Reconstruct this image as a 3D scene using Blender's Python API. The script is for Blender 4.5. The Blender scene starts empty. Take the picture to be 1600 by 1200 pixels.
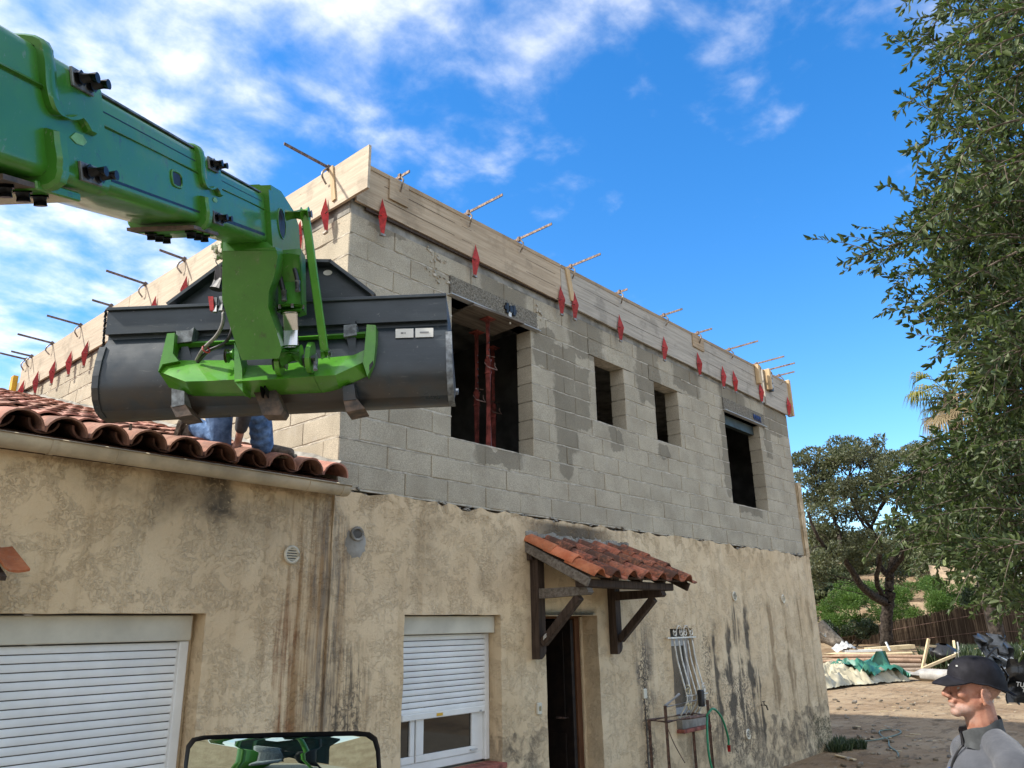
import bpy, bmesh, math, random
import numpy as np
from mathutils import Vector, Matrix, noise as mnoise
random.seed(7)
rnd = random.Random(11)
S = bpy.context.scene
COL = S.collection
PI = math.pi

# ------------------------------------------------------------------ camera
CAM = Vector((-3.5953, -4.8847, 1.8935))
YAW, PITCH, ROLL, FPX = 0.8622, 0.3053, -0.0181, 1203.6
_f = Vector((math.sin(YAW)*math.cos(PITCH), math.cos(YAW)*math.cos(PITCH), math.sin(PITCH)))
_r = Vector((math.cos(YAW), -math.sin(YAW), 0))
_u = _r.cross(_f)
CR = math.cos(ROLL)*_r + math.sin(ROLL)*_u
CU = -math.sin(ROLL)*_r + math.cos(ROLL)*_u
CF = _f
cam_data = bpy.data.cameras.new('camera')
cam_data.sensor_width = 36.0
cam_data.lens = FPX/1600.0*36.0
cam_data.clip_start = 0.05
cam_data.clip_end = 3000
cam = bpy.data.objects.new('camera', cam_data)
COL.objects.link(cam)
mw = Matrix((CR, CU, -CF)).transposed().to_4x4()
mw.translation = CAM
cam.matrix_world = mw
S.camera = cam

# ------------------------------------------------------------------ light
SUN_EL, SUN_AZ = math.radians(42), Vector((-0.79, 0.613))       # direction towards the sun in plan
sun_dir = Vector((SUN_AZ.x*math.cos(SUN_EL), SUN_AZ.y*math.cos(SUN_EL), math.sin(SUN_EL)))
sl = bpy.data.lights.new('sun', 'SUN')
sl.energy = 2.2
sl.angle = math.radians(1.6)
sl.color = (1.0, 0.945, 0.86)
so = bpy.data.objects.new('sun', sl)
COL.objects.link(so)
so.rotation_euler = (-sun_dir).to_track_quat('-Z', 'Y').to_euler()
so.location = (-20, 15, 25)
S.view_settings.view_transform = 'Standard'
S.view_settings.look = 'None'
S.view_settings.gamma = 1
S.view_settings.exposure = 1.63
S.render.engine = 'CYCLES'
S.cycles.max_bounces = 8
S.cycles.diffuse_bounces = 4

class NT:
    """small node-tree builder"""
    def __init__(s, tree): s.t = tree; s.N = tree.nodes; s.L = tree.links
    def n(s, typ, ins=None, out=0, **props):
        nd = s.N.new('ShaderNode'+typ)
        for k, v in props.items(): setattr(nd, k, v)
        for k, v in (ins or {}).items():
            sk = nd.inputs[k]
            if isinstance(v, bpy.types.NodeSocket): s.L.new(v, sk)
            else:
                if sk.type == 'RGBA' and len(v) == 3: v = (*v, 1)
                sk.default_value = v
        return nd.outputs[out]
    def m(s, op, a, b=None, c=None, clamp=False):
        ins = {0: a}
        if b is not None: ins[1] = b
        if c is not None: ins[2] = c
        return s.n('Math', ins, operation=op, use_clamp=clamp)
    def noise(s, vec, scale, detail=4, rough=.55, dist=0, out=0):
        return s.n('TexNoise', {'Vector': vec, 'Scale': scale, 'Detail': detail, 'Roughness': rough, 'Distortion': dist}, out=out)
    def ramp(s, fac, stops, interp='LINEAR'):
        nd = s.N.new('ShaderNodeValToRGB'); nd.color_ramp.interpolation = interp
        e = nd.color_ramp.elements
        while len(e) < len(stops): e.new(0.5)
        for el, (p, c) in zip(e, stops):
            el.position = p; el.color = (c, c, c, 1) if not hasattr(c, '__len__') else ((*c, 1) if len(c) == 3 else c)
        s.L.new(fac, nd.inputs[0]); return nd.outputs[0]
    def mix(s, fac, a, b, blend='MIX'):
        nd = s.N.new('ShaderNodeMix'); nd.data_type = 'RGBA'; nd.blend_type = blend
        for k, v in ((0, fac), (6, a), (7, b)):
            if isinstance(v, bpy.types.NodeSocket): s.L.new(v, nd.inputs[k])
            else: nd.inputs[k].default_value = v if k == 0 else ((*v, 1) if len(v) == 3 else v)
        return nd.outputs[2]
    def smooth(s, v, a, b):
        return s.n('MapRange', {0: v, 1: a, 2: b, 3: 0.0, 4: 1.0}, interpolation_type='SMOOTHSTEP')
    def vmul(s, v, k):
        return s.n('VectorMath', {0: v, 1: k}, operation='MULTIPLY')

# ------------------------------------------------------------------ sky
W = bpy.data.worlds.new('World'); S.world = W; W.use_nodes = True
wt = NT(W.node_tree); wt.N.clear()
skyn = wt.N.new('ShaderNodeTexSky'); skyn.sky_type = 'NISHITA'; skyn.sun_disc = False
skyn.sun_elevation = SUN_EL
skyn.sun_rotation = math.atan2(SUN_AZ.x, SUN_AZ.y)
skyn.altitude = 100; skyn.air_density = 1.0; skyn.dust_density = 0.35; skyn.ozone_density = 2.5
hs = wt.n('HueSaturation', {'Hue': 0.503, 'Saturation': 1.36, 'Value': 0.94, 'Color': skyn.outputs[0]})
gen = wt.n('TexCoord', out=0)
sep = wt.N.new('ShaderNodeSeparateXYZ'); wt.L.new(gen, sep.inputs[0])
zc = wt.m('ADD', wt.m('MAXIMUM', sep.outputs[2], 0.0), 0.16)
cx = wt.m('DIVIDE', sep.outputs[0], zc); cy = wt.m('DIVIDE', sep.outputs[1], zc)
cv = wt.n('CombineXYZ', {0: cx, 1: cy, 2: 0.0})
base = wt.noise(cv, 1.5, 4, .5, .0)
fine = wt.noise(cv, 6.5, 6, .56, .15)
big = wt.noise(cv, 0.55, 2, .5)
cover = wt.m('MINIMUM', wt.m('ADD', wt.m('MULTIPLY', cx, -0.285), wt.m('MULTIPLY', cy, 0.02)), 0.10)    # the cloud bank lies to the west
den = wt.m('ADD', wt.m('ADD', wt.m('MULTIPLY', base, 0.55), wt.m('MULTIPLY', fine, 0.72)), wt.m('ADD', cover, wt.m('MULTIPLY', big, 0.25)))
cl = wt.smooth(den, 0.455, 0.89)
cl = wt.m('MULTIPLY', cl, 0.93)
ccol = wt.mix(wt.smooth(fine, .35, .7), (3.4, 3.7, 4.2), (4.9, 4.85, 4.75))
scol = wt.mix(cl, hs, ccol)
bg = wt.n('Background', {'Color': scol, 'Strength': 0.105})
wo = wt.N.new('ShaderNodeOutputWorld'); wt.L.new(bg, wo.inputs[0])

# ------------------------------------------------------------------ helpers
def tag(o, label=None, cat=None, group=None, kind=None):
    if label: o['label'] = label
    if cat: o['category'] = cat
    if group: o['group'] = group
    if kind: o['kind'] = kind
    return o
WL = {}
def link(o, parent, wloc):
    COL.objects.link(o); WL[o.name] = Vector(wloc)
    if parent is not None:
        o.parent = parent; o.location = Vector(wloc) - WL[parent.name]
    else: o.location = wloc
    return o
def empty(name, loc, label=None, cat=None, group=None):
    o = bpy.data.objects.new(name, None); o.empty_display_size = .2
    link(o, None, loc); tag(o, label, cat, group); return o
def px(u, v, d):
    """a pixel of the 1600x1200 picture and a depth -> a point of the place (used once, to survey the place)"""
    return CAM + d*(CF + CR*((u-800)/FPX) + CU*((600-v)/FPX))
def frame_of(d, up=Vector((0, 0, 1))):
    d = Vector(d).normalized()
    if abs(d.dot(up)) > .98: up = Vector((1, 0, 0))
    a = d.cross(up).normalized(); b = a.cross(d).normalized()
    return d, a, b

class MB:
    def __init__(s): s.v = []; s.f = []
    def add(s, vs, fs):
        o = len(s.v); s.v += [tuple(x) for x in vs]; s.f += [tuple(i+o for i in q) for q in fs]; return s
    def box(s, x0, x1, y0, y1, z0, z1, ch=0.0):
        if ch <= 0:
            vs = [(x, y, z) for x in (x0, x1) for y in (y0, y1) for z in (z0, z1)]
            return s.add(vs, [(0, 1, 3, 2), (4, 6, 7, 5), (0, 4, 5, 1), (2, 3, 7, 6), (0, 2, 6, 4), (1, 5, 7, 3)])
        c = Vector(((x0+x1)/2, (y0+y1)/2, (z0+z1)/2))
        return s.obox(c, (1, 0, 0), (0, 1, 0), (0, 0, 1), abs(x1-x0)/2, abs(y1-y0)/2, abs(z1-z0)/2, ch)
    def obox(s, c, a, b, n, ha, hb, hn, ch=0.0):
        """oriented box, chamfered when ch > 0"""
        c, a, b, n = Vector(c), Vector(a).normalized(), Vector(b).normalized(), Vector(n).normalized()
        if ch <= 0:
            vs = [c+a*(i*ha)+b*(j*hb)+n*(k*hn) for i in (-1, 1) for j in (-1, 1) for k in (-1, 1)]
            return s.add(vs, [(0, 1, 3, 2), (4, 6, 7, 5), (0, 4, 5, 1), (2, 3, 7, 6), (0, 2, 6, 4), (1, 5, 7, 3)])
        bm = bmesh.new(); bmesh.ops.create_cube(bm, size=2)
        for v in bm.verts: v.co = Vector((v.co.x*ha, v.co.y*hb, v.co.z*hn))
        bmesh.ops.bevel(bm, geom=bm.edges[:], offset=ch, segments=1, affect='EDGES')
        vs = [c+a*v.co.x+b*v.co.y+n*v.co.z for v in bm.verts]; fs = [[v.index for v in f.verts] for f in bm.faces]
        bm.free(); return s.add(vs, fs)
    def beam(s, p, q, w, h, up=Vector((0, 0, 1)), ch=0.0):
        p, q = Vector(p), Vector(q); d, a, b = frame_of(q-p, up)
        return s.obox((p+q)/2, d, a, b, (q-p).length/2, w/2, h/2, ch)
    def tube(s, path, r, seg=8, cap=True, closed=False):
        path = [Vector(p) for p in path]; n = len(path); rs = r if hasattr(r, '__len__') else [r]*n
        vs = []; fs = []; prev = None
        for i, p in enumerate(path):
            if closed: t = path[(i+1) % n]-path[i-1]
            else: t = path[min(i+1, n-1)]-path[max(i-1, 0)]
            t.normalize()
            if prev is None: _, a, b = frame_of(t)
            else:
                a = (prev - t*prev.dot(t)); a = a.normalized() if a.length > 1e-6 else frame_of(t)[1]
                b = t.cross(a)
            prev = a
            for k in range(seg):
                an = 2*PI*k/seg; vs.append(p+(a*math.cos(an)+b*math.sin(an))*rs[i])
        m = n if closed else n-1
        for i in range(m):
            for k in range(seg):
                i2 = (i+1) % n; k2 = (k+1) % seg
                fs.append((i*seg+k, i*seg+k2, i2*seg+k2, i2*seg+k))
        if cap and not closed:
            fs.append(tuple(range(seg))[::-1]); fs.append(tuple((n-1)*seg+k for k in range(seg)))
        return s.add(vs, fs)
    def prism(s, poly, o, a, b, n, t, ch=0.0):
        """polygon [(i,j)] in the plane o + i*a + j*b, extruded by t along n"""
        o, a, b, n = Vector(o), Vector(a), Vector(b), Vector(n)
        k = len(poly); vs = [o+a*i+b*j for i, j in poly]+[o+a*i+b*j+n*t for i, j in poly]
        fs = [tuple(range(k))[::-1], tuple(range(k, 2*k))]+[(i, (i+1) % k, k+(i+1) % k, k+i) for i in range(k)]
        return s.add(vs, fs)
    def sweep(s, prof, path_pts, frames, closed=True, cap=True):
        vs = []; k = len(prof)
        for p, (a, b) in zip(path_pts, frames):
            vs += [Vector(p)+Vector(a)*i+Vector(b)*j for i, j in prof]
        fs = []
        for r in range(len(path_pts)-1):
            for i in range(k if closed else k-1):
                j = (i+1) % k; fs.append((r*k+i, r*k+j, (r+1)*k+j, (r+1)*k+i))
        if cap and closed: fs += [tuple(range(k))[::-1], tuple((len(path_pts)-1)*k+i for i in range(k))]
        return s.add(vs, fs)
    def disc(s, c, n, r0, r1, t, seg=20):
        """cylinder (or cone) from c along n by t"""
        return s.tube([Vector(c), Vector(c)+Vector(n).normalized()*t], [r0, r1], seg)
    def grid(s, fn, nu, nv):
        vs = [fn(i/nu, j/nv) for j in range(nv+1) for i in range(nu+1)]
        fs = [(j*(nu+1)+i, j*(nu+1)+i+1, (j+1)*(nu+1)+i+1, (j+1)*(nu+1)+i) for j in range(nv) for i in range(nu)]
        return s.add(vs, fs)
    def build(s, name, mat, parent=None, smooth=None, origin=None, fix=True, label=None, cat=None, group=None, kind=None):
        vs = np.array([tuple(v) for v in s.v], float)
        o = Vector(origin) if origin is not None else Vector((vs.min(0)+vs.max(0))/2)
        me = bpy.data.meshes.new(name); me.from_pydata([tuple(v) for v in (vs-np.array(o))], [], s.f); me.update()
        if fix:
            bm = bmesh.new(); bm.from_mesh(me); bmesh.ops.recalc_face_normals(bm, faces=bm.faces); bm.to_mesh(me); bm.free()
        if mat: me.materials.append(mat)
        if smooth is not None:
            me.shade_smooth() if smooth >= 180 else (me.shade_smooth(), me.set_sharp_from_angle(angle=math.radians(smooth)))
        ob = bpy.data.objects.new(name, me); link(ob, parent, o)
        return tag(ob, label, cat, group, kind)

def inst(name, me, parent, wloc, rot=None, scale=None):
    """another individual that shares mesh data"""
    ob = bpy.data.objects.new(name, me); link(ob, parent, wloc)
    if rot: ob.rotation_euler = rot
    if scale: ob.scale = scale
    return ob
def data_mesh(name, vs, fs, mat, smooth=None):
    me = bpy.data.meshes.new(name); me.from_pydata([tuple(v) for v in vs], [], fs); me.update()
    bm = bmesh.new(); bm.from_mesh(me); bmesh.ops.recalc_face_normals(bm, faces=bm.faces); bm.to_mesh(me); bm.free()
    if mat: me.materials.append(mat)
    if smooth: me.shade_smooth(); me.set_sharp_from_angle(angle=math.radians(smooth))
    return me
def bez(p0, p1, p2, p3, n=10):
    out = []
    for i in range(n+1):
        t = i/n; out.append(Vector(p0)*(1-t)**3+Vector(p1)*3*t*(1-t)**2+Vector(p2)*3*t*t*(1-t)+Vector(p3)*t**3)
    return out
def spline(pts, n=6):
    P = [Vector(p) for p in pts]; P = [P[0]*2-P[1]]+P+[P[-1]*2-P[-2]]; out = []
    for i in range(1, len(P)-2):
        for k in range(n):
            t = k/n; a, b, c, d = P[i-1], P[i], P[i+1], P[i+2]
            out.append(.5*((2*b)+(c-a)*t+(2*a-5*b+4*c-d)*t*t+(3*b-a-3*c+d)*t**3))
    out.append(P[-2]); return out
def ordinal(k): return ['first', 'second', 'third', 'fourth', 'fifth', 'sixth', 'seventh', 'eighth', 'ninth', 'tenth', 'eleventh', 'twelfth'][k]

# ------------------------------------------------------------------ materials
MATS = {}
def new_mat(name):
    m = bpy.data.materials.new(name); m.use_nodes = True
    t = NT(m.node_tree); b = t.N['Principled BSDF']; MATS[name] = m
    t.b = b; t.pos = t.n('NewGeometry', out=0); t.mat = m
    oi = t.N.new('ShaderNodeObjectInfo'); t.rand = oi.outputs['Random']
    t.obj = t.n('TexCoord', out=3)
    return t
def setb(t, **k):
    for key, v in k.items():
        key = key.replace('_', ' ')
        sk = t.b.inputs[key]
        if isinstance(v, bpy.types.NodeSocket): t.L.new(v, sk)
        else: sk.default_value = (*v, 1) if sk.type == 'RGBA' and len(v) == 3 else v
def bump(t, h, strength=.4, dist=.01):
    t.L.new(t.n('Bump', {'Height': h, 'Strength': strength, 'Distance': dist}), t.b.inputs['Normal'])
def simple(name, col, rough=.6, var=.12, scale=9, metallic=0, bumps=.0, bscale=60, spec=.5, col2=None, coat=0, use_obj=False, randv=.0, bdist=.004):
    t = new_mat(name); p = t.obj if use_obj else t.pos
    nz = t.noise(p, scale, 6, .6)
    c2 = col2 or tuple(max(0, c*(1-var*2.2)) for c in col)
    f = t.smooth(nz, .3, .72)
    c = t.mix(f, c2, tuple(min(1, c*(1+var)) for c in col))
    if randv:
        k = t.m('ADD', t.m('MULTIPLY', t.rand, randv*2), 1-randv)
        c = t.mix(1.0, c, t.n('CombineColor', {0: k, 1: k, 2: k}), 'MULTIPLY')
    setb(t, Base_Color=c, Metallic=metallic)
    t.b.inputs['Specular IOR Level'].default_value = spec
    t.b.inputs['Coat Weight'].default_value = coat
    rr = t.n('MapRange', {0: nz, 1: .25, 2: .75, 3: min(1, rough*1.18), 4: rough*.82}); setb(t, Roughness=rr)
    if bumps: bump(t, t.noise(p, bscale, 5, .65), bumps, bdist)
    return MATS[name]

def box_mask(t, x, z, xc, hw, z0, z1, soft=.3, wob=None):
    """1 inside |x-xc|<hw and z0<z<z1, falling off softly; wob shifts the edge"""
    xx = t.m('ABSOLUTE', t.m('SUBTRACT', x, xc))
    if wob is not None: xx = t.m('ADD', xx, wob)
    a = t.n('MapRange', {0: xx, 1: hw, 2: hw*.25, 3: 0.0, 4: 1.0}, interpolation_type='SMOOTHSTEP')
    zz = t.m('ADD', z, wob) if wob is not None else z
    b = t.n('MapRange', {0: zz, 1: z0, 2: z0+soft*(z1-z0), 3: 0.0, 4: 1.0}, interpolation_type='SMOOTHSTEP')
    c = t.n('MapRange', {0: zz, 1: z1, 2: z1-soft*(z1-z0)*.5, 3: 0.0, 4: 1.0}, interpolation_type='SMOOTHSTEP')
    return t.m('MULTIPLY', a, t.m('MULTIPLY', b, c))

def xz(t):
    sp = t.N.new('ShaderNodeSeparateXYZ'); t.L.new(t.pos, sp.inputs[0]); return sp.outputs

# rough trowelled lime render with rain streaks
t = new_mat('render_stucco')
X, Y, Z = xz(t)
n1 = t.noise(t.pos, 5.0, 7, .72, .5)                 # trowel islands
n2 = t.noise(t.pos, 34, 5, .62, .8)
n3 = t.noise(t.pos, 90, 4, .7)
nl = t.noise(t.pos, 1.3, 5, .6)
isl = t.smooth(n1, .44, .60)                        # rough zones
ridge = t.m('MULTIPLY', t.smooth(n2, .46, .56), isl)
height = t.m('ADD', t.m('MULTIPLY', ridge, .62), t.m('ADD', t.m('MULTIPLY', n3, .16), t.m('MULTIPLY', n2, .35)))
crev = t.m('MULTIPLY', t.m('SUBTRACT', 1.0, t.m('MULTIPLY', t.m('ABSOLUTE', t.m('SUBTRACT', n2, .46)), 42.0), clamp=True), isl)
c = t.mix(t.smooth(nl, .3, .7), (.61, .46, .280), (.73, .585, .385))
c = t.mix(t.m('MULTIPLY', isl, .05), c, (.44, .335, .215))
c = t.mix(t.m('MULTIPLY', crev, .42), c, (.33, .235, .145))
vs_ = t.vmul(t.pos, (6.0, 6.0, .35))
st = t.noise(vs_, 1.6, 5, .65)
stf = t.noise(t.vmul(t.pos, (14.0, 14.0, .9)), 1.6, 6, .7)
wob = t.m('MULTIPLY', t.m('SUBTRACT', t.noise(t.pos, 3.0, 3), .5), .5)
def stain(col, xc, hw, z0, z1, amt, lo=.42, hi=.6, src=None, soft=.3, wb=True):
    global c
    f = t.m('MULTIPLY', box_mask(t, X, Z, xc, hw, z0, z1, soft, wob if wb else None), t.smooth(src or st, lo, hi))
    c = t.mix(t.m('MULTIPLY', f, amt), c, col)
n5 = t.noise(t.pos, 62, 4, .6, 1.0)
crev2 = t.m('MULTIPLY', t.m('SUBTRACT', 1.0, t.m('MULTIPLY', t.m('ABSOLUTE', t.m('SUBTRACT', n5, .47)), 26.0), clamp=True), t.smooth(nl, .42, .58))
c = t.mix(t.m('MULTIPLY', crev2, .22), c, (.30, .21, .125))
BLK = (.085, .072, .055); OCH = (.27, .155, .065); GRY = (.19, .16, .125)
c = t.mix(t.m('MULTIPLY', t.smooth(st, .5, .72), .45), c, (.42, .295, .165))     # general streaking
stain(OCH, -.18, .42, -.2, 3.1, .85, .40, .62)                                   # rain corner between the two roofs
stain(GRY, -.05, .20, .2, 3.1, .8, .40, .6, stf)
stain((.24, .11, .05), -.38, .12, -.3, 2.3, .75, .38, .6)
stain((.11, .09, .065), .16, .28, -.4, 1.95, .85, .42, .62, stf)
stain(BLK, .14, .22, -.4, 1.6, .75, .46, .60, n2)
stain(BLK, .0, .2, -.4, 1.2, .6, .46, .62, n2)
stain((.30, .16, .07), .45, .12, -.2, 1.6, .6)
stain((.23, .17, .10), -1.1, 1.1, 2.35, 3.2, .75, .42, .62, nl, .4)
stain(BLK, -.95, .17, 2.55, 3.0, .9, .25, .5, n2)
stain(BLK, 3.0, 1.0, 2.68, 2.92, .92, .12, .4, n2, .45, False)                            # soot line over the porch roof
stain(BLK, 4.23, .15, -.3, 1.85, .95, .44, .56, n2)
stain(GRY, 4.25, .26, -.3, 2.05, .7, .42, .6)
stain(BLK, 5.72, .17, .2, 2.0, .75, .47, .6, n2)
for xx, zz in ((5.95, 2.0), (6.35, 2.05), (6.62, 2.3), (6.95, 2.3), (7.15, 1.4)):
    stain(BLK, xx, .11, .1, zz, .92, .36, .52)
stain(BLK, 6.55, .75, .0, 1.35, .85, .47, .60, n2)
for xx in (7.75, 8.35, 8.9, 9.3): stain((.25, .17, .09), xx, .13, .2, 2.4, .7, .38, .56)
stain(BLK, 7.8, 4.2, -.9, .66, .80, .34, .66, n1, .02)
stain(BLK, 2.12, .42, -.7, .98, .85, .32, .66, n1, .02)
stain((.05, .055, .02), 9.4, .9, -.6, .5, .8, .4, .6, n2, .02)
stain((.36, .26, .15), 1.2, 1.2, 2.05, 2.9, .6, .45, .6, nl)
topz = t.smooth(Z, 2.68, 2.93)
c = t.mix(t.m('MULTIPLY', t.m('MULTIPLY', topz, t.smooth(n1, .44, .6)), .45), c, (.28, .185, .09))
setb(t, Base_Color=c, Roughness=.93)
t.b.inputs['Specular IOR Level'].default_value = .25
bump(t, height, .70, .018)
STUCCO = MATS['render_stucco']

# concrete blocks with damp patches from the poured ring beam
def block_material(name, damp):
    global c, t
    t = new_mat(name)
    X, Y, Z = xz(t)
    g = t.noise(t.pos, 130, 3, .75); g2 = t.noise(t.pos, 48, 5, .7); lg = t.noise(t.pos, 2.6, 5, .6)
    c = t.mix(t.smooth(lg, .3, .7), (.42, .366, .270), (.55, .486, .366))
    c = t.mix(t.smooth(g, .40, .62), t.mix(.45, c, (.14, .13, .11)), c)
    c = t.mix(t.m('MULTIPLY', t.smooth(g2, .60, .70), .5), c, (.16, .15, .13))
    k = t.m('ADD', t.m('MULTIPLY', t.rand, .14), .92)
    c = t.mix(1.0, c, t.n('CombineColor', {0: k, 1: k, 2: k}), 'MULTIPLY')
    pt = t.noise(t.pos, 5.5, 4, .6)
    c = t.mix(t.m('MULTIPLY', t.smooth(pt, .58, .70), .18), c, (.50, .48, .43))
    if damp:
        wob = t.m('MULTIPLY', t.m('SUBTRACT', t.noise(t.pos, 4.5, 5, .6), .5), .34)
        tot = None
        for xc, hw, z0, z1 in ((3.02, .30, 3.62, 4.95), (2.98, .17, 3.38, 4.2), (3.32, .22, 3.95, 4.75), (2.65, .26, 4.55, 5.05), (3.45, .5, 4.85, 5.45), (4.85, .42, 4.55, 5.45), (4.0, .20, 3.85, 4.12),
                               (5.9, .55, 4.95, 5.5), (5.10, .20, 3.9, 4.12), (7.35, .62, 4.75, 5.5), (6.92, .17, 3.6, 4.9), (8.9, .5, 4.85, 5.5), (8.55, .2, 4.4, 5.1), (.4, .30, 5.25, 5.6), (1.9, .5, 3.38, 3.56), (9.35, .25, 4.95, 5.5), (2.0, .5, 5.08, 5.35), (7.6, .6, 3.42, 3.58)):
            m = box_mask(t, X, Z, xc, hw, z0, z1, .12, wob)
            tot = m if tot is None else t.m('MAXIMUM', tot, m)
        wet = t.smooth(tot, .14, .52)
        c = t.mix(t.m('MULTIPLY', wet, .56), c, (.125, .108, .078))
        rim = t.m('SUBTRACT', t.smooth(tot, .08, .26), wet, clamp=True)
        c = t.mix(t.m('MULTIPLY', rim, .08), c, (.60, .57, .50))
    setb(t, Base_Color=c, Roughness=.95)
    t.b.inputs['Specular IOR Level'].default_value = .2
    bump(t, t.m('ADD', g, t.m('MULTIPLY', g2, .8)), .55, .006)
    return MATS[name]
BLOCK = block_material('concrete_block', True)
MORTAR = simple('mortar', (.50, .455, .37), .95, .16, 14, bumps=.6, bscale=70, spec=.2)
CONC = simple('cast_concrete', (.30, .285, .25), .95, .22, 5, bumps=.5, bscale=60, spec=.2)
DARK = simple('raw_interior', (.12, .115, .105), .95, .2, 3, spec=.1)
LINTEL = simple('lintel_concrete', (.235, .210, .165), .95, .28, 60, bumps=.9, bscale=85, spec=.2, bdist=.008)

# pale shuttering plywood
def ply(name, a, b, along):
    t = new_mat(name)
    sc = {'x': (1.2, 20, 26), 'y': (20, 1.2, 26), 'z': (22, 22, 1.5)}[along]
    gr = t.noise(t.vmul(t.pos, sc), 1.6, 5, .65, .3); lg = t.noise(t.pos, 2.2, 5, .62)
    c = t.mix(t.smooth(gr, .30, .70), a, b)
    c = t.mix(t.m('MULTIPLY', t.smooth(lg, .54, .66), .40), c, tuple(k*.48 for k in a))
    spk = t.noise(t.vmul(t.pos, (9, 9, 22)), 3.0, 3, .7)
    c = t.mix(t.m('MULTIPLY', t.smooth(spk, .64, .72), .6), c, (.12, .075, .04))
    k = t.m('ADD', t.m('MULTIPLY', t.rand, .22), .89)
    c = t.mix(1.0, c, t.n('CombineColor', {0: k, 1: k, 2: k}), 'MULTIPLY')
    setb(t, Base_Color=c, Roughness=.8); t.b.inputs['Specular IOR Level'].default_value = .3
    bump(t, gr, .35, .004)
    return MATS[name]
PLYX = ply('plywood_facade', (.39, .295, .195), (.54, .43, .30), 'x')
PLYX2 = ply('plywood_facade_grey', (.37, .33, .27), (.53, .475, .39), 'x')
PLYY = ply('plywood_gable', (.40, .335, .25), (.53, .445, .335), 'y')
WOODZ = ply('rough_batten', (.44, .31, .17), (.60, .45, .27), 'z')
WOODX = ply('rough_plank', (.30, .215, .13), (.46, .34, .215), 'x')
RED = simple('red_lacquer', (.42, .022, .022), .45, .18, 30, spec=.4, randv=.22)
ROD = simple('rusty_bar', (.19, .125, .09), .65, .3, 40, metallic=.3)
RODG = simple('galvanised_hook', (.34, .29, .24), .5, .3, 30, metallic=.5)
REDPROP = simple('prop_oxide_red', (.30, .070, .055), .55, .3, 14, bumps=.2)
# clay tiles
def tile_mat(name, a, b, lich, moss):
    t = new_mat(name)
    n = t.noise(t.pos, 9, 6, .65); n2 = t.noise(t.pos, 34, 5, .7); n3 = t.noise(t.pos, 3.2, 4, .6)
    c = t.mix(t.smooth(n, .32, .7), a, b)
    k = t.m('ADD', t.m('MULTIPLY', t.rand, .55), .70)
    c = t.mix(1.0, c, t.n('CombineColor', {0: k, 1: t.m('ADD', t.m('MULTIPLY', k, .8), .2), 2: k}), 'MULTIPLY')
    c = t.mix(t.m('MULTIPLY', t.smooth(n2, .60, .68), lich), c, (.50, .46, .40))
    c = t.mix(t.m('MULTIPLY', t.smooth(t.m('ADD', t.m('MULTIPLY', n3, .6), t.m('MULTIPLY', n2, .4)), (.47 if moss < .7 else .41), (.60 if moss < .7 else .56)), moss), c, (.055, .038, .028))
    setb(t, Base_Color=c, Roughness=.88); t.b.inputs['Specular IOR Level'].default_value = .3
    bump(t, n2, .45, .005)
    return MATS[name]
TILE = tile_mat('clay_tile', (.33, .150, .105), (.47, .245, .180), .5, .5)
TILED = tile_mat('clay_tile_porch', (.36, .110, .060), (.50, .19, .105), .7, .85)
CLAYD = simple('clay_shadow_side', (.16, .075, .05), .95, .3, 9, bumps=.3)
PVC = simple('gutter_pvc', (.50, .43, .31), .42, .14, 4, spec=.45)
WHITE = simple('white_pvc', (.74, .74, .71), .42, .05, 2.5, spec=.45)
SHUT = simple('shutter_slat', (.76, .77, .76), .50, .05, 3, spec=.4)
SHUTBOX = simple('shutter_box_cream', (.56, .53, .43), .55, .08, 3)
SIGNW = simple('white_plate', (.72, .72, .68), .5, .05, 8)
t = new_mat('window_glass'); setb(t, Base_Color=(.012, .014, .013), Roughness=.03); t.b.inputs['Specular IOR Level'].default_value = .6
GLASS = t.mat
DOOR_SHADED = simple('shaded_door', (.018, .010, .007), .6, .3, 9)  # door wood blackened: the shade of the unlit room is put into the colour
WOODD = ply('dark_weathered_wood', (.030, .019, .013), (.085, .058, .042), 'z')
WOODG = ply('grey_weathered_wood', (.10, .082, .064), (.23, .20, .165), 'x')
DOORW = ply('varnished_door', (.060, .024, .010), (.12, .050, .020), 'z')
IRON = simple('white_painted_iron', (.70, .68, .60), .5, .14, 20)
RUST = simple('rusty_steel', (.17, .095, .07), .85, .4, 24, bumps=.6, bscale=90, col2=(.07, .05, .04))
BRICKR = simple('sill_tile_red', (.30, .095, .065), .8, .25, 12)
ALU = simple('grey_frame', (.42, .43, .43), .5, .1, 4)
HOSE = simple('green_hose', (.02, .22, .10), .45, .15, 20)
VENTM = simple('vent_cream_plastic', (.66, .62, .50), .5, .08, 10)
BLACK = simple('black_plastic', (.015, .015, .017), .5, .2, 20)
BLUE = simple('blue_paint', (.03, .07, .22), .7, .2, 20)
YEL = simple('yellow_strap', (.62, .36, .02), .6, .1, 10)
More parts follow.
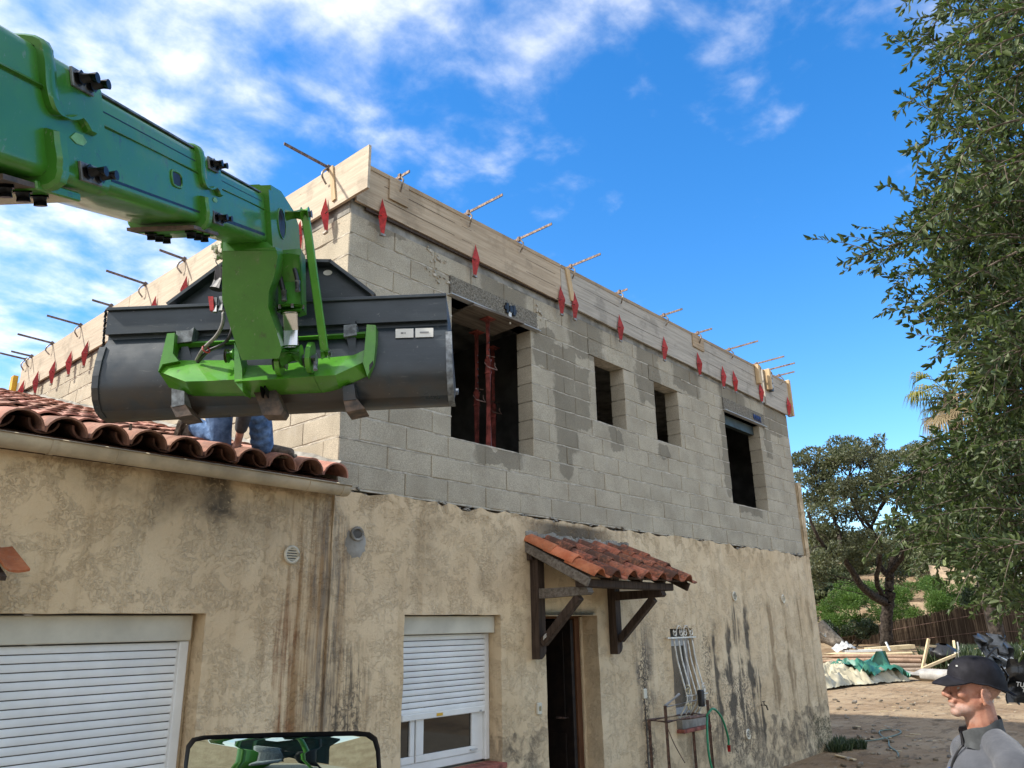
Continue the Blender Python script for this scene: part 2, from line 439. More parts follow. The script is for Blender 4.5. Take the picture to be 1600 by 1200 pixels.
# ================================================================== ground
def ground_z(x, y):
    dx, dy = x-CAM.x, y-CAM.y; d = math.hypot(dx, dy)
    if d < 43: return 0.0
    k = max(0.0, min(1.0, ((dx*.97+dy*.24)/d-.55)/.35)); k = k*k*(3-2*k)      # the bank rises only beyond the yard
    return k*min(11.0, (d-43)*.075+max(0, d-56)*.19-max(0, d-80)*.16)
t = new_mat('yard_soil')
n1 = t.noise(t.pos, .55, 6, .62); n2 = t.noise(t.pos, 3.4, 7, .7, .4); n3 = t.noise(t.pos, 24, 5, .7); n4 = t.noise(t.vmul(t.pos, (1, 2.6, 1)), 1.7, 6, .7)
c = t.mix(t.smooth(n1, .35, .65), (.245, .165, .095), (.365, .270, .168))
c = t.mix(t.m('MULTIPLY', t.smooth(n4, .50, .62), .65), c, (.13, .09, .055))
c = t.mix(t.m('MULTIPLY', t.smooth(n2, .56, .70), .55), c, (.42, .345, .25))
c = t.mix(t.m('MULTIPLY', t.smooth(n3, .58, .68), .5), c, (.075, .053, .033))
setb(t, Base_Color=c, Roughness=.97); t.b.inputs['Specular IOR Level'].default_value = .15
bump(t, t.m('ADD', n2, t.m('MULTIPLY', n3, .35)), .9, .07)
SOIL = t.mat
mb = MB(); rings = [0, 2, 4, 6, 8, 10, 12, 14, 16, 18, 20, 22, 24, 26, 28, 30, 33, 36, 39, 42, 45, 48, 52, 56, 60, 65, 70, 64, 75, 90, 120, 180, 300, 600, 1200]
NS = 128; vs = []
for r in rings:
    for k in range(NS):
        a = 2*PI*k/NS; x = CAM.x+r*math.cos(a); y = CAM.y+r*math.sin(a)
        nz = mnoise.noise(Vector((x*.25, y*.25, 0)))*.05 + mnoise.noise(Vector((x*1.1, y*1.1, 3)))*.03 if 4 < r < 40 else 0
        if -6 < x < 10.5 and -1.2 < y < 9: nz = min(nz, 0)*.5
        vs.append((x, y, ground_z(x, y)+nz))
fs = [(i*NS+k, i*NS+(k+1) % NS, (i+1)*NS+(k+1) % NS, (i+1)*NS+k) for i in range(len(rings)-1) for k in range(NS)]
ground = mb.add(vs, fs).build('ground', SOIL, smooth=180, origin=(0, 0, 0), kind='structure')

mb = MB(); mb.grid(lambda u, v: (-14+u*21.4+.25*mnoise.noise(Vector((v*9, u, 1)))*(u > .95), -22+v*21.6, .012+.006*mnoise.noise(Vector((u*30, v*30, 2)))), 60, 60)
mb.build('bounce_ground', simple('bounce_gravel', (.33, .275, .20), .95, .14, 8, bumps=.6, bscale=50, spec=.2, bdist=.01), None, 180, kind='structure')  # unseen pale gravel sheet, added to bounce warm light onto the facade
# ================================================================== house
Z0 = 2.95                                   # top of the old render, first block course
house = empty('house', (4.8, 3, 0), 'unfinished house with grey block upper storey on an ochre rendered ground floor', 'building')

def wall_openings(mb, x0, x1, z0, z1, yf, thick, ops, step=.12, ragged=0.0, wav=.004, seed=0):
    xs = {x0, x1}; zs = {z0, z1}
    for a, b, c_, d in ops: xs |= {a, b}; zs |= {c_, d}
    def fill(s):
        s = sorted(s); out = []
        for a, b in zip(s, s[1:]):
            n = max(1, int(round((b-a)/step))); out += [a+(b-a)*i/n for i in range(n)]
        return out+[s[-1]]
    xs = fill({x for x in xs if x0 <= x <= x1}); zs = fill({z for z in zs if z0 <= z <= z1})
    inside = lambda x, z: any(a < x < b and c_ < z < d for a, b, c_, d in ops)
    def P(x, z, y):
        dy = 0; dz = 0; dx = 0
        if y == yf: dy = mnoise.noise(Vector((x*2.1, z*2.1, seed)))*wav*2+mnoise.noise(Vector((x*6, z*6, seed+4)))*wav
        if abs(z-z1) < 1e-6 and ragged: dz = -abs(mnoise.noise(Vector((x*3.1, 7.7, seed))))*ragged*1.5-abs(mnoise.noise(Vector((x*11, 2.2, seed))))*ragged*.9+.01
        for a, b, c_, d in ops:
            e = mnoise.noise(Vector((x*5, z*5, 9)))*.008
            if (abs(x-a) < 1e-6 or abs(x-b) < 1e-6) and c_-.01 < z < d+.01: dx = e
            if abs(z-d) < 1e-6 and a-.01 < x < b+.01: dz += e
        return (x+dx, y+dy, z+dz)
    for i in range(len(xs)-1):
        for j in range(len(zs)-1):
            xa, xb, za, zb = xs[i], xs[i+1], zs[j], zs[j+1]
            if inside((xa+xb)/2, (za+zb)/2): continue
            yb = yf+thick
            mb.add([P(xa, za, yf), P(xb, za, yf), P(xb, zb, yf), P(xa, zb, yf)], [(0, 1, 2, 3)])
            mb.add([P(xa, za, yb), P(xb, za, yb), P(xb, zb, yb), P(xa, zb, yb)], [(3, 2, 1, 0)])
            for (ca, cb, (p, q)) in (((xa+xb)/2-(xb-xa), (za+zb)/2, ((xa, za), (xa, zb))), ((xa+xb)/2+(xb-xa), (za+zb)/2, ((xb, zb), (xb, za))),
                                     ((xa+xb)/2, (za+zb)/2-(zb-za), ((xb, za), (xa, za))), ((xa+xb)/2, (za+zb)/2+(zb-za), ((xa, zb), (xb, zb)))):
                if inside(ca, cb) or ca < x0 or ca > x1 or cb < z0 or cb > z1:
                    mb.add([P(p[0], p[1], yf), P(p[0], p[1], yb), P(q[0], q[1], yb), P(q[0], q[1], yf)], [(0, 1, 2, 3)])

WIN = (.70, 1.86, .78, 2.0); DOOR = (2.50, 3.38, -.05, 1.99); GRW = (4.87, 5.42, .86, 1.84)
mb = MB(); wall_openings(mb, -.03, 9.66, -.05, Z0, -.024, .20, [WIN, DOOR, GRW], ragged=.055, step=.085)
bm_merge = .0005
def merged(mb, name, mat, parent, smooth=50, **k):
    ob = mb.build(name, mat, parent, None, fix=False, **k); me = ob.data
    bm = bmesh.new(); bm.from_mesh(me); bmesh.ops.remove_doubles(bm, verts=bm.verts, dist=bm_merge); bmesh.ops.recalc_face_normals(bm, faces=bm.faces); bm.to_mesh(me); bm.free()
    me.shade_smooth(); me.set_sharp_from_angle(angle=math.radians(smooth)); return ob
sw = merged(mb, 'rendered_wall', STUCCO, house); sw['label'] = 'ochre render streaked with rust and black stains'
# end strip of render that climbs higher at the far corner
mb = MB()
mb.grid(lambda u, v: (9.525+u*.16+.008*mnoise.noise(Vector((v*9, u*3, 1))), -.03+.006*mnoise.noise(Vector((v*7, u*5, 2))), Z0-.02+v*1.24), 3, 14)
mb.box(9.53, 9.685, -.024, .25, Z0-.02, Z0+1.215)
mb.build('corner_strip', STUCCO, house, 40)
# inner walls, floors and slab close the rooms
mb = MB(); mb.box(.2, 9.5, .21, 8.3, 2.80, 2.945); mb.build('floor_slab', CONC, house)
mb = MB(); mb.box(.005, 9.48, .03, 8.28, 5.36, 5.60); mb.build('roof_slab', CONC, house)
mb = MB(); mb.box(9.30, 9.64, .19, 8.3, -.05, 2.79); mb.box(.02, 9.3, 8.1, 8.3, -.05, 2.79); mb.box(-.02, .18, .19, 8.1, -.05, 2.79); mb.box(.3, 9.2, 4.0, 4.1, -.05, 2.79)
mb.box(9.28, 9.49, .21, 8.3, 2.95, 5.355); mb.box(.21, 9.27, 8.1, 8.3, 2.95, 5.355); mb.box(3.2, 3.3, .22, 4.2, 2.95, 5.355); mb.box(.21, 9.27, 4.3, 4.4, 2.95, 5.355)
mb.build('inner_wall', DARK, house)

# ---- block walls
def block_mesh(L, seed, full=True):
    r = random.Random(seed); H = .188/2; D = .2; ch = .006
    h = L/2
    j = lambda s=.0022: r.uniform(-s, s)
    fr = [(-h+ch+j(), -.0+j(.0012), -H+ch+j()), (h-ch+j(), 0+j(.0012), -H+ch+j()), (h-ch+j(), 0+j(.0012), H-ch+j()), (-h+ch+j(), 0+j(.0012), H-ch+j())]
    ed = [(-h, ch, -H), (h, ch, -H), (h, ch, H), (-h, ch, H)]
    if r.random() < .35:                     # a chipped corner
        k = r.randrange(4); x, y, z = fr[k]; fr[k] = (x*.93, y+.004, z*.86)
    bk = [(-h, D, -H), (h, D, -H), (h, D, H), (-h, D, H)]
    vs = fr+ed+bk; fs = [(0, 1, 2, 3)]+[(4+i, 4+(i+1) % 4, (i+1) % 4, i) for i in range(4)]+[(8+i, 8+(i+1) % 4, 4+(i+1) % 4, 4+i) for i in range(4)]+[(11, 10, 9, 8)]
    return data_mesh('concrete_block', vs, fs, BLOCK)
BCACHE = {}
def put_block(parent, a, b, z, axis):
    L = round(b-a-.0045, 3); key = (round(L, 2), rnd.randrange(4))
    if key not in BCACHE: BCACHE[key] = block_mesh(L, hash(key) & 0xffff)
    me = BCACHE[key]; m = (a+b)/2; e = rnd.uniform(-.0035, .0035)
    if axis == 'x': return inst('concrete_block', me, parent, (m, e, z+.1), rot=(0, rnd.uniform(-.003, .003), rnd.uniform(-.004, .004)))
    return inst('concrete_block', me, parent, (e, m, z+.1), rot=(0, 0, -PI/2+rnd.uniform(-.004, .004)))
W_OPEN = [(1.24, 2.43, 3, 10), (3.62, 4.24, 6, 10), (4.97, 5.60, 6, 10), (7.01, 8.26, 3, 10)]
SOLID = {10: [(1.20, 2.53), (3.50, 4.42), (4.86, 5.74), (6.98, 8.46)]}      # cast lintels
def bed(mb, a, b, zc, axis, seed):
    n = max(2, int((b-a)/.05)); top = []; 
    for i in range(n+1):
        p = a+(b-a)*i/n; o = .004+mnoise.noise(Vector((p*7, zc*31, seed)))*.009+mnoise.noise(Vector((p*23, zc*31, seed)))*.005
        h = .0066+.004*mnoise.noise(Vector((p*13, zc*17, seed+3)))
        top.append((p, max(o, -.006), max(h, .002)))
    vs = []
    for p, o, h in top:
        for y, z in ((.03, zc-h), (o, zc-h), (o-.001, zc), (o, zc+h), (.03, zc+h)):
            vs.append((p, y, z) if axis == 'x' else (y, p, z))
    fs = [(i*5+k, i*5+k+1, (i+1)*5+k+1, (i+1)*5+k) for i in range(n) for k in range(4)]
    mb.add(vs, fs)
def cut(iv, holes):
    out = [iv]
    for a, b in holes:
        nx = []
        for p, q in out:
            if b <= p or a >= q: nx.append((p, q)); continue
            if a > p: nx.append((p, a))
            if b < q: nx.append((b, q))
        out = nx
    return out
# core behind the joints
mb = MB()
for k in range(12):
    holes = [(a, b) for a, b, c0, c1 in W_OPEN if c0 <= k < c1]
    for p, q in cut((.012, 9.49), holes):
        if q-p > .05: mb.box(p+.012, q-.012, .022, .188, Z0+k*.2, Z0+k*.2+.2)
fw_ = mb.build('block_facade', MORTAR, house); fw_['label'] = 'grey hollow concrete block facade with pale mortar beds and damp patches'
mb = MB(); mb.box(.022, .19, .21, 8.28, Z0, 5.34); gw_ = mb.build('block_gable', MORTAR, house)
gw_['label'] = 'sunlit block gable rising above the tiled roof'
mbf, mbg = MB(), MB()
for k in range(12):
    z = Z0+k*.2; off = .2 if k % 2 == 0 else 0.0
    holes = [(a, b) for a, b, c0, c1 in W_OPEN if c0 <= k < c1]+SOLID.get(k, [])
    start = .2 if k % 2 == 0 else 0.0
    for p, q in cut((start, 9.5), holes):
        js = [p]+[off+.5*i for i in range(0, 22) if p+.09 < off+.5*i < q-.09]+[q]
        for a, b in zip(js, js[1:]): put_block(fw_, a, b, z, 'x')
    bh = [(a, b) for a, b, c0, c1 in W_OPEN if c0 < k < c1]+SOLID.get(k, [])+SOLID.get(k-1, [])
    if k == 0: pass
    for p, q in cut((.0, 9.5), bh): bed(mbf, p, q, z, 'x', k)
    # gable
    gs = 0.0 if k % 2 == 0 else .2
    y1 = min(8.3, (z+.42-3.0)/.285)          # only what stands clear of the tiles
    js = [gs]+[gs+.5*i for i in range(1, 18) if gs+.5*i < y1]
    for a, b in zip(js, js[1:]): put_block(gw_, a, b, z, 'y')
    if y1 > .5: bed(mbg, 0, min(y1, 8.3), z, 'y', 40+k)
mbf.build('mortar_bed', MORTAR, fw_, None, fix=True); mbg.build('mortar_bed', MORTAR, gw_, None)
# levelling course under the boards
mb = MB()
mb.grid(lambda u, v: (.002+u*9.49, .006+.01*mnoise.noise(Vector((u*40, v*3, 1))), 5.345+v*.13), 160, 3); mb.box(.0, 9.49, .02, .19, 5.35, 5.47)
mb.build('levelling_course', CONC, house)
mb = MB(); mb.grid(lambda u, v: (.006+.01*mnoise.noise(Vector((u*40, v*3, 6))), .002+u*8.2, 5.345+v*.13), 120, 3); mb.box(.02, .19, .2, 8.2, 5.35, 5.47)
mb.build('levelling_course', CONC, house)
def lintel(x0, x1, zb, edge=True, mat=LINTEL, yf=-.014):
    mb = MB(); mb.grid(lambda u, v: (x0+u*(x1-x0), yf+.006*mnoise.noise(Vector((u*30, v*9, x0))), zb+v*.198), 40, 8); mb.box(x0, x1, yf+.006, .2, zb, zb+.198)
    l = mb.build('lintel', mat, house)
    if edge:
        m2 = MB(); m2.box(x0-.02, x1+.02, -.05, .19, zb-.012, zb-.002); m2.build('steel_angle', ALU, l)
    return l
lintel(1.20, 2.53, 4.962)['label'] = 'dark rough lintel over the propped opening'
lintel(6.98, 8.46, 4.962); lintel(3.503, 4.417, 4.951, False, BLOCK, -.002); lintel(4.863, 5.737, 4.951, False, BLOCK, -.002)
# loose mortar in broken joints
mb = MB()
for q in range(46):
    x, z = (rnd.uniform(.88, 1.2), rnd.uniform(5.02, 5.36)) if q < 30 else (rnd.uniform(2.5, 2.62), rnd.uniform(4.95, 5.3))
    s = rnd.uniform(.006, .022); mb.obox((x, .0, z), (1, rnd.random(), 0), (0, 0, 1), (0, 1, 0), s, s*.7, .014, .003)
mb.build('mortar_lumps', MORTAR, house, kind='stuff')
mb = MB()
for q in range(150):                        # crumbs along the ragged top of the render
    x = rnd.uniform(.05, 9.5); s = rnd.uniform(.005, .014)
    mb.obox((x, -.008, Z0-.005+rnd.uniform(-.05, .012)), (1, rnd.uniform(-.3, .3), rnd.uniform(-.5, .5)), (0, 0, 1), (0, 1, 0), s*1.5, s*.6, .012, .002)
mb.build('mortar_crumbs', CONC, house, kind='stuff')
# steel beam seen in the head of the far opening, blue mark on its lintel
mb = MB(); mb.box(7.02, 8.25, .10, .18, 4.80, 4.945); mb.build('steel_beam', simple('blue_grey_steel', (.030, .045, .043), .55, .2, 6), house)
def scribble(pts, r, mat, name, parent):
    mb = MB(); mb.tube(spline(pts, 4), r, 5); return mb.build(name, mat, parent, 60)
for k in range(4):
    x = 8.02+k*.075
    scribble([(x, -.023, 5.10), (x+.03, -.024, 5.02), (x+.055, -.023, 5.09), (x+.02, -.024, 5.06), (x+.06, -.023, 5.0)], .0075, BLUE, 'paint_mark', house)
# black plastic spacer with a drip of plaster on the near lintel
mb = MB()
for (a, b, c_, d) in ((1.98, 2.16, 5.045, 5.085), (2.0, 2.035, 5.01, 5.12), (2.105, 2.14, 5.01, 5.12), (2.05, 2.09, 5.03, 5.10)): mb.box(a, b, -.035-.002*len(mb.v)/8, -.012, c_, d)
sp = mb.build('black_spacer', BLACK, house)
mb = MB(); mb.prism([(-.028, 0), (.028, 0), (.018, -.06), (.012, -.13), (-.006, -.13), (-.014, -.05)], (2.06, -.03, 5.03), (1, 0, 0), (0, 0, 1), (0, 1, 0), .012); mb.build('plaster_drip', SIGNW, sp)

# ---- roller shutter window of the house
def slat_mesh(w, h, mat):
    prof = [(.0, -h/2+.003), (-.0030, -h*.30), (-.0042, 0), (-.0030, h*.32), (.0, h/2-.003), (.006, h/2-.003), (.006, -h/2+.003)]
    vs = []; fs = []; k = len(prof)
    for x in (-w/2, w/2): vs += [(x, y, z) for y, z in prof]
    fs = [tuple(range(k)), tuple(range(k, 2*k))[::-1]]+[(i, (i+1) % k, k+(i+1) % k, k+i) for i in range(k)]
    return data_mesh('slat', vs, fs, mat, 40)
def dashes(mb, x0, x1, y, z):
    n = int((x1-x0)/.022)
    for i in range(n): mb.box(x0+i*.022, x0+i*.022+.013, y-.002, y+.004, z-.0018, z+.0018)
win = empty('window', (1.3, .16, 1.3), 'white window with its roller shutter three quarters down'); win.parent = house; win.location = Vector((1.3, .16, 1.3))-WL['house']; WL['window'] = Vector((1.3, .16, 1.3))
mb = MB(); mb.box(.705, 1.855, .045, .17, 1.845, 1.992, .006); mb.build('shutter_box', SHUTBOX, win)
for x0, x1 in ((.705, .82), (1.80, 1.855)):
    mb = MB(); mb.box(x0, x1, .12, .175, .80, 1.843, .004); mb.build('guide_rail', WHITE, win)
sm = slat_mesh(.975, .0465, SHUT); mdk = MB()
for i in range(13):
    inst('slat', sm, win, (1.31, .125, 1.818-i*.047))
    dashes(mdk, .84, 1.79, .128, 1.818-i*.047-.0235)
mdk.build('slat_perforation', simple('slat_gap', (.13, .12, .10), .8), win, kind='stuff')
mb = MB(); mb.box(.825, 1.795, .112, .14, 1.188, 1.236, .005); eb = mb.build('end_bar', WHITE, win)
mb = MB(); mb.box(1.20, 1.27, .1085, .1115, 1.20, 1.222); mb.build('sticker', YEL, win)
mb = MB(); mb.box(.82, 1.80, .148, .19, .80, .868, .006); mb.box(1.715, 1.797, .149, .189, .868, 1.4); mb.box(.822, .845, .149, .189, .868, 1.4)
mb.build('window_frame', WHITE, win)
for a, b in ((.845, .985), (1.0, 1.71)):
    s = MB()
    o = .052
    s.box(a, b, .138, .176, .870, .870+o, .004); s.box(a, b, .138, .176, 1.36, 1.40)
    if a > .9: s.box(a, a+.085, .1385, .1755, .9225, 1.36, .004)
    else: s.box(b-.05, b, .1385, .1755, .9225, 1.36, .004)
    if a > .9: s.box(b-.062, b, .1385, .1755, .9225, 1.36, .004)
    s.build('sash', WHITE, win)
    g = MB(); g.box(a+.01, b-.01, .155, .162, .9, 1.38); g.build('pane', GLASS, win)
mb = MB(); mb.box(1.62, 1.70, .118, .136, .89, .90); mb.box(1.72, 1.745, .11, .125, 1.19, 1.205); mb.build('latch', ALU, win)
mb = MB()
for k in range(6): mb.box(.68+k*.2, .875+k*.2, -.075+.004*(k % 2), .14, .742, .784, .006)
mb.build('sill_tiles', BRICKR, win)
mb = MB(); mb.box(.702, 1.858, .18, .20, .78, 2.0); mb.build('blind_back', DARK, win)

# ---- door
door = empty('doorway', (2.95, .2, 0), 'dark open doorway under the porch roof'); door.parent = house; door.location = Vector((2.95, .2, 0))-WL['house']; WL['doorway'] = Vector((2.95, .2, 0))
mb = MB(); mb.box(3.255, 3.335, .182, .28, 0, 1.965); mb.build('door_jamb', DOORW, door)
mb = MB(); mb.box(2.51, 2.57, .182, .28, 0, 1.965); mb.build('door_jamb', DOORW, door)
mb = MB(); mb.box(2.505, 3.375, .182, .28, 1.966, 2.03); mb.build('door_head', DOORW, door)
mb = MB(); mb.box(3.205, 3.25, .20, 1.02, .01, 1.955, .004)
lf = mb.build('door_leaf', DOOR_SHADED, door)
for z0, z1 in ((.15, .85), (1.0, 1.85)):
    mb = MB(); mb.box(3.198, 3.204, .30, .92, z0, z1, .002); mb.build('door_panel', DOOR_SHADED, lf)
mb = MB(); mb.tube([(3.2, .27, 1.0), (3.15, .27, 1.0), (3.15, .38, 1.0)], .01, 8); mb.build('door_handle', RUST, lf, 50)
mb = MB(); mb.box(2.45, 3.42, -.22, .18, -.04, .06, .01); mb.build('door_step', CONC, door)
mb = MB(); mb.box(3.336, 3.378, .165, .182, .02, 1.98); mb.build('render_reveal', STUCCO, door)

# ---- porch roof
SLP = math.atan2(.40, .80)
porch = empty('porch_roof', (3.15, -.3, 2.3), 'mossy orange clay tiled porch roof on dark timber brackets'); porch.parent = house; porch.location = Vector((3.15, -.3, 2.3))-WL['house']; WL['porch_roof'] = Vector((3.15, -.3, 2.3))
def wave_tile(w, L, mat, hc=.062, seed=0):
    """one interlocking clay tile: a high roll beside a shallow pan, 11 mm thick"""
    n = 12; vs = []; fs = []
    def hh(u):
        if u < .60: return hc*math.sin(PI*u/.60)**.85
        return -.010*math.sin(PI*(u-.60)/.40)
    for th in (0, -.013):
        for j, y in enumerate((0, -L*.5, -L)):
            for i in range(n+1):
                u = i/n; vs.append((u*w, y, hh(u)*(1+.06*j)+th+.004*j))
    m = n+1
    q = lambda layer, j, i: layer*3*m+j*m+i
    for j in range(2):
        for i in range(n):
            fs.append((q(0, j, i), q(0, j, i+1), q(0, j+1, i+1), q(0, j+1, i))); fs.append((q(1, j, i), q(1, j+1, i), q(1, j+1, i+1), q(1, j, i+1)))
        fs.append((q(0, j, 0), q(0, j+1, 0), q(1, j+1, 0), q(1, j, 0))); fs.append((q(0, j, n), q(1, j, n), q(1, j+1, n), q(0, j+1, n)))
    for i in range(n):
        fs.append((q(0, 0, i), q(1, 0, i), q(1, 0, i+1), q(0, 0, i+1))); fs.append((q(0, 2, i), q(0, 2, i+1), q(1, 2, i+1), q(1, 2, i)))
    return data_mesh('clay_tile', vs, fs, mat, 50)
wt_me = wave_tile(.285, .36, TILED); 
CLEAN_LIT = tile_mat('clay_tile_clean_lit', (.46, .13, .055), (.60, .22, .105), .35, .22)  # less mossy clay, brightened so the sun on edge tiles is in the colour
wt_clean_lit = wave_tile(.285, .36, CLEAN_LIT)
for r in range(3):
    for cidx in range(7):
        d = .02+r*.27; x = 2.21+cidx*.272; y = -d*math.cos(SLP); z = 2.70-d*math.sin(SLP)+.018
        o = inst('clay_tile', wt_clean_lit if cidx == 0 else wt_me, porch, (x+rnd.uniform(-.005, .005), y, z+rnd.uniform(-.004, .004)), rot=(SLP-.035+rnd.uniform(-.012, .012), rnd.uniform(-.02, .02), rnd.uniform(-.015, .015)))
mb = MB()
for k in range(60):
    x = 2.25+k*.030+rnd.uniform(-.01, .01); s = rnd.uniform(.014, .03)
    mb.obox((x, -.018, 2.735+.03*abs(math.sin((x-2.21)/.272*PI))+rnd.uniform(-.012, .01)), (1, rnd.uniform(-.4, .4), rnd.uniform(-.4, .4)), (0, 0, 1), (0, 1, 0), s*1.2, s*.8, .03, .005)
mb.build('mortar_fillet', CONC, porch, kind='stuff')
def slope_pt(x, d, off=0): return Vector((x, -d*math.cos(SLP)-off*math.sin(SLP), 2.70-d*math.sin(SLP)+off*math.cos(SLP)))
nrm = Vector((0, -math.sin(SLP), math.cos(SLP)))
mb = MB(); mb.obox(slope_pt(3.17, .40, -.012), (1, 0, 0), (0, -math.cos(SLP), -math.sin(SLP)), nrm, .92, .42, .011); mb.build('roof_boarding', WOODD, porch)
for x, m in ((2.235, WOODG), (4.06, WOODD)):
    mb = MB(); mb.beam(slope_pt(x, .0, -.055), slope_pt(x, .87, -.055), .032, .085, nrm, .006); mb.build('verge_board', m, porch)
for x in (2.72, 3.25, 3.7):
    mb = MB(); mb.beam(slope_pt(x, .02, -.06), slope_pt(x, .78, -.06), .05, .07, nrm, .005); mb.build('rafter', WOODD, porch)
mb = MB(); mb.box(2.24, 3.86, -.69, -.59, 2.225, 2.30, .01); mb.build('front_purlin', WOODD, porch)
mb = MB(); mb.box(2.24, 4.02, -.085, -.026, 2.50, 2.59, .008); mb.build('wall_plate', WOODD, porch)
for x, m2 in ((2.34, WOODG), (3.64, WOODD)):
    br = MB(); br.prism([(-.05, 0), (.05, 0), (.05, -.86), (.03, -.90), (-.02, -.93), (-.05, -.93)], (x, -.026, 2.53), (1, 0, 0), (0, 0, 1), (0, -1, 0), .095)
    br.build('bracket_post', WOODD, porch)
    b2 = MB(); b2.prism([(0, .045), (-.50, .045), (-.56, .03), (-.575, -.01), (-.55, -.03), (0, -.045)], (x-.042, -.122, 2.19), (0, 1, 0), (0, 0, 1), (1, 0, 0), .084)
    b2.build('bracket_arm', m2, porch)
    b3 = MB(); b3.beam((x, -.125, 1.74), (x, -.57, 2.15), .075, .075, Vector((1, 0, 0)), .008); b3.build('bracket_strut', WOODD, porch)
mb = MB()
for k in range(3): mb.tube([Vector((2.34, -.175, 1.787))+Vector((.041*math.cos(a)*1.05, (-.035*math.sin(a)), .03*math.sin(a)+.012*k)) for a in [2*PI*i/14 for i in range(14)]], .003, 5, closed=True)
mb.build('wire_tie', SIGNW, porch)

# ---- small barred window
gw = empty('barred_window', (5.15, 0, .9), 'narrow window behind a bellied white iron grille'); gw.parent = house; gw.location = Vector((5.15, 0, .9))-WL['house']; WL['barred_window'] = Vector((5.15, 0, .9))
mb = MB(); mb.box(4.885, 4.96, .06, .12, .88, 1.72); mb.box(5.35, 5.41, .06, .12, .88, 1.72); mb.box(4.96, 5.35, .061, .119, 1.64, 1.72); mb.box(4.96, 5.35, .061, .119, .88, .95); mb.build('window_frame', ALU, gw)
mb = MB(); mb.box(4.955, 5.355, .085, .095, .94, 1.65); mb.build('pane', simple('dull_glass', (.12, .11, .09), .25, .2, 4), gw)
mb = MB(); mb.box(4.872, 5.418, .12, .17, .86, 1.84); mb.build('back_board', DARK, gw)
def belly(z):                                # grille profile: close to the wall above, swelling out below
    return float(np.interp(z, [.86, .945, 1.05, 1.118, 1.289, 1.498, 1.73], [-.040, -.105, -.168, -.162, -.120, -.072, -.05]))
zs = [1.735-i*.875/22 for i in range(23)]
for k in range(5):
    x = 4.902+k*.1085
    mb = MB(); mb.tube([(x, (belly(z-.02)+belly(z)+belly(z+.02))/3, z) for z in zs], .0105, 6); mb.build('grille_bar', IRON, gw, 60)
mb = MB(); mb.box(4.74, 5.42, -.064, -.044, 1.728, 1.745); mb.build('grille_rail', IRON, gw)
mb = MB(); mb.tube([(4.86, belly(1.10)-.012, 1.10), (5.38, belly(1.10)-.012, 1.10)], .008, 6); mb.build('grille_rail', IRON, gw)
mb = MB(); mb.tube([(4.86, -.05, .875), (5.38, -.05, .875)], .009, 6); mb.build('grille_rail', IRON, gw)
def scroll(cx, cz, y, r, turns, sgn, lead):
    pts = []
    for i in range(26):
        a = i/25*turns*2*PI; rr = r*(.25+.75*i/25); pts.append((cx+sgn*rr*math.cos(a), y, cz+rr*math.sin(a)))
    return pts+lead
for cx, sg in ((4.93, -1), (5.08, -1), (5.17, 1), (5.32, 1)):
    mb = MB(); a = scroll(cx, 1.79, -.054, .042, 1.15, sg, []); mb.tube(a, .007, 6); mb.build('grille_scroll', IRON, gw, 60)
for pts in ([(4.96, 1.745), (4.98, 1.83), (5.03, 1.87), (5.09, 1.84), (5.12, 1.745)], [(5.13, 1.745), (5.16, 1.84), (5.22, 1.87), (5.27, 1.83), (5.30, 1.745)]):
    mb = MB(); mb.tube(spline([(x, -.052, z) for x, z in pts], 5), .007, 6); mb.build('grille_scroll', IRON, gw, 60)
YELLOWED = simple('yellowed_iron', (.55, .47, .27), .5, .2, 20)
for cx, cz, sg, m in ((4.95, .99, -1, YELLOWED), (4.93, 1.16, 1, YELLOWED), (5.30, 1.0, 1, IRON), (5.32, 1.16, -1, IRON)):
    mb = MB(); mb.tube(scroll(cx, cz, -.165, .055, 1.3, sg, []), .0075, 6); mb.build('grille_scroll', m, gw, 60)
mb = MB(); mb.box(4.84, 5.50, -.13, -.03, .705, .745, .006); mb.build('sill_tile', BRICKR, gw)
mb = MB(); mb.box(4.86, 5.47, -.10, -.02, .748, .852); mb.build('sill_bed', CONC, gw)

# ---- things fixed to the facade
def vent(x, z, parent, y=-.03):
    v = MB(); R_ = .055
    v.tube([(x+R_*math.cos(a), y-.004, z+R_*math.sin(a)) for a in [2*PI*i/24 for i in range(24)]], .011, 6, closed=True)
    o = v.build('round_vent', VENTM, parent, 60)
    b = MB(); b.disc((x, y+.006, z), (0, -1, 0), R_, R_, .003, 24); b.build('vent_hole', BLACK, o)
    for k in range(5):
        zz = z-.036+k*.018; hw = math.sqrt(max(.0001, R_*R_-(zz-z)**2))-.004
        s = MB(); s.obox((x, y-.006, zz), (1, 0, 0), (0, .7, -.7), (0, .7, .7), hw, .006, .0018); s.build('louvre', VENTM, o)
    return o
vent(6.66, 2.238, house); vent(8.32, 2.227, house); vent(6.655, .508, house)
mb = MB(); mb.box(2.335, 2.40, -.045, -.02, 1.12, 1.22, .006); o = mb.build('bell_box', VENTM, house); mb = MB(); mb.box(2.352, 2.383, -.05, -.044, 1.15, 1.19, .003); mb.build('bell_button', simple('khaki_button', (.32, .27, .14), .5), o)
mb = MB(); mb.box(4.165, 4.235, -.05, -.02, 1.12, 1.22, .006); mb.build('junction_box', VENTM, house)
mb = MB(); mb.tube([(4.2, -.028, 1.11), (4.205, -.03, .8), (4.195, -.03, .4), (4.2, -.03, .02)], .008, 6); mb.build('wall_cable', simple('grey_cable', (.12, .11, .10), .7), house)
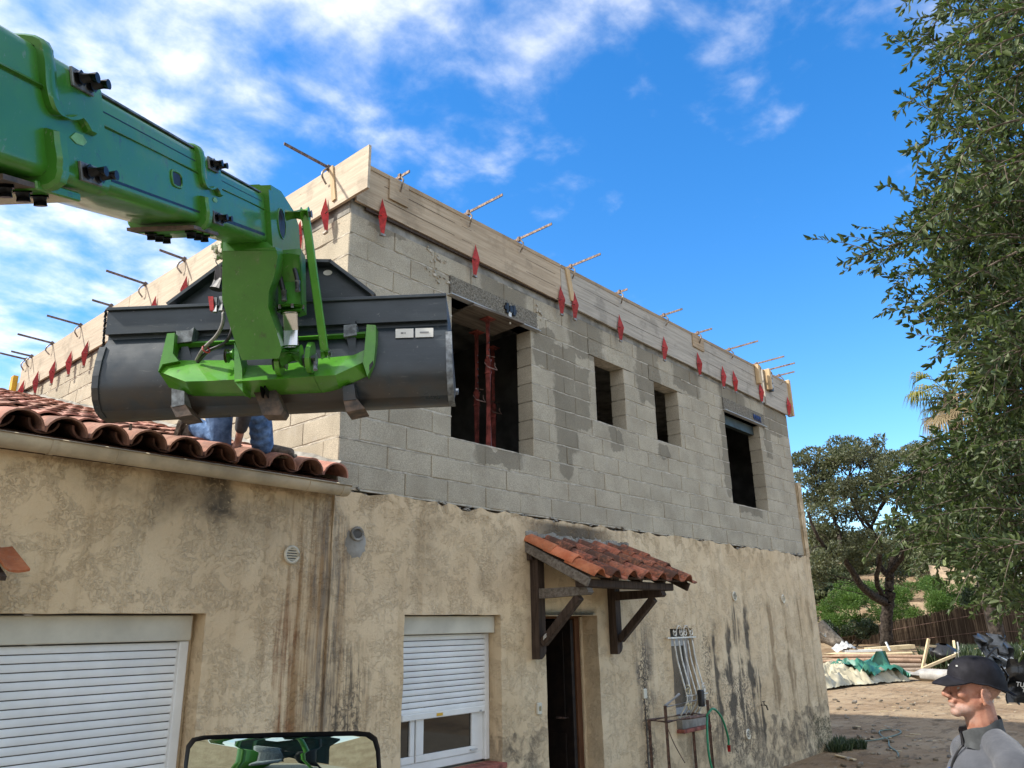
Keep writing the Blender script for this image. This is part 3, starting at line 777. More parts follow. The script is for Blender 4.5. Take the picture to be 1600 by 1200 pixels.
mb = MB(); mb.tube([(7.16, -.02, .82), (7.16, -.09, .82), (7.16, -.10, .815), (7.16, -.115, .76)], .011, 8); mb.tube([(7.16, -.07, .82), (7.16, -.07, .865)], .007, 6); mb.beam((7.12, -.07, .868), (7.20, -.07, .868), .012, .008); mb.build('garden_tap', simple('old_brass', (.10, .075, .045), .5, .3, 30, metallic=.6), house, 50)
mb = MB(); mb.tube(spline([(7.16, -.04, 1.9), (7.17, -.03, 1.93)], 2), .004, 4)
# patched hole beside the rain corner
mb = MB()
mb.grid(lambda u, v: (.19+(u-.5)*.24, -.034+.020*((u-.5)**2+(v-.5)**2)*4+.008*mnoise.noise(Vector((u*8, v*8, 2))), 2.53+(v-.5)*.26), 10, 10)
mb.build('cement_patch', CONC, house, 60)
mb = MB(); mb.tube([(.19+.055*math.cos(a), -.038+.004*math.sin(3*a), 2.60+.045*math.sin(a)) for a in [2*PI*i/18 for i in range(18)]], .012, 6, closed=True); mb.build('broken_rim', CONC, house, 60)
mb = MB(); mb.disc((.19, -.036, 2.60), (0, 1, 0), .052, .052, .004, 16); mb.build('patch_hole', DARK, house)
mb = MB(); mb.tube(spline([(9.69, -.03, 1.72), (9.75, -.06, 1.66), (9.84, -.05, 1.65), (9.90, -.03, 1.70)], 5), .012, 6); mb.build('pipe_stub', PVC, house, 60)

# ================================================================== garage annexe with its tiled roof
annex = empty('garage_annexe', (-3, 2, 0), 'low ochre garage annexe with a tiled lean-to roof beside the block gable', 'building')
GAR = (-4.6, -.97, -.05, 2.01)
mb = MB(); wall_openings(mb, -6.5, -.032, -.05, 2.93, -.005, .20, [GAR], step=.085, seed=5)
merged(mb, 'rendered_wall', STUCCO, annex)
mb = MB(); mb.box(-6.48, -.04, 8.1, 8.3, 0, 4.9); mb.box(-6.5, -6.32, .2, 8.1, 0, 2.9); mb.build('rear_wall', DARK, annex)
gs = empty('garage_shutter', (-2.8, .17, 0), 'closed white slatted roller shutter of the garage'); gs.parent = annex; gs.location = Vector((-2.8, .17, 0))-WL['garage_annexe']; WL['garage_shutter'] = Vector((-2.8, .17, 0))
mb = MB(); mb.box(-4.59, -1.0, .10, .19, 1.845, 2.0, .006); mb.build('shutter_box', SHUTBOX, gs)
mb = MB(); mb.box(-1.06, -1.0, .12, .192, 0, 1.843, .005); mb.build('guide_rail', WHITE, gs)
mb = MB(); mb.box(-4.59, -4.52, .12, .192, 0, 1.843, .005); mb.build('guide_rail', WHITE, gs)
sm = slat_mesh(3.47, .0465, SHUT); mdk = MB()
for i in range(39):
    inst('slat', sm, gs, (-2.79, .155, 1.815-i*.047))
    dashes(mdk, -2.6, -1.07, .157, 1.815-i*.047-.0235)
mdk.build('slat_perforation', MATS['slat_gap'], gs, kind='stuff')
mb = MB(); mb.box(-4.55, -1.02, .165, .172, .0, 1.84); mb.build('shutter_back', MATS['slat_gap'], gs)
mb = MB(); mb.box(-.999, -.972, .15, .192, 0, 2.0); mb.build('reveal_post', STUCCO, gs)
vent(-.37, 2.413, annex, -.012)
# roof
RS = math.atan(.285); rdn = Vector((0, -math.cos(RS), -math.sin(RS))); rn = Vector((0, -math.sin(RS), math.cos(RS)))
def roof_pt(x, y, off=0): return Vector((x, y, 3.0+.285*y))+rn*off
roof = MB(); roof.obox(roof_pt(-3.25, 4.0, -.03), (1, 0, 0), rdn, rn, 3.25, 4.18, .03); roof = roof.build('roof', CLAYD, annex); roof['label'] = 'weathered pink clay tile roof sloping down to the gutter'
def barrel(r0, r1, L, mat, name, up=1, seg=9):
    """tapered half-barrel tile, lower end at the origin, running up +y, 12 mm thick"""
    vs = []; fs = []
    for th in (0, .012):
        for y, r in ((0, r0), (L, r1)):
            for k in range(seg+1):
                a = PI*k/seg; rr = r-th; vs.append((rr*math.cos(a), y, up*rr*math.sin(a)*.92))
    m = seg+1; q = lambda l, j, i: l*2*m+j*m+i
    for i in range(seg):
        fs += [(q(0, 0, i), q(0, 0, i+1), q(0, 1, i+1), q(0, 1, i)), (q(1, 0, i), q(1, 1, i), q(1, 1, i+1), q(1, 0, i+1)), (q(0, 0, i), q(1, 0, i), q(1, 0, i+1), q(0, 0, i+1)), (q(0, 1, i), q(0, 1, i+1), q(1, 1, i+1), q(1, 1, i))]
    fs += [(q(0, 0, 0), q(0, 1, 0), q(1, 1, 0), q(1, 0, 0)), (q(0, 0, seg), q(1, 0, seg), q(1, 1, seg), q(0, 1, seg))]
    return data_mesh(name, vs, fs, mat, 40)
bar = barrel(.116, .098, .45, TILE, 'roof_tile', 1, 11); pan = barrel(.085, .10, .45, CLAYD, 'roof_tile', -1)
far = MB()
n_cov = 0
cells = []
for ci in range(27):
    x = -.115-ci*.235
    for ri in range(24):
        y = -.13+ri*.335
        d = (Vector((x, y, 3))-CAM).length
        vis = (x+.28*0) > -2.75+(y+.1)*.27
        cells.append((0 if vis else 1, d, ci, ri, x, y))
cells.sort()
pm = MB()
for k, (_, d, ci, ri, x, y) in enumerate(cells):
    for cover in (1, 0):
        xx = x if cover else x-.1175
        p = roof_pt(xx+rnd.uniform(-.006, .006), y+(rnd.uniform(-.015, .015))+(0 if cover else .06), (.030 if cover else .088)+rnd.uniform(-.004, .006))
        rot = (RS-.022+rnd.uniform(-.012, .012), rnd.uniform(-.03, .03), rnd.uniform(-.03, .03))
        if (cover and k < 240) or (not cover and ri == 0 and ci < 16):
            inst('roof_tile', bar if cover else pan, roof, p, rot)
        else:
            src = bar if cover else pan
            M_ = Matrix.Translation(p) @ __import__('mathutils').Euler(rot).to_matrix().to_4x4()
            far.add([M_ @ v.co for v in src.vertices], [tuple(f.vertices) for f in src.polygons])
far.build('roof_tile', TILE, roof, 40, fix=False, kind='stuff')
# mortar flashing where tiles meet the gable
mb = MB(); mb.grid(lambda u, v: (-.075*(1-v)**1.3-.004+.012*mnoise.noise(Vector((u*60, v*4, 3))), -.05+u*8.2, 3.0+.285*(-.05+u*8.2)+.10+.06*v+.02*mnoise.noise(Vector((u*30, v*3, 8)))), 140, 5); mb.build('flashing', CONC, annex, 60)
# gutter
gut = MB(); prof = []
for k in range(11):
    a = PI+PI*k/10; prof.append((.066*math.cos(a), .066*math.sin(a)))
prof = [(-.066, .006)]+prof+[(.066, .012)]
inner = [(x*.94, z*.94+.001) for x, z in prof[::-1]]
gp = prof+inner
gut.sweep(gp, [(-6.5, -.135, 2.955), (-.01, -.135, 2.922)], [((0, 1, 0), (0, 0, 1))]*2)
gut.tube([(-6.5, -.203, 2.963), (-.01, -.203, 2.930)], .009, 8)
gutter = gut.build('gutter', PVC, annex, 40)
def gz(x): return 2.922-.033*(x+.01)/6.49
for x, w in ((-2.07, .028), (-1.72, .010), (-.37, .012), (-3.0, .03), (-4.2, .03), (-.055, .05)):
    b = MB(); q = [(i*1.06, j*1.06) for i, j in prof]; q2 = [(i*1.0, j*1.0) for i, j in prof[::-1]]
    b.sweep(q+q2, [(x-w/2, -.135, gz(x)), (x+w/2, -.135, gz(x))], [((0, 1, 0), (0, 0, 1))]*2); b.build('gutter_bracket', PVC, gutter, 40)
mb = MB(); mb.prism(prof, (-.012, -.135, 2.922), (0, 1, 0), (0, 0, 1), (1, 0, 0), .006); mb.build('gutter_end', PVC, gutter)
mb = MB(); mb.box(-6.5, -.04, -.065, -.008, 2.885, 2.93); mb.build('eaves_board', WOODD, annex)
# stub of the garage door's own tiled hood at the frame's left edge
for k in range(6): inst('hood_tile', wt_clean_lit, annex, (-2.43-.272*k, -.03, 2.36), rot=(math.radians(24), 0, 0))
mb = MB(); mb.obox((-3.2, -.2, 2.245), (1, 0, 0), (0, -.9, -.4), (0, -.4, .9), .95, .19, .012); mb.build('hood_board', WOODD, annex)
def ray(u, v): return CF + CR*((u-800)/FPX) + CU*((600-v)/FPX)
def on(u, v, P, nrm):
    """where the surveyed line of sight (u, v) meets the plane through P with normal nrm"""
    d = ray(u, v); return CAM + d*((Vector(P)-CAM).dot(nrm)/d.dot(nrm))
def on_y(u, v, y): return on(u, v, (0, y, 0), Vector((0, 1, 0)))
def on_x(u, v, x): return on(u, v, (x, 0, 0), Vector((1, 0, 0)))
# ================================================================== shuttering boards
def zt(x): return 5.858+.0140*x
def zb(x): return 5.450-.0085*x
def panel_x(x0, x1, mat, label, y0=-.047, lift=0.0):
    mb = MB(); n = max(4, int((x1-x0)/.12)); T = .027
    def P(i, top, back):
        x = x0+(x1-x0)*i/n; z = zt(x) if top else zb(x)+lift
        return (x, (y0+T if back else y0)+.006*mnoise.noise(Vector((x*.8, 0, 0))), z+.004*mnoise.noise(Vector((x*4, top, 2))))
    for a, b in (((0, 0), (1, 0)), ((1, 1), (0, 1)), ((1, 0), (1, 1)), ((0, 1), (0, 0))):
        vs = []
        for i in range(n+1): vs += [P(i, *a), P(i, *b)]
        mb.add(vs, [(2*i, 2*i+1, 2*i+3, 2*i+2) for i in range(n)])
    for i in (0, n): mb.add([P(i, 0, 0), P(i, 1, 0), P(i, 1, 1), P(i, 0, 1)], [(0, 1, 2, 3)])
    ob = mb.build('formwork_panel', mat, None, None, label=label, cat='formwork board', group='shuttering boards round the wall head')
    bm = bmesh.new(); bm.from_mesh(ob.data); bmesh.ops.remove_doubles(bm, verts=bm.verts, dist=1e-4); bmesh.ops.recalc_face_normals(bm, faces=bm.faces); bm.to_mesh(ob.data); bm.free()
    return ob
p1 = panel_x(.02, 2.945, PLYX, 'tan plywood formwork panel on the shaded facade, nearest the house corner')
p2 = panel_x(2.955, 8.50, PLYX2, 'long greyish formwork panel along the middle of the shaded facade')
p3 = panel_x(8.56, 9.60, PLYX2, 'short formwork panel at the far right end of the facade', lift=-.02)
for p, x0, x1 in ((p1, .02, 2.945), (p2, 2.955, 8.5), (p3, 8.56, 9.6)):
    mb = MB(); mb.beam((x0+.01, -.050, zt(x0)-.022), (x1-.01, -.050, zt(x1)-.022), .004, .042); mb.build('top_batten', WOODX, p)
    mb = MB()
    xx = x0+.3
    while xx < x1-.2:                         # board seams pencilled by saw cuts
        for k in (1, 2):
            z = zb(xx)+(zt(xx)-zb(xx))*k/3
            L = min(.9, x1-.1-xx); mb.beam((xx, -.0478, z), (xx+L, -.0478, z), .0012, .0035)
        xx += 1.0
    mb.build('board_seam', WOODD, p)
mb = MB()
def PL(y0, y1, label, mat=PLYY):
    mb = MB(); n = max(4, int((y1-y0)/.15)); T = .027; x0 = -.047
    zt_, zb_ = (lambda y: 5.872-.003*y), (lambda y: 5.450-.011*y)
    def P(i, top, back):
        y = y0+(y1-y0)*i/n; return (x0+(T if back else 0)+.006*mnoise.noise(Vector((0, y*.8, 5))), y, (zt_(y) if top else zb_(y))+.004*mnoise.noise(Vector((y*4, top, 9))))
    for a, b in (((0, 0), (1, 0)), ((1, 1), (0, 1)), ((1, 0), (1, 1)), ((0, 1), (0, 0))):
        vs = []
        for i in range(n+1): vs += [P(i, *a), P(i, *b)]
        mb.add(vs, [(2*i, 2*i+1, 2*i+3, 2*i+2) for i in range(n)])
    for i in (0, n): mb.add([P(i, 0, 0), P(i, 1, 0), P(i, 1, 1), P(i, 0, 1)], [(0, 1, 2, 3)])
    return mb.build('formwork_panel', mat, None, None, label=label, cat='formwork board', group='shuttering boards round the wall head')
PL(-.275, 4.3, 'sunlit formwork panel on the gable, overshooting the house corner')
PL(4.31, 7.95, 'sunlit formwork panel at the far left of the gable')
mb = MB(); mb.box(9.62, 9.685, -.085, .02, 5.36, 6.03, .006); mb.build('end_board', WOODZ, None, label='upright timber board closing the right end of the formwork', cat='formwork board')
mb = MB(); mb.box(.14, 2.9, -.030, -.008, 5.415, 5.445); mb.build('packing_batten', WOODD, None, label='dark packing batten under the formwork beside the house corner', cat='batten')
# scraps of board nailed under the clamps
for (x0, x1, z0, z1, m, lb) in ((.37, .60, 5.62, 5.855, PLYX, 'square plywood offcut nailed on the formwork near the house corner'),
                                (6.08, 6.42, 5.72, 5.94, WOODX, 'wooden offcut on the formwork above the middle red brackets')):
    mb = MB(); mb.box(x0, x1, -.066, -.049, z0, z1, .003); mb.build('board_offcut', m, None, label=lb, cat='wood offcut', group='offcuts on the formwork')
mb = MB(); mb.prism([(-.035, 0), (.035, 0), (.13, -.38), (.055, -.39)], (3.06, -.068, 5.88), (1, 0, 0), (0, 0, 1), (0, 1, 0), .018); mb.build('board_offcut', WOODZ, None, label='slanting batten hung on the formwork beside the panel joint', cat='wood offcut', group='offcuts on the formwork')
mb = MB(); mb.box(8.22, 8.30, -.12, -.052, 5.64, 5.97, .004); mb.build('board_offcut', WOODZ, None, label='pale upright block on the formwork left of the black plastic part', cat='wood offcut', group='offcuts on the formwork')
wb = empty('junction_block', (8.72, -.09, 5.75), 'wooden block with a black slotted plastic part at the right end of the formwork', 'block')
mb = MB(); mb.box(8.60, 8.66, -.15, -.052, 5.62, 5.98, .004); mb.build('side_board', WOODZ, wb)
mb = MB(); mb.box(8.66, 8.80, -.11, -.052, 5.62, 5.97, .004); mb.build('plastic_tray', BLACK, wb)
for k in range(3): mb = MB(); mb.box(8.68, 8.78, -.118, -.1105, 5.68+k*.09, 5.735+k*.09); mb.build('slot', ALU, wb)
mb = MB(); mb.prism([(0, 0), (.05, .01), (.12, -.36), (.07, -.37)], (-.064, .27, 5.87), (0, -1, 0), (0, 0, 1), (1, 0, 0), .016); mb.build('board_offcut', WOODZ, None, label='slanting batten on the sunlit panel under the first clamp', cat='wood offcut', group='offcuts on the formwork')
mb = MB(); mb.box(-.12, -.05, 8.02, 8.14, 5.20, 5.66, .004); mb.build('yellow_board', YEL, None, label='yellow upright board at the far left end of the gable', cat='board')

# ---- red folded brackets
def bracket_mesh():
    """folded plate: pointed head, wide shoulder with a fold, narrow foot"""
    mb = MB(); V = [(.0, -.012, .190), (-.040, -.006, .0), (.004, -.072, -.005), (.030, -.004, -.005), (-.014, -.006, -.172), (.004, -.030, -.170), (.014, -.005, -.170)]
    F = [(0, 1, 2), (0, 2, 3), (1, 4, 5, 2), (2, 5, 6, 3), (4, 6, 5), (0, 3, 1), (1, 3, 6, 4)]
    return mb.add(V, F)
bm_ = bracket_mesh(); br_me = data_mesh('bracket_plate', bm_.v, bm_.f, RED)
nl = MB(); nl.tube([(-.10, -.03, -.005), (.05, -.035, .005)], .0045, 5); nail_me = data_mesh('pin', nl.v, nl.f, ROD)
cl_ = MB(); cl_.box(-.03, .02, -.03, -.004, -.185, -.165); claw_me = data_mesh('claw', cl_.v, cl_.f, RODG)
def red_bracket(p, rz, label, tilt):
    e = empty('red_bracket', p, label, 'bracket', 'red formwork brackets'); e.rotation_euler = (0, tilt, rz)
    for nm, me in (('plate', br_me), ('pin', nail_me), ('claw', claw_me)):
        o = bpy.data.objects.new(nm, me); COL.objects.link(o); o.parent = e
BR = [(597, 340), (742, 408), (876, 470), (897, 478), (968, 513), (1037, 545), (1091, 569), (1129, 589), (1147, 596), (1188, 613), (1231, 635)]
for k, (u, v) in enumerate(BR):
    p = on_y(u, v, -.06); red_bracket((p.x, -.052, p.z), 0, '%s red steel bracket from the house corner on the shaded facade formwork' % ordinal(k), rnd.uniform(-.11, .11))
BL = [(510, 337), (469, 372), (290, 455), (242, 485), (135, 553), (110, 568), (84, 582), (58, 598), (35, 612)]
for k, (u, v) in enumerate(BL):
    p = on_x(u, v, -.06); red_bracket((-.052, p.y, p.z), -PI/2, '%s red steel bracket from the house corner on the sunlit gable formwork' % ordinal(k), rnd.uniform(-.11, .11))
# ---- screw clamps: flat bar across the wall with a bent jaw
def clamp(p, out, L, drop, label, rr):
    """p on the board's top edge, out = unit vector off the wall"""
    e = empty('wall_clamp', p, label, 'clamp', 'clamps across the wall head')
    p = Vector(p); out = Vector(out); up = Vector((0, 0, 1)); side = out.cross(up)
    mb = MB(); mb.beam(p-out*.32, p+out*L+up*.05*L, .010, .026, up); mb.build('bar', ROD, e)
    j = side*rr
    path = [p+up*.035+out*.0, p+up*.0+out*.012, p-up*drop*.35+out*.055+j*.02, p-up*drop*.62+out*.060+j*.05, p-up*drop*.8+out*.04+j*.03, p-up*drop+out*.012]
    mb = MB(); mb.tube(spline(path, 4), .0095, 6); mb.build('jaw', RODG, e, 60)
    mb = MB(); mb.obox(p+up*.005, out, side, up, .016, .016, .024); mb.build('slide', ROD, e)
    mb = MB(); mb.tube([p-out*.27+up*.02, p-out*.27-up*.16], .009, 6); mb.build('fixed_jaw', RODG, e)
RD = [((640, 262), (626, 275), 630), ((785, 298), (733, 330), 733), ((862, 345), (812, 373), 815), ((938, 392), (893, 418), 900), ((980, 449), (969, 458), 970), ((1066, 482), (1038, 492), 1040),
      ((1112, 509), (1091, 520), 1095), ((1184, 529), (1140, 545), 1143), ((1225, 555), (1183, 568), 1186), ((1241, 561), (1201, 575), 1205), ((1241, 579), (1218, 588), 1222)]
for k, (tp, hk, _) in enumerate(RD):
    h0 = on_y(hk[0], hk[1], -.06); e0 = on_x(tp[0], tp[1], h0.x)
    clamp((h0.x, -.052, zt(h0.x)+.035), (0, -1, 0), max(.12, -e0.y-.05), .16, '%s steel clamp from the house corner on top of the shaded facade' % ordinal(k), rnd.uniform(-.6, .8))
LD = [((445, 215), (512, 262)), ((250, 385), (287, 406)), ((166, 423), (226, 444)), ((144, 469), (172, 483)), ((74, 490), (125, 508)), ((28, 520), (80, 540)), ((17, 552), (48, 560)), ((0, 552), (40, 565))]
for k, (tp, hk) in enumerate(LD):
    h0 = on_x(hk[0], hk[1], -.06); e0 = on_y(tp[0], tp[1], h0.y)
    clamp((-.052, h0.y, 5.885-.003*h0.y), (-1, 0, 0), max(.15, -e0.x-.05), .17, '%s steel clamp from the house corner on top of the sunlit gable' % ordinal(k), rnd.uniform(-.6, .8))

# ---- steel props in the big opening
def prop(x, y, zbase, ztop, label, rz):
    e = empty('steel_prop', (x, y, zbase), label, 'prop', 'props in the large opening')
    zm = zbase+(ztop-zbase)*.62
    mb = MB(); mb.tube([(x, y, zbase+.01), (x, y, zm)], .030, 12); mb.build('outer_tube', REDPROP, e, 40)
    mb = MB(); mb.tube([(x, y, zm-.02), (x, y, ztop-.01)], .024, 12); it = mb.build('inner_tube', REDPROP, e, 40)
    for k in range(6):
        mb = MB(); a = rz; z = zm+.1+k*.075
        if z < ztop-.05: mb.disc((x+.0235*math.cos(a), y+.0235*math.sin(a), z), (math.cos(a), math.sin(a), 0), .006, .006, .002, 8); mb.build('pin_hole', BLACK, it)
    mb = MB(); mb.disc((x, y, zm-.075), (0, 0, 1), .037, .037, .15, 14); mb.build('screw_collar', REDPROP, e, 40)
    mb = MB(); mb.tube([(x-.075, y-.02, zm+.02), (x-.07, y-.055, zm-.03), (x+.07, y-.055, zm-.03), (x+.075, y-.02, zm+.02), (x+.065, y-.03, zm+.05)], .006, 6); mb.build('handle', RUST, e, 60)
    mb = MB(); mb.tube([(x-.055, y-.03, zm+.10), (x+.06, y-.035, zm+.11)], .005, 6); mb.build('locking_pin', RUST, e)
    for z in (zbase, ztop-.008): mb = MB(); mb.box(x-.06, x+.06, y-.06, y+.06, z, z+.008); mb.build('end_plate', REDPROP, e)
a = on_y(763, 600, .08); b_ = on_y(745, 600, .42)
prop(a.x, .08, 3.551, 4.915, 'nearer red steel prop standing on the sill of the large opening', -1.9)
prop(b_.x, .42, 2.946, 4.915, 'red steel prop further inside, left of the nearer one', -1.9)
c3 = on_y(771, 640, .62); prop(c3.x, .62, 2.946, 4.915, 'red steel prop mostly hidden behind the nearer prop', -1.9)
mb = MB(); mb.obox((1.86, .16, 4.932), (.95, -.06, 0), (.06, .95, 0), (0, 0, 1), .36, .24, .013, .003); mb.build('head_plank', WOODG, None, label='wooden plank held under the near lintel by the red props', cat='plank')

# ---- old iron stand with hose under the barred window
st_ = empty('iron_stand', (5.15, -.35, 0), 'rusty iron frame standing under the barred window', 'stand')
def leg(x, y, zt_): mb = MB(); mb.tube([(x+rnd.uniform(-.01, .01), y, 0), (x, y, zt_)], .018, 8); mb.build('leg', RUST, st_, 60)
L_, R_ = on_y(1041, 1128, -.30), on_y(1107, 1117, -.30); zl, zr = on_y(1038, 1103, -.30).z, on_y(1104, 1094, -.30).z
leg(L_.x, -.30, zl); leg(R_.x, -.30, zr); leg(L_.x+.05, -.06, L_.z); leg(R_.x+.05, -.06, R_.z)
mb = MB(); mb.tube([L_, (L_+R_)/2+Vector((0, -.005, .005)), R_], .018, 8); mb.build('front_rail', RUST, st_, 60)
mb = MB(); mb.tube([(L_.x+.05, -.06, L_.z), (R_.x+.05, -.06, R_.z)], .014, 8); mb.build('rear_rail', RUST, st_, 60)
mb = MB(); mb.tube([L_, (L_.x+.05, -.06, L_.z)], .012, 8); mb.build('side_rail', RUST, st_, 60)
mb = MB(); mb.tube([R_, (R_.x+.05, -.06, R_.z)], .012, 8); mb.build('side_rail', RUST, st_, 60)
mb = MB(); mb.tube([(L_.x, -.30, zl), on_y(1061, 1085, -.22)], .016, 8); mb.build('grey_tube', ALU, st_, 60)
mb = MB(); mb.tube([(L_.x+.02, -.31, zl-.01), on_y(1088, 1094, -.26)], .008, 6); mb.build('grey_tube', ALU, st_, 60)
mb = MB(); mb.tube(spline([L_+Vector((-.02, -.02, -.05)), L_+Vector((.05, -.04, -.2)), L_+Vector((.15, -.05, -.33)), L_+Vector((.24, -.05, -.42))], 5), .005, 5); mb.build('loose_wire', RUST, st_)
mb = MB(); mb.obox((R_.x-.03, -.24, zr+.02), (1, 0, 0), (0, 1, 0), (0, 0, 1), .035, .03, .09, .01); mb.build('black_can', BLACK, st_)
hs_ = empty('garden_hose', (5.4, -.3, .8), 'green garden hose draped over the rusty stand', 'hose')
mb = MB(); mb.tube(spline([(5.03, -.33, .90), (5.19, -.33, .95), (5.42, -.31, .83), (5.55, -.30, .62), (5.57, -.29, .52)], 6), .013, 8); mb.tube(spline([(5.03, -.33, .90), (4.90, -.38, .74), (4.86, -.40, .5), (4.93, -.41, .25), (5.01, -.42, .02)], 6), .013, 8); mb.build('hose_line', HOSE, hs_, 80)
mb = MB(); mb.disc((5.57, -.29, .52), (0, 0, -1), .022, .018, .07, 10); mb.build('hose_connector', RED, hs_, 60)
# ================================================================== telehandler: boom, head, carriage, mirror, cab
def machine_paint(name, a_, b_):
    t = new_mat(name)
    n1 = t.noise(t.pos, 7, 6, .65); n2 = t.noise(t.pos, 42, 5, .7); n3 = t.noise(t.vmul(t.pos, (3, 3, 3)), 1.0, 4)
    c = t.mix(t.smooth(n1, .3, .7), a_, b_)
    c = t.mix(t.m('MULTIPLY', t.smooth(n2, .64, .74), .50), c, (.055, .050, .036))
    c = t.mix(t.m('MULTIPLY', t.smooth(n1, .56, .72), .30), c, (.16, .15, .10))
    sc_ = t.noise(t.vmul(t.pos, (30, 6, 14)), 2.2, 4, .75); c = t.mix(t.m('MULTIPLY', t.smooth(sc_, .62, .69), .45), c, (.22, .25, .16))
    gr_ = t.noise(t.pos, 17, 6, .75); c = t.mix(t.m('MULTIPLY', t.smooth(gr_, .57, .70), .60), c, (.035, .032, .022))
    setb(t, Base_Color=c, Roughness=t.n('MapRange', {0: n1, 1: .3, 2: .7, 3: .30, 4: .46})); t.b.inputs['Coat Weight'].default_value = .45; t.b.inputs['Coat Roughness'].default_value = .09
    return t.mat
GREEN = machine_paint('machine_green', (.031, .155, .009), (.044, .198, .013))
GREEN_LIT = machine_paint('machine_green_lit', (.060, .235, .012), (.085, .295, .018))  # same machine green, lightened: sunlight on carriage and link put into the colour
t = new_mat('bucket_anthracite')
n1 = t.noise(t.vmul(t.pos, (2, 2, 9)), 1.3, 6, .65); n2 = t.noise(t.pos, 38, 5, .75); n3 = t.noise(t.pos, 5, 5)
X, Y, Z = xz(t)
c = t.mix(t.smooth(n1, .3, .7), (.015, .023, .029), (.028, .039, .048))
c = t.mix(t.m('MULTIPLY', t.smooth(n2, .63, .72), .5), c, (.26, .25, .23))
sc2 = t.noise(t.vmul(t.pos, (3, 3, 26)), 2.4, 4, .75); c = t.mix(t.m('MULTIPLY', t.smooth(sc2, .60, .70), .35), c, (.16, .16, .155))
soil = t.m('MULTIPLY', t.n('MapRange', {0: t.m('ADD', Z, t.m('MULTIPLY', n3, .25)), 1: 3.40, 2: 3.20, 3: 0.0, 4: 1.0}), t.smooth(n3, .32, .6))
c = t.mix(t.m('MULTIPLY', soil, .75), c, (.060, .040, .025))  # soil low on the bucket, its colour darkened to paint in the underside shade
setb(t, Base_Color=c, Roughness=t.n('MapRange', {0: n3, 1: .3, 2: .7, 3: .26, 4: .48})); t.b.inputs['Specular IOR Level'].default_value = .55
BUCKET = t.mat
PADG = simple('pad_steel', (.20, .20, .19), .5, .25, 20, metallic=.4)
BOLT = simple('black_bolt', (.010, .011, .013), .42, .2, 30, metallic=.2)
CHROME = simple('chrome_rod', (.62, .63, .65), .12, .05, 10, metallic=1.0)
STEELG = simple('scraped_grey_paint', (.19, .21, .225), .5, .3, 24, bumps=.15)
HOSEB = simple('hydraulic_hose', (.02, .02, .022), .5, .2, 20)
HOSEG = simple('grey_braid_hose', (.20, .19, .17), .5, .2, 40)
RUSTB = simple('worn_rusty_pad', (.13, .085, .058), .7, .4, 16, bumps=.4, col2=(.05, .045, .042))

mw_ = (CR+.047*CU+.034*CF).normalized()
mb_ = CF-.038*CR+.0897*CU; mb_ = (mb_-mw_*mb_.dot(mw_)).normalized(); mn_ = mw_.cross(mb_)
mu_ = (Vector((0, 0, 1))-mw_*mw_.z).normalized(); mh_ = mu_.cross(mw_)
BA = px(412, 299, 3.8)-mw_*.10-mn_*.13                       # boom axis where the head starts
tele = empty('telehandler', (BA-mb_*5.2).to_tuple()[:2]+(0,), 'lime green telescopic handler, its boom reaching in from the left', 'telehandler')

def section(H, Wd, s0, s1, ch=.03):
    """rounded box section along the boom"""
    a, b = Wd/2, H/2; prof = []
    for cx_, cy_, a0 in ((a-ch, b-ch, 0), (-a+ch, b-ch, 90), (-a+ch, -b+ch, 180), (a-ch, -b+ch, 270)):
        for k in range(4):
            an = math.radians(a0+k*30); prof.append((cx_+ch*math.cos(an), cy_+ch*math.sin(an)))
    m = MB(); m.sweep(prof, [BA+mb_*s0, BA+mb_*s1], [(mw_, mn_)]*2); return m
def bpt(s, w, n): return BA+mb_*s+mw_*w+mn_*n
st1 = section(.31, .29, -5.0, -1.72).build('boom_section', GREEN, tele, 35); st1['label'] = 'outer green boom section, nearest'
st2 = section(.275, .245, -4.8, -.70).build('boom_section', GREEN, tele, 35); st2['label'] = 'middle green boom section with a slot'
st3 = section(.245, .20, -3.5, .02).build('boom_section', GREEN, tele, 35); st3['label'] = 'inner scratched boom section'
def band(path, hw, ht, name, parent):
    """flat reinforcing band: path of (s, w, n), raised by ht away from the boom axis"""
    P = []
    for q in spline([Vector(p) for p in path], 5): P.append(q)
    vs = []
    for i, q in enumerate(P):
        tg = (P[min(i+1, len(P)-1)]-P[max(i-1, 0)]); out = Vector((0, tg.z, -tg.y))
        if out.length < 1e-6 or out.y*q.y+out.z*q.z < 0: out = -out if out.length > 1e-6 else Vector((0, 1, 0))
        out.normalize(); f = 1 if 0 < i < len(P)-1 else .3
        for ds, h in ((-hw, -.004), (-hw, ht*.7*f), (-hw*.6, ht*f), (hw*.6, ht*f), (hw, ht*.7*f), (hw, -.004)): vs.append(bpt(q.x+ds, q.y+out.y*h, q.z+out.z*h))
    k = 6; n = len(P); fs = [(i*k+a, i*k+(a+1) % k, (i+1)*k+(a+1) % k, (i+1)*k+a) for i in range(n-1) for a in range(k)]+[tuple(range(k)), tuple((n-1)*k+a for a in range(k))]
    m = MB(); m.add(vs, fs); m.build(name, GREEN, parent, 35)
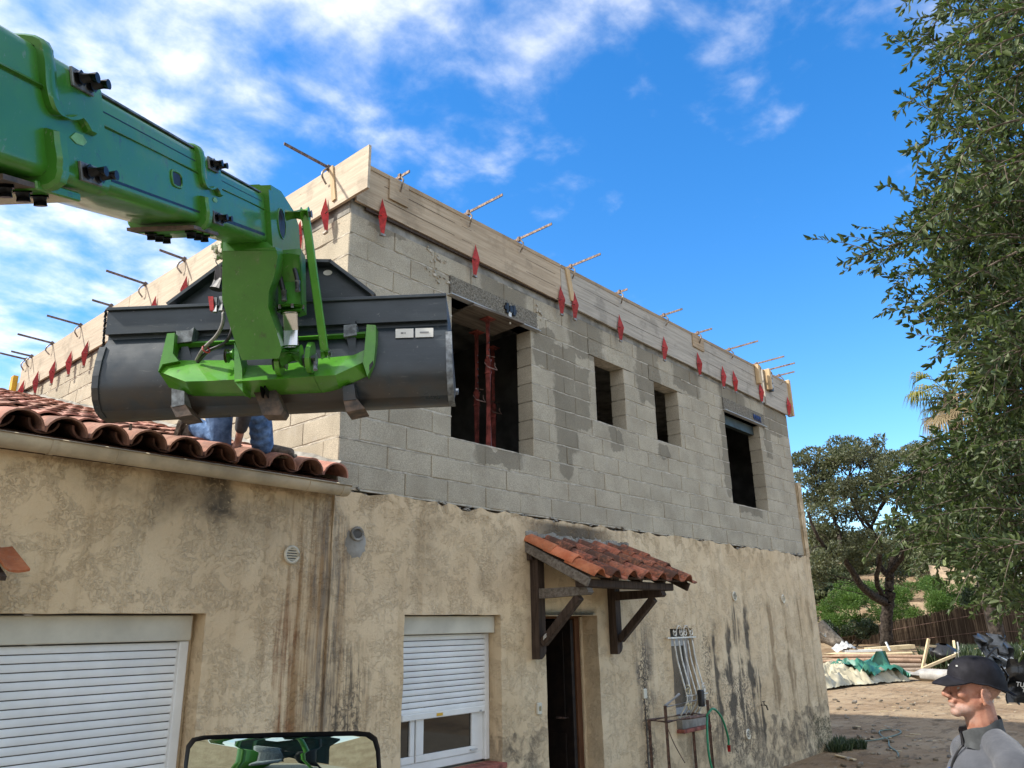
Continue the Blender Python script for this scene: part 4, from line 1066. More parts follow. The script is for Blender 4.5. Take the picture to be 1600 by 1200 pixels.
def collar(parent, H, Wd, s, side_cut=True):
    """pressed reinforcing rib: runs over the top and down the side, then again round the bottom"""
    a, b = Wd/2, H/2
    band([(s, -a, b*.3), (s, -a, b-.03), (s, -a+.03, b), (s, a-.03, b), (s, a, b-.03), (s, a, b*.35), (s+.012, a, b*.08), (s+.04, a, -b*.02), (s+.085, a, b*.03), (s+.125, a, b*.12), (s+.16, a, b*.06), (s+.185, a, -b*.07)], .022, .020, 'rib', parent)
    band([(s, a, -b*.28), (s, a, -b*.5), (s, a, -b+.03), (s, a-.03, -b), (s, -a+.03, -b), (s, -a, -b+.03), (s, -a, -b*.4)], .024, .030, 'rib', parent)
    m = MB(); m.obox(bpt(s+.06, 0, -b-.02), mb_, mw_, mn_, .10, a*.86, .012, .004); m.build('bottom_plate', GREEN, parent)
collar(st1, .31, .29, -2.00); collar(st2, .275, .245, -.945)
def bolts(parent, s, w, n, dirv, count=2, plate=True, r=.0135, L=.038, gap=.058):
    if plate:
        m = MB(); m.obox(bpt(s+gap*(count-1)/2, w, n)+dirv*.004, mb_, dirv.cross(mb_), dirv, .052, .024, .004, .0015); m.build('wear_plate', PADG, parent)
    for k in range(count):
        m = MB(); o = bpt(s+gap*k, w, n)+dirv*.009; m.tube([o, o+dirv*.012], r*1.5, 6); m.tube([o+dirv*.012, o+dirv*(.012+L)], r, 12); m.build('bolt', BOLT, parent, 40)
bolts(st1, -1.86, .145, .118, mw_); bolts(st1, -1.86, .145, -.115, mw_)
bolts(st2, -.83, .1225, .105, mw_, r=.013, L=.03); bolts(st2, -.82, .1225, -.100, mw_, r=.013, L=.03)
for s0, par, b in ((-2.10, st1, .155), (-.98, st2, .1375)):
    for k in range(3):
        bolts(par, s0+.07*k, .085, -b-.016, -mn_, 1, False, .015, .02); bolts(par, s0+.07*k, -.06, -b-.016, -mn_, 1, False, .015, .02)
    m = MB(); m.obox(bpt(s0+.07, 0, -b-.022), mb_, mw_, mn_, .13, .12, .006); m.build('wear_pad', RUSTB, par)
# longitudinal weld seams, top wear strip
def strip(parent, s0, s1, w, n, ww, hh, mat, name):
    m = MB(); m.obox((bpt(s0, w, n)+bpt(s1, w, n))/2, mb_, mw_, mn_, (s1-s0)/2, ww, hh); m.build(name, mat, parent)
m = MB(); m.tube([bpt(-5, .145, .052), bpt(-2.02, .145, .052)], .007, 6); m.build('weld_seam', GREEN, st1, 80)
m = MB(); m.tube([bpt(-1.70, .122, .045), bpt(-.97, .122, .045)], .0055, 6); m.build('weld_seam', GREEN, st2, 80)
m = MB(); m.tube([bpt(-.68, .10, .04), bpt(-.02, .10, .04)], .005, 6); m.build('weld_seam', GREEN, st3, 80)
strip(st2, -1.70, -.98, .1215, .085, .002, .0016, BOLT, 'groove'); strip(st3, -.66, -.05, .099, .075, .002, .0014, BOLT, 'groove')
strip(st2, -1.70, -.96, .10, .1375, .018, .003, PADG, 'slide_strip'); strip(st3, -.68, -.03, .08, .1225, .016, .003, PADG, 'slide_strip')
strip(st3, -.66, -.04, .099, -.085, .0022, .007, BOLT, 'grease_line')
strip(st2, -1.66, -.98, .1215, -.1, .0022, .004, BOLT, 'grease_line')
def hole(parent, s, n, w, hw, hh, dep, poly=10, slot=False):
    m = MB(); pts = []
    for k in range(16):
        a = 2*PI*k/16; e = .55
        pts.append((hw*math.copysign(abs(math.cos(a))**e, math.cos(a)), hh*math.copysign(abs(math.sin(a))**e, math.sin(a))))
    m.prism(pts, bpt(s, w, n), mb_, mn_, mw_, .0025); m.build('slot', BLACK, parent)
    m = MB(); m.tube([bpt(s+i, w+.002, n+j) for i, j in pts], .005, 6, closed=True); m.build('slot_rim', GREEN, parent, 80)
hole(st1, -2.36, -.005, .1445, .055, .040, 0); hole(st2, -1.18, -.015, .122, .042, .026, 0)
LEAFM = simple('pale_green_emblem', (.20, .42, .14), .5, .1, 30)
for par, s, n, w, k in ((st1, -1.87, -.035, .1462, 1.0), (st2, -.80, -.03, .1237, .7)):
    m = MB(); m.prism([(-.040*k, -.004*k), (-.012*k, .014*k), (.022*k, .016*k), (.042*k, .002*k), (.020*k, -.012*k), (-.012*k, -.014*k)], bpt(s, w, n), mb_, mn_, mw_, .001); m.build('leaf_emblem', LEAFM, par)
# yellow tag clipped to the boom top
m = MB(); m.obox(bpt(-1.02, .06, .152), mb_, mw_, mn_, .018, .012, .016, .002); m.build('tag', YEL, st2)

# ---- boom head, in the upright frame of the carriage
B0 = px(430, 500, 4.25)
def MP(u, v, off): return on(u, v, B0+mh_*off, mh_)
head = MB()
fl = [(-.125, .165), (.08, .165), (.125, .14), (.125, -.15), (-.125, -.15)]
head.prism(fl, bpt(0, 0, 0), mw_, mn_, mb_, .045)
head.build('head_flange', GREEN, tele, 30)
hd = MB(); hd.prism([(.0, .168), (.20, .168), (.45, .10), (.55, .03), (.55, -.12), (.40, -.20), (.16, -.21), (.0, -.15)], bpt(.045, -.10, 0), mb_, mn_, mw_, .225)
hd = hd.build('head_box', GREEN, tele, 30)
m = MB(); m.prism([(.070*math.cos(2*PI*k/16), .075*math.sin(2*PI*k/16)) for k in range(16)], bpt(.20, .1255, -.005), mb_, mn_, mw_, .002); m.build('oval_hole', BLACK, hd)
m = MB(); m.tube([bpt(.20, .127, -.005)+mb_*(.073*math.cos(2*PI*k/16))+mn_*(.078*math.sin(2*PI*k/16)) for k in range(16)], .004, 5, closed=True); m.build('hole_rim', GREEN, hd, 80)
NO = -.47
neck_px = [(348, 392), (430, 386), (434, 400), (429, 430), (420, 455), (419, 480), (431, 515), (440, 545), (436, 560), (378, 563), (371, 545), (358, 505), (347, 468), (347, 430)]
def px_prism(pts, off, depth, name, mat, parent, smooth=30):
    P = [MP(u, v, off) for u, v in pts]; k = len(P); vs = P+[p+mh_*depth for p in P]
    fs = [tuple(range(k))[::-1], tuple(range(k, 2*k))]+[(i, (i+1) % k, k+(i+1) % k, k+i) for i in range(k)]
    m = MB(); m.add(vs, fs); return m.build(name, mat, parent, smooth)
def neck_off(v): return -.56+.235*(v-386)/175
P = [MP(u, v, neck_off(v)) for u, v in neck_px]; k = len(P)
m = MB(); m.add(P+[p+mb_*.13 for p in P], [tuple(range(k))[::-1], tuple(range(k, 2*k))]+[(i, (i+1) % k, k+(i+1) % k, k+i) for i in range(k)]); m.build('neck', GREEN, tele, 30)
px_prism([(349, 372), (418, 378), (432, 391), (348, 392)], -.555, .30, 'neck_shoulder', GREEN, tele)
# cylinder
ca, cb = MP(451, 400, -.40), MP(456, 556, -.27); cd = (cb-ca).normalized()
def cyl(f0, f1, r0, r1, name, mat, par, seg=18): m = MB(); m.tube([ca.lerp(cb, f0), ca.lerp(cb, f1)], [r0, r1], seg); return m.build(name, mat, par, 50)
cy = cyl(0, .52, .058, .058, 'cylinder_barrel', GREEN, tele)
cyl(.50, .56, .070, .066, 'gland', GREEN, cy); cyl(.56, .585, .052, .046, 'gland', GREEN, cy); cyl(.57, .92, .037, .037, 'piston_rod', CHROME, cy); cyl(.90, 1.0, .044, .050, 'rod_eye', GREEN, cy)
m = MB(); m.tube([cb-mw_*.05, cb+mw_*.05], .055, 18); m.build('rod_eye', GREEN, cy, 50)
for k in range(6):
    a = 2*PI*k/6; _, q1, q2 = frame_of(cd); o = ca.lerp(cb, .50)+(q1*math.cos(a)+q2*math.sin(a))*.066
    m = MB(); m.tube([o, o+cd*.02], .008, 6); m.build('gland_bolt', PADG, cy)
m = MB(); m.tube(spline([MP(441, 400, -.36), MP(438, 430, -.37), MP(443, 455, -.37), MP(444, 466, -.37)], 5), .012, 8); m.build('hydraulic_hose', HOSEB, tele, 80)
m = MB(); m.tube(spline([MP(448, 398, -.38), MP(458, 415, -.40), MP(464, 435, -.40), MP(465, 452, -.40)], 5), .011, 8); m.build('hydraulic_hose', HOSEB, tele, 80)
for u, v in ((444, 462), (465, 447)): m = MB(); m.tube([MP(u, v-8, -.40), MP(u, v+8, -.40)], .014, 8); m.build('hose_fitting', STEELG, tele, 60)
px_prism([(428, 392), (470, 388), (472, 480), (460, 484), (466, 440), (458, 405), (440, 405), (432, 430), (430, 478), (427, 455)], -.33, .10, 'cylinder_guard', GREEN, tele)
# link bar
la, lb_ = MP(477, 335, -.36), MP(508, 553, -.16)
m = MB(); m.beam(la, lb_, .024, .042, mw_, .004); lk = m.build('link_bar', GREEN_LIT, tele)
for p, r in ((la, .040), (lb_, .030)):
    m = MB(); m.tube([p-mw_*.018, p+mw_*.020], r, 18); m.build('link_eye', GREEN_LIT, lk, 50)
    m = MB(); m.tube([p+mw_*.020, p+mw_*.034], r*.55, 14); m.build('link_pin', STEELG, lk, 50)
m = MB(); m.tube([la-mw_*.10, la-mw_*.018], .03, 14); m.build('link_boss', GREEN_LIT, lk, 50)
# carriage
car = empty('implement_carriage', MP(430, 590, -.05)); car.parent = tele; car.location = MP(430, 590, -.05)-WL['telehandler']; WL[car.name] = MP(430, 590, -.05)
def wedge(top, ridge, bot, name):
    T = [MP(*p) for p in top]; Rr = [MP(*p) for p in ridge]; Bt = [MP(*p) for p in bot]; k = len(T)
    bk = .10
    vs = T+Rr+Bt+[p+mh_*bk for p in T]+[p+mh_*bk for p in Bt]; fs = []
    for i in range(k-1):
        for a, b in ((0, 1), (1, 2), (3, 0), (2, 4), (4, 3)): fs.append((a*k+i, a*k+i+1, b*k+i+1, b*k+i))
    fs.append((0, k, 2*k, 4*k, 3*k)); fs.append((k-1, 2*k-1, 3*k-1, 5*k-1, 4*k-1))
    m = MB(); m.add(vs, fs); return m.build(name, GREEN_LIT, car, 20)
wedge([(254, 568, -.04), (279, 563, -.04), (330, 563, -.04), (366, 563, -.04)], [(247, 580, -.06), (289, 596, -.19), (330, 595, -.20), (366, 593, -.20)], [(264, 605, -.04), (300, 617, -.04), (340, 617, -.04), (379, 616, -.04)], 'beam')
wedge([(366.5, 570, -.08), (400, 571, -.08), (440, 570, -.08), (490, 562, -.04)], [(367, 596, -.24), (400, 594, -.24), (436, 592, -.24), (489, 588, -.20)], [(379.5, 617, -.04), (405, 618, -.04), (434, 614, -.04), (501, 611, -.04)], 'beam')
wedge([(490.5, 561, -.04), (520, 558, -.04), (552, 555, -.04), (569, 547, -.04)], [(489.5, 588, -.20), (505, 587, -.20), (524, 586, -.19), (567, 566, -.06)], [(501.5, 611, -.04), (515, 609, -.04), (529, 606, -.04), (574, 588, -.04)], 'beam')
px_prism([(261, 521), (273, 520), (270, 552), (279, 564), (254, 569), (247, 581), (250, 567)], -.09, .14, 'end_upright', GREEN_LIT, car)
px_prism([(573, 507), (587, 508), (587, 534), (584, 566), (574, 588), (567, 567), (569, 550)], -.09, .14, 'end_upright', GREEN_LIT, car)
px_prism([(577, 570), (583, 563), (583, 569), (577, 580)], -.0915, .003, 'tube_mouth', BLACK, car)
px_prism([(366, 535), (372, 548), (378, 575), (379, 612), (366, 596)], -.22, .14, 'web_plate', GREEN_LIT, car)
m = MB(); m.tube([MP(272, 540, -.02), MP(572, 523, -.02)], .0185, 14); m.build('cross_tube', GREEN_LIT, car, 50)
for u, v in ((437, 568), (484, 563)):
    c0 = MP(u, v, -.22)
    lug = [(.066*math.cos(a), .066*math.sin(a)) for a in [PI*1.05+PI*.9*k/10 for k in range(11)]]+[(.085, .08), (.05, .115), (.0, .10), (-.05, .05)]
    m = MB(); m.prism(lug, c0-mw_*.012, mh_, mu_, mw_, .024); m.build('lug', GREEN_LIT, car, 30)
    m = MB(); m.tube([c0-mw_*.03, c0+mw_*.035], .036, 16); m.build('lug_pin', STEELG, car, 50)
m = MB(); m.tube([MP(492, 566, -.24), MP(493, 578, -.25)], .012, 8); m.build('pin_bolt', STEELG, car)
m = MB(); m.tube([MP(356, 556, -.14), MP(366, 555, -.14)], .036, 16); m.build('pin_boss', GREEN_LIT, car, 50)
m = MB(); m.tube([MP(353, 556, -.14), MP(357, 556, -.14)], .038, 16); m.build('pin_washer', RUSTB, car, 50)
# quick couplers and hoses left of the neck
for k, (u, v) in enumerate(((337, 478), (346, 476))):
    m = MB(); m.tube([MP(u, v-12, -.25), MP(u-1, v+10, -.25)], .013, 8); m.build('quick_coupler', STEELG, tele, 60)
m = MB(); m.tube([MP(345, 420, -.22), MP(337, 452, -.22)], .034, 12); m.build('rubber_grommet', HOSEB, tele, 60)
px_prism([(325, 463), (333, 463), (334, 485), (328, 485)], -.26, .02, 'red_cap', RED, tele)
m = MB(); m.tube(spline([MP(349, 485, -.25), MP(348, 505, -.25), MP(338, 525, -.22), MP(318, 545, -.16), MP(307, 563, -.08)], 6), .010, 8); m.build('hydraulic_hose', HOSEG, tele, 80)
m = MB(); m.tube(spline([MP(362, 505, -.25), MP(361, 520, -.25), MP(350, 537, -.20), MP(325, 549, -.14), MP(309, 566, -.08)], 6), .009, 8); m.build('hydraulic_hose', HOSEB, tele, 80)
m = MB(); m.tube([MP(322, 546, -.18)+Vector((.02*math.cos(a), .012*math.sin(a), .02*math.sin(a))) for a in [2*PI*i/12 for i in range(12)]], .004, 5, closed=True); m.build('cable_tie', RED, tele)
m = MB(); m.tube(spline([MP(341, 400, -.3), MP(337, 408, -.3), MP(342, 414, -.3), MP(349, 409, -.3)], 4), .003, 5); m.build('chain', STEELG, tele)
m = MB()
for k in range(26): m.obox(MP(340+rnd.uniform(-6, 7), 392+rnd.uniform(-10, 12), -.3+rnd.uniform(-.03, .05)), (1, rnd.random(), rnd.random()), (0, 1, rnd.random()), (0, 0, 1), rnd.uniform(.008, .02), rnd.uniform(.008, .02), .012, .003)
m.build('caked_mortar', MORTAR, tele, kind='stuff')

# ================================================================== bucket
wl = (MP(173, 487, 0)-B0).dot(mw_); wr = (MP(693, 465, 0)-B0).dot(mw_)
def uu(v, off): return (MP(430, v, off)-B0).dot(mu_)
prof = [(0.0, uu(476, 0)), (0.0, uu(511, 0)), (.035, uu(511, 0)+.004), (.035, uu(520, .035)), (.0, uu(531, 0)), (-.028, uu(552, -.028)), (-.042, uu(575, -.042)), (-.040, uu(594, -.040)), (-.018, uu(613, -.018)), (.022, uu(630, .022)), (.085, uu(642, .085)), (.17, uu(648.5, .17)), (.45, uu(648.5, .17)+.10), (.88, uu(648.5, .17)+.30)]
bk = empty('loader_bucket', B0+mh_*.3+mu_*uu(650, .17), 'wide dark grey loader bucket held up by the green boom', 'bucket')
def bp(w, h, u): return B0+mw_*w+mh_*h+mu_*u
m = MB(); inn = [(h+.014, u+.004) for h, u in prof[::-1]]; inn[-1] = (.014, prof[0][1]); 
m.sweep(prof+inn, [bp(wl, 0, 0), bp(wr, 0, 0)], [(mh_, mu_)]*2)
shell = m.build('shell', BUCKET, bk, 28)
side = prof+[(.80, prof[-1][1]+.05), (.45, prof[0][1]+.02), (.20, prof[0][1]+.01)]
for w0, w1 in ((wl-.016, wl), (wr, wr+.016)):
    m = MB(); m.prism(side, bp(w0, 0, 0), mh_, mu_, mw_, w1-w0); m.build('side_plate', BUCKET, bk)
# bright worn edge bar on the right cheek
m = MB(); m.sweep([(-.014, -.004), (.02, -.004), (.02, .006), (-.014, .006)], [bp(wr+.02, h-.006, u) for h, u in prof[4:12]], [(mw_, mh_)]*8); m.build('edge_bar', STEELG, bk)
m = MB(); m.sweep([(-.014, -.004), (.02, -.004), (.02, .006), (-.014, .006)], [bp(wl-.02, h-.006, u) for h, u in prof[4:12]], [(mw_, mh_)]*8); m.build('edge_bar', BUCKET, bk)
m = MB(); m.obox(bp((wl+wr)/2, .90, prof[-1][1]+.01), mw_, (mh_*.9+mu_*.42).normalized(), (mu_*.9-mh_*.42).normalized(), (wr-wl)/2+.03, .07, .012); m.build('cutting_edge', STEELG, bk)
m = MB(); m.obox(bp((wl+wr)/2, .012, prof[0][1]+.010), mw_, mh_, mu_, (wr-wl)/2+.015, .03, .009, .002); m.build('top_rim', BUCKET, bk)
# spill guard
sgp = [(269, 481), (346, 424), (362, 413), (519, 415), (586, 466)]
P = [MP(u, v, .10) for u, v in sgp]
m = MB(); k = len(P); m.add(P+[p+mh_*.012 for p in P], [tuple(range(k))[::-1], tuple(range(k, 2*k))]+[(i, (i+1) % k, k+(i+1) % k, k+i) for i in range(k)]); sg = m.build('spill_guard', BUCKET, bk)
for a, b in zip(P, P[1:]):
    m = MB(); d_ = (b-a).normalized(); m.obox((a+b)/2-mh_*.02, d_, mh_, d_.cross(mh_), (b-a).length/2+.006, .045, .009); m.build('guard_rim', BUCKET, sg)
m = MB(); c0 = MP(512, 426, .095); m.prism([(.026*math.cos(2*PI*i/18), .017*math.sin(2*PI*i/18)) for i in range(18)], c0, mw_, mu_, mh_, .002); m.build('round_sticker', SIGNW, sg)
for u0, v0, u1, v1 in ((618, 514, 646, 528), (649, 513, 677, 527)):
    off = -.016
    P = [MP(u0, v0, off), MP(u1, v0-.8, off), MP(u1, v1-.8, off), MP(u0, v1, off)]
    m = MB(); m.add(P+[p+mh_*.003 for p in P], [(3, 2, 1, 0), (4, 5, 6, 7), (0, 1, 5, 4), (1, 2, 6, 5), (2, 3, 7, 6), (3, 0, 4, 7)]); pl = m.build('rating_plate', SIGNW, bk)
    for fu in ((.3, .45), (.5, .56)) if u0 < 640 else ((.25, .75),):
        q = [P[0].lerp(P[1], f).lerp(P[3].lerp(P[2], f), g)-mh_*.0015 for f, g in ((fu[0], .40), (fu[1], .40), (fu[1], .58), (fu[0], .58))]
        m = MB(); m.add(q+[p+mh_*.0012 for p in q], [(3, 2, 1, 0), (0, 1, 5, 4), (1, 2, 6, 5), (2, 3, 7, 6), (3, 0, 4, 7)]); m.build('print', simple('grey_print', (.25, .25, .25), .6) if 'grey_print' not in MATS else MATS['grey_print'], pl)
# hooks on the bucket back and skid feet
for pts in ([(275, 517), (296, 516), (303, 511), (299, 533), (275, 536)], [(537, 508), (557, 506), (557, 523), (537, 526)]):
    px_prism(pts, -.05, .09, 'hook', STEELG, bk)
for pts in ([(548, 508), (553, 499), (556, 500), (553, 510)], [(285, 536), (292, 536), (300, 560), (280, 562)], [(541, 526), (556, 525), (556, 553), (547, 553)]): px_prism(pts, -.03, .05, 'hook_strap', BUCKET, bk)
px_prism([(268, 607), (288, 611), (288, 632), (268, 636)], -.075, .10, 'skid_foot', STEELG, bk); px_prism([(266, 634), (288, 630), (300, 648), (275, 652)], -.07, .16, 'skid_foot', RUSTB, bk)
px_prism([(535, 604), (553, 600), (556, 624), (537, 626)], -.075, .10, 'skid_foot', BUCKET, bk); px_prism([(536, 624), (556, 621), (570, 638), (541, 644)], -.07, .16, 'skid_foot', RUSTB, bk)
px_prism([(394, 608), (430, 606), (443, 640), (438, 648), (410, 648), (404, 630)], -.085, .12, 'centre_skid', RUSTB, bk)
m = MB(); m.tube([MP(412, 604, -.10), MP(420, 604, -.10)], .062, 20); m.build('skid_boss', BOLT, bk, 50)
m = MB(); m.tube(spline([MP(205, 662, .1), MP(204, 668, .1), MP(203, 672, .1)], 2), .008, 6); m.build('mud_drip', RUSTB, bk)
m = MB()
for q in range(12): m.tube([MP(166-.4*q, 485+q*5, .05)+mu_*.01*math.sin(q*2), MP(164-.3*q, 490+q*5, .07)+mu_*.01*math.cos(q*2)], .007, 5)
m.build('side_chain', BOLT, bk)

# ================================================================== mirror and cab (the cab shows only in the glass)
t = new_mat('mirror_glass'); setb(t, Base_Color=(.46, .56, .52), Metallic=1.0, Roughness=.02); MIRROR = t.mat
Mc = px(441, 1216, 1.05)
vdir = (Mc-CAM).normalized()
CABC = CAM+Vector((-1.30, -.92, .10))
rdir = (CABC-Vector((0, 0, .50))-Mc).normalized(); mnrm = (rdir-vdir).normalized()
mi = empty('side_mirror', Mc, 'black rimmed side mirror reflecting the cab'); mi.parent = tele; mi.location = Mc-WL['telehandler']; WL[mi.name] = Mc
def onm(u, v, off=0): return on(u, v, Mc+mnrm*off, mnrm)
out_px = [(286, 1260), (287, 1195), (291, 1165), (300, 1153), (318, 1149), (430, 1144.5), (558, 1142), (578, 1144), (589, 1152), (594, 1170), (596, 1205), (596, 1260)]
cen = (441, 1210)
shr = lambda k: [(cen[0]+(u-cen[0])*k[0], cen[1]+(v-cen[1])*k[1]) for u, v in out_px]
op = [onm(u, v) for u, v in out_px]; ip = [onm(u, v, -.004) for u, v in shr((.955, .90))]; bkp = [p-mnrm*.06 for p in [onm(u, v) for u, v in shr((.93, .92))]]
k = len(op)
m = MB(); m.add(op+ip, [(i, (i+1) % k, k+(i+1) % k, k+i) for i in range(k)]); m.add(op+bkp, [(i, (i+1) % k, k+(i+1) % k, k+i) for i in range(k)]+[tuple(range(k, 2*k))]); m.build('mirror_housing', BLACK, mi, 30)
gx = (CR-mnrm*CR.dot(mnrm)).normalized(); ic = sum(ip, Vector())/k; ghw = max(abs((p-ic).dot(gx)) for p in ip)
m = MB(); vs = [ic+mnrm*.016]; NR = 8                # the glass is convex
for r in range(1, NR+1):
    f = r/NR
    for p in ip:
        q = ic.lerp(p, f); vs.append(q+mnrm*(.014*(1-((q-ic).dot(gx)/ghw)**2)+.002))
fs = [(0, 1+i, 1+(i+1) % k) for i in range(k)]+[(1+(r-1)*k+i, 1+r*k+i, 1+r*k+(i+1) % k, 1+(r-1)*k+(i+1) % k) for r in range(1, NR) for i in range(k)]
m.add(vs, fs); m.build('mirror_glass', MIRROR, mi, 180)
m = MB(); m.tube([Mc-mnrm*.05-Vector((0, 0, .05)), Mc-mnrm*.10-Vector((0, 0, .45)), Mc+Vector((-.5, -.3, -1.0))], .018, 8); m.build('mirror_arm', BLACK, mi, 60)
# cab: pillars, roof, seat, wheel, lever, dash, side glass
cw, chh = rdir.cross(Vector((0, 0, 1))).normalized(), Vector((rdir.x, rdir.y, 0)).normalized()
def cp(a, d, z): return CABC+cw*a+chh*d+Vector((0, 0, z))
SEATF = simple('seat_fabric', (.34, .35, .36), .9, .2, 30, bumps=.3)
m = MB()
for pts in ([cp(-.25, -.25, -.9), cp(-.22, -.22, -.2), cp(-.10, -.20, .45), cp(.05, -.2, .8)],): m.tube(spline(pts, 5), .035, 8); m.build('cab_pillar', GREEN, tele, 60)
m = MB(); m.tube(spline([cp(.62, -.25, -.9), cp(.66, -.22, -.2), cp(.60, -.20, .45), cp(.5, -.2, .8)], 5), .035, 8); m.build('cab_pillar', GREEN, tele, 60)
m = MB(); m.tube([cp(-.55, .75, -.9), cp(-.5, .75, .8)], .04, 8); m.build('cab_pillar', BLACK, tele, 60)
m = MB(); m.tube([cp(.62, .85, -.9), cp(.58, .85, .8)], .04, 8); m.build('cab_pillar', GREEN, tele, 60)
m = MB(); m.obox(cp(.05, .3, .86), cw, chh, Vector((0, 0, 1)), .75, .7, .05, .03); m.build('cab_roof', GREEN, tele)
m = MB(); m.obox(cp(.30, .35, -.25), cw, chh, Vector((0, 0, 1)), .22, .10, .30, .05); m.build('seat_back', SEATF, tele, 60)
m = MB(); m.obox(cp(.30, .15, -.55), cw, chh, Vector((0, 0, 1)), .24, .26, .07, .04); m.build('seat_cushion', SEATF, tele, 60)
m = MB(); m.obox(cp(-.30, .2, -.45), cw, chh, Vector((0, 0, 1)), .18, .14, .22, .03); m.build('dashboard', BLACK, tele, 60)
m = MB(); c0 = cp(-.05, .12, -.20); m.tube([c0+cw*(.17*math.cos(a))*.6+chh*(.17*math.sin(a))+Vector((0, 0, .10*math.cos(a))) for a in [2*PI*i/24 for i in range(24)]], .014, 8, closed=True); m.build('steering_wheel', BLACK, tele, 60)
m = MB(); m.tube([cp(.05, .05, -.6), cp(.07, .02, -.12)], .014, 8); m.tube([cp(.07, .02, -.12), cp(.07, .02, -.05)], .03, 8); m.build('joystick', BLACK, tele, 60)
m = MB(); m.obox(cp(.60, .9, -.55), cw, chh, Vector((0, 0, 1)), .35, .5, .28, .06); m.build('engine_cover', GREEN, tele, 60)
m = MB(); m.obox(cp(.05, 1.02, .0), cw, chh, Vector((0, 0, 1)), .95, .02, .55); m.build('rear_panel', simple('cab_rear_teal', (.03, .06, .06), .2, .2, 4), tele)
m = MB(); m.obox(cp(0, .3, -1.2), cw, chh, Vector((0, 0, 1)), .9, 1.2, .30, .05); m.build('chassis', BLACK, tele, 60)
# ================================================================== vegetation
def leaf_mat(name, a, b, c_, rough=.45, trans=.35, spec=.5):
    t = new_mat(name)
    geo = t.N.new('ShaderNodeNewGeometry'); ri = geo.outputs['Random Per Island']
    col = t.ramp(ri, [(0, a), (.55, b), (1, c_)])
    big = t.noise(t.pos, 1.1 if trans > .3 else .5, 3)
    col = t.mix(t.m('MULTIPLY', t.smooth(big, .35, .65), .35), col, tuple(k*.6 for k in a))
    setb(t, Base_Color=col, Roughness=rough); t.b.inputs['Specular IOR Level'].default_value = spec
    tr = t.n('BsdfTranslucent', {'Color': t.mix(1.0, col, (1.3, 1.5, .7), 'MULTIPLY')})
    out = t.N['Material Output']; mx = t.n('MixShader', {0: trans, 1: t.b.outputs[0], 2: tr}); t.L.new(mx, out.inputs[0])
    return t.mat
LEAF_OAK = leaf_mat('holm_oak_leaf', (.060, .072, .035), (.110, .122, .062), (.175, .180, .100), .5, .22, .4)
LEAF_NEAR = leaf_mat('grey_green_leaf', (.042, .066, .022), (.074, .104, .038), (.135, .165, .068), .46, .30, .30)
LEAF_PINE = leaf_mat('pine_needle', (.055, .115, .020), (.090, .165, .032), (.135, .215, .050), .55, .25, .3)
LEAF_SCRUB = leaf_mat('scrub_leaf', (.075, .090, .040), (.135, .150, .075), (.22, .235, .13), .6, .2, .3)
LEAF_DARK = leaf_mat('dark_shrub_leaf', (.022, .040, .018), (.045, .070, .030), (.10, .12, .06), .4, .2, .5)
LEAF_PALM = leaf_mat('palm_leaf', (.09, .11, .02), (.16, .17, .03), (.25, .22, .05), .5, .3, .4)
PALM_DEAD = leaf_mat('palm_dead', (.17, .125, .06), (.24, .18, .10), (.30, .24, .14), .7, .2, .3)
BARK = simple('bark', (.058, .047, .038), .95, .35, 9, bumps=.9, bscale=26, spec=.15, bdist=.02)
TWIG = simple('twig', (.13, .10, .075), .8, .3, 30)
nrg = np.random.default_rng(5)

def leaf_cloud(name, C_, D, size, width, mat, parent=None, fold=.25, near=False, **k):
    """C_ leaf bases (n,3), D leaf directions (n,3); each leaf a folded blade"""
    n = len(C_); D = D/np.linalg.norm(D, axis=1)[:, None]
    rv = nrg.normal(size=(n, 3)); Sx = np.cross(D, rv); Sx /= np.linalg.norm(Sx, axis=1)[:, None]; Nn = np.cross(D, Sx)
    L = size*nrg.uniform(.65, 1.25, n)[:, None]; Wd = L*width*nrg.uniform(.8, 1.2, n)[:, None]
    if near:
        b0 = C_; m1 = C_+D*L*.30; m2 = C_+D*L*.68; tip = C_+D*L-Nn*L*.10
        V = np.stack([b0, m1+Sx*Wd*.42+Nn*Wd*fold, m1-Nn*L*.03, m1-Sx*Wd*.42+Nn*Wd*fold, m2+Sx*Wd*.36+Nn*Wd*fold*.8, m2-Nn*L*.04, m2-Sx*Wd*.36+Nn*Wd*fold*.8, tip], 1).reshape(-1, 3)
        F = np.array([(0, 1, 2), (0, 2, 3), (1, 4, 5), (1, 5, 2), (2, 5, 6), (2, 6, 3), (4, 7, 5), (5, 7, 6)]); nv = 8
    else:
        V = np.stack([C_, C_+D*L*.5+Sx*Wd*.5+Nn*Wd*fold, C_+D*L, C_+D*L*.5-Sx*Wd*.5+Nn*Wd*fold], 1).reshape(-1, 3)
        F = np.array([(0, 1, 2), (0, 2, 3)]); nv = 4
    FF = (F[None]+(np.arange(n)*nv)[:, None, None]).reshape(-1, 3)
    o = V.mean(0); me = bpy.data.meshes.new(name)
    me.vertices.add(len(V)); me.vertices.foreach_set('co', (V-o).astype(np.float32).ravel())
    me.loops.add(FF.size); me.loops.foreach_set('vertex_index', FF.astype(np.int32).ravel())
    me.polygons.add(len(FF)); me.polygons.foreach_set('loop_start', np.arange(0, FF.size, 3, dtype=np.int32)); me.polygons.foreach_set('loop_total', np.full(len(FF), 3, np.int32))
    me.update(); me.validate(); me.materials.append(mat)
    ob = bpy.data.objects.new(name, me); link(ob, parent, Vector(o)); return tag(ob, **k)
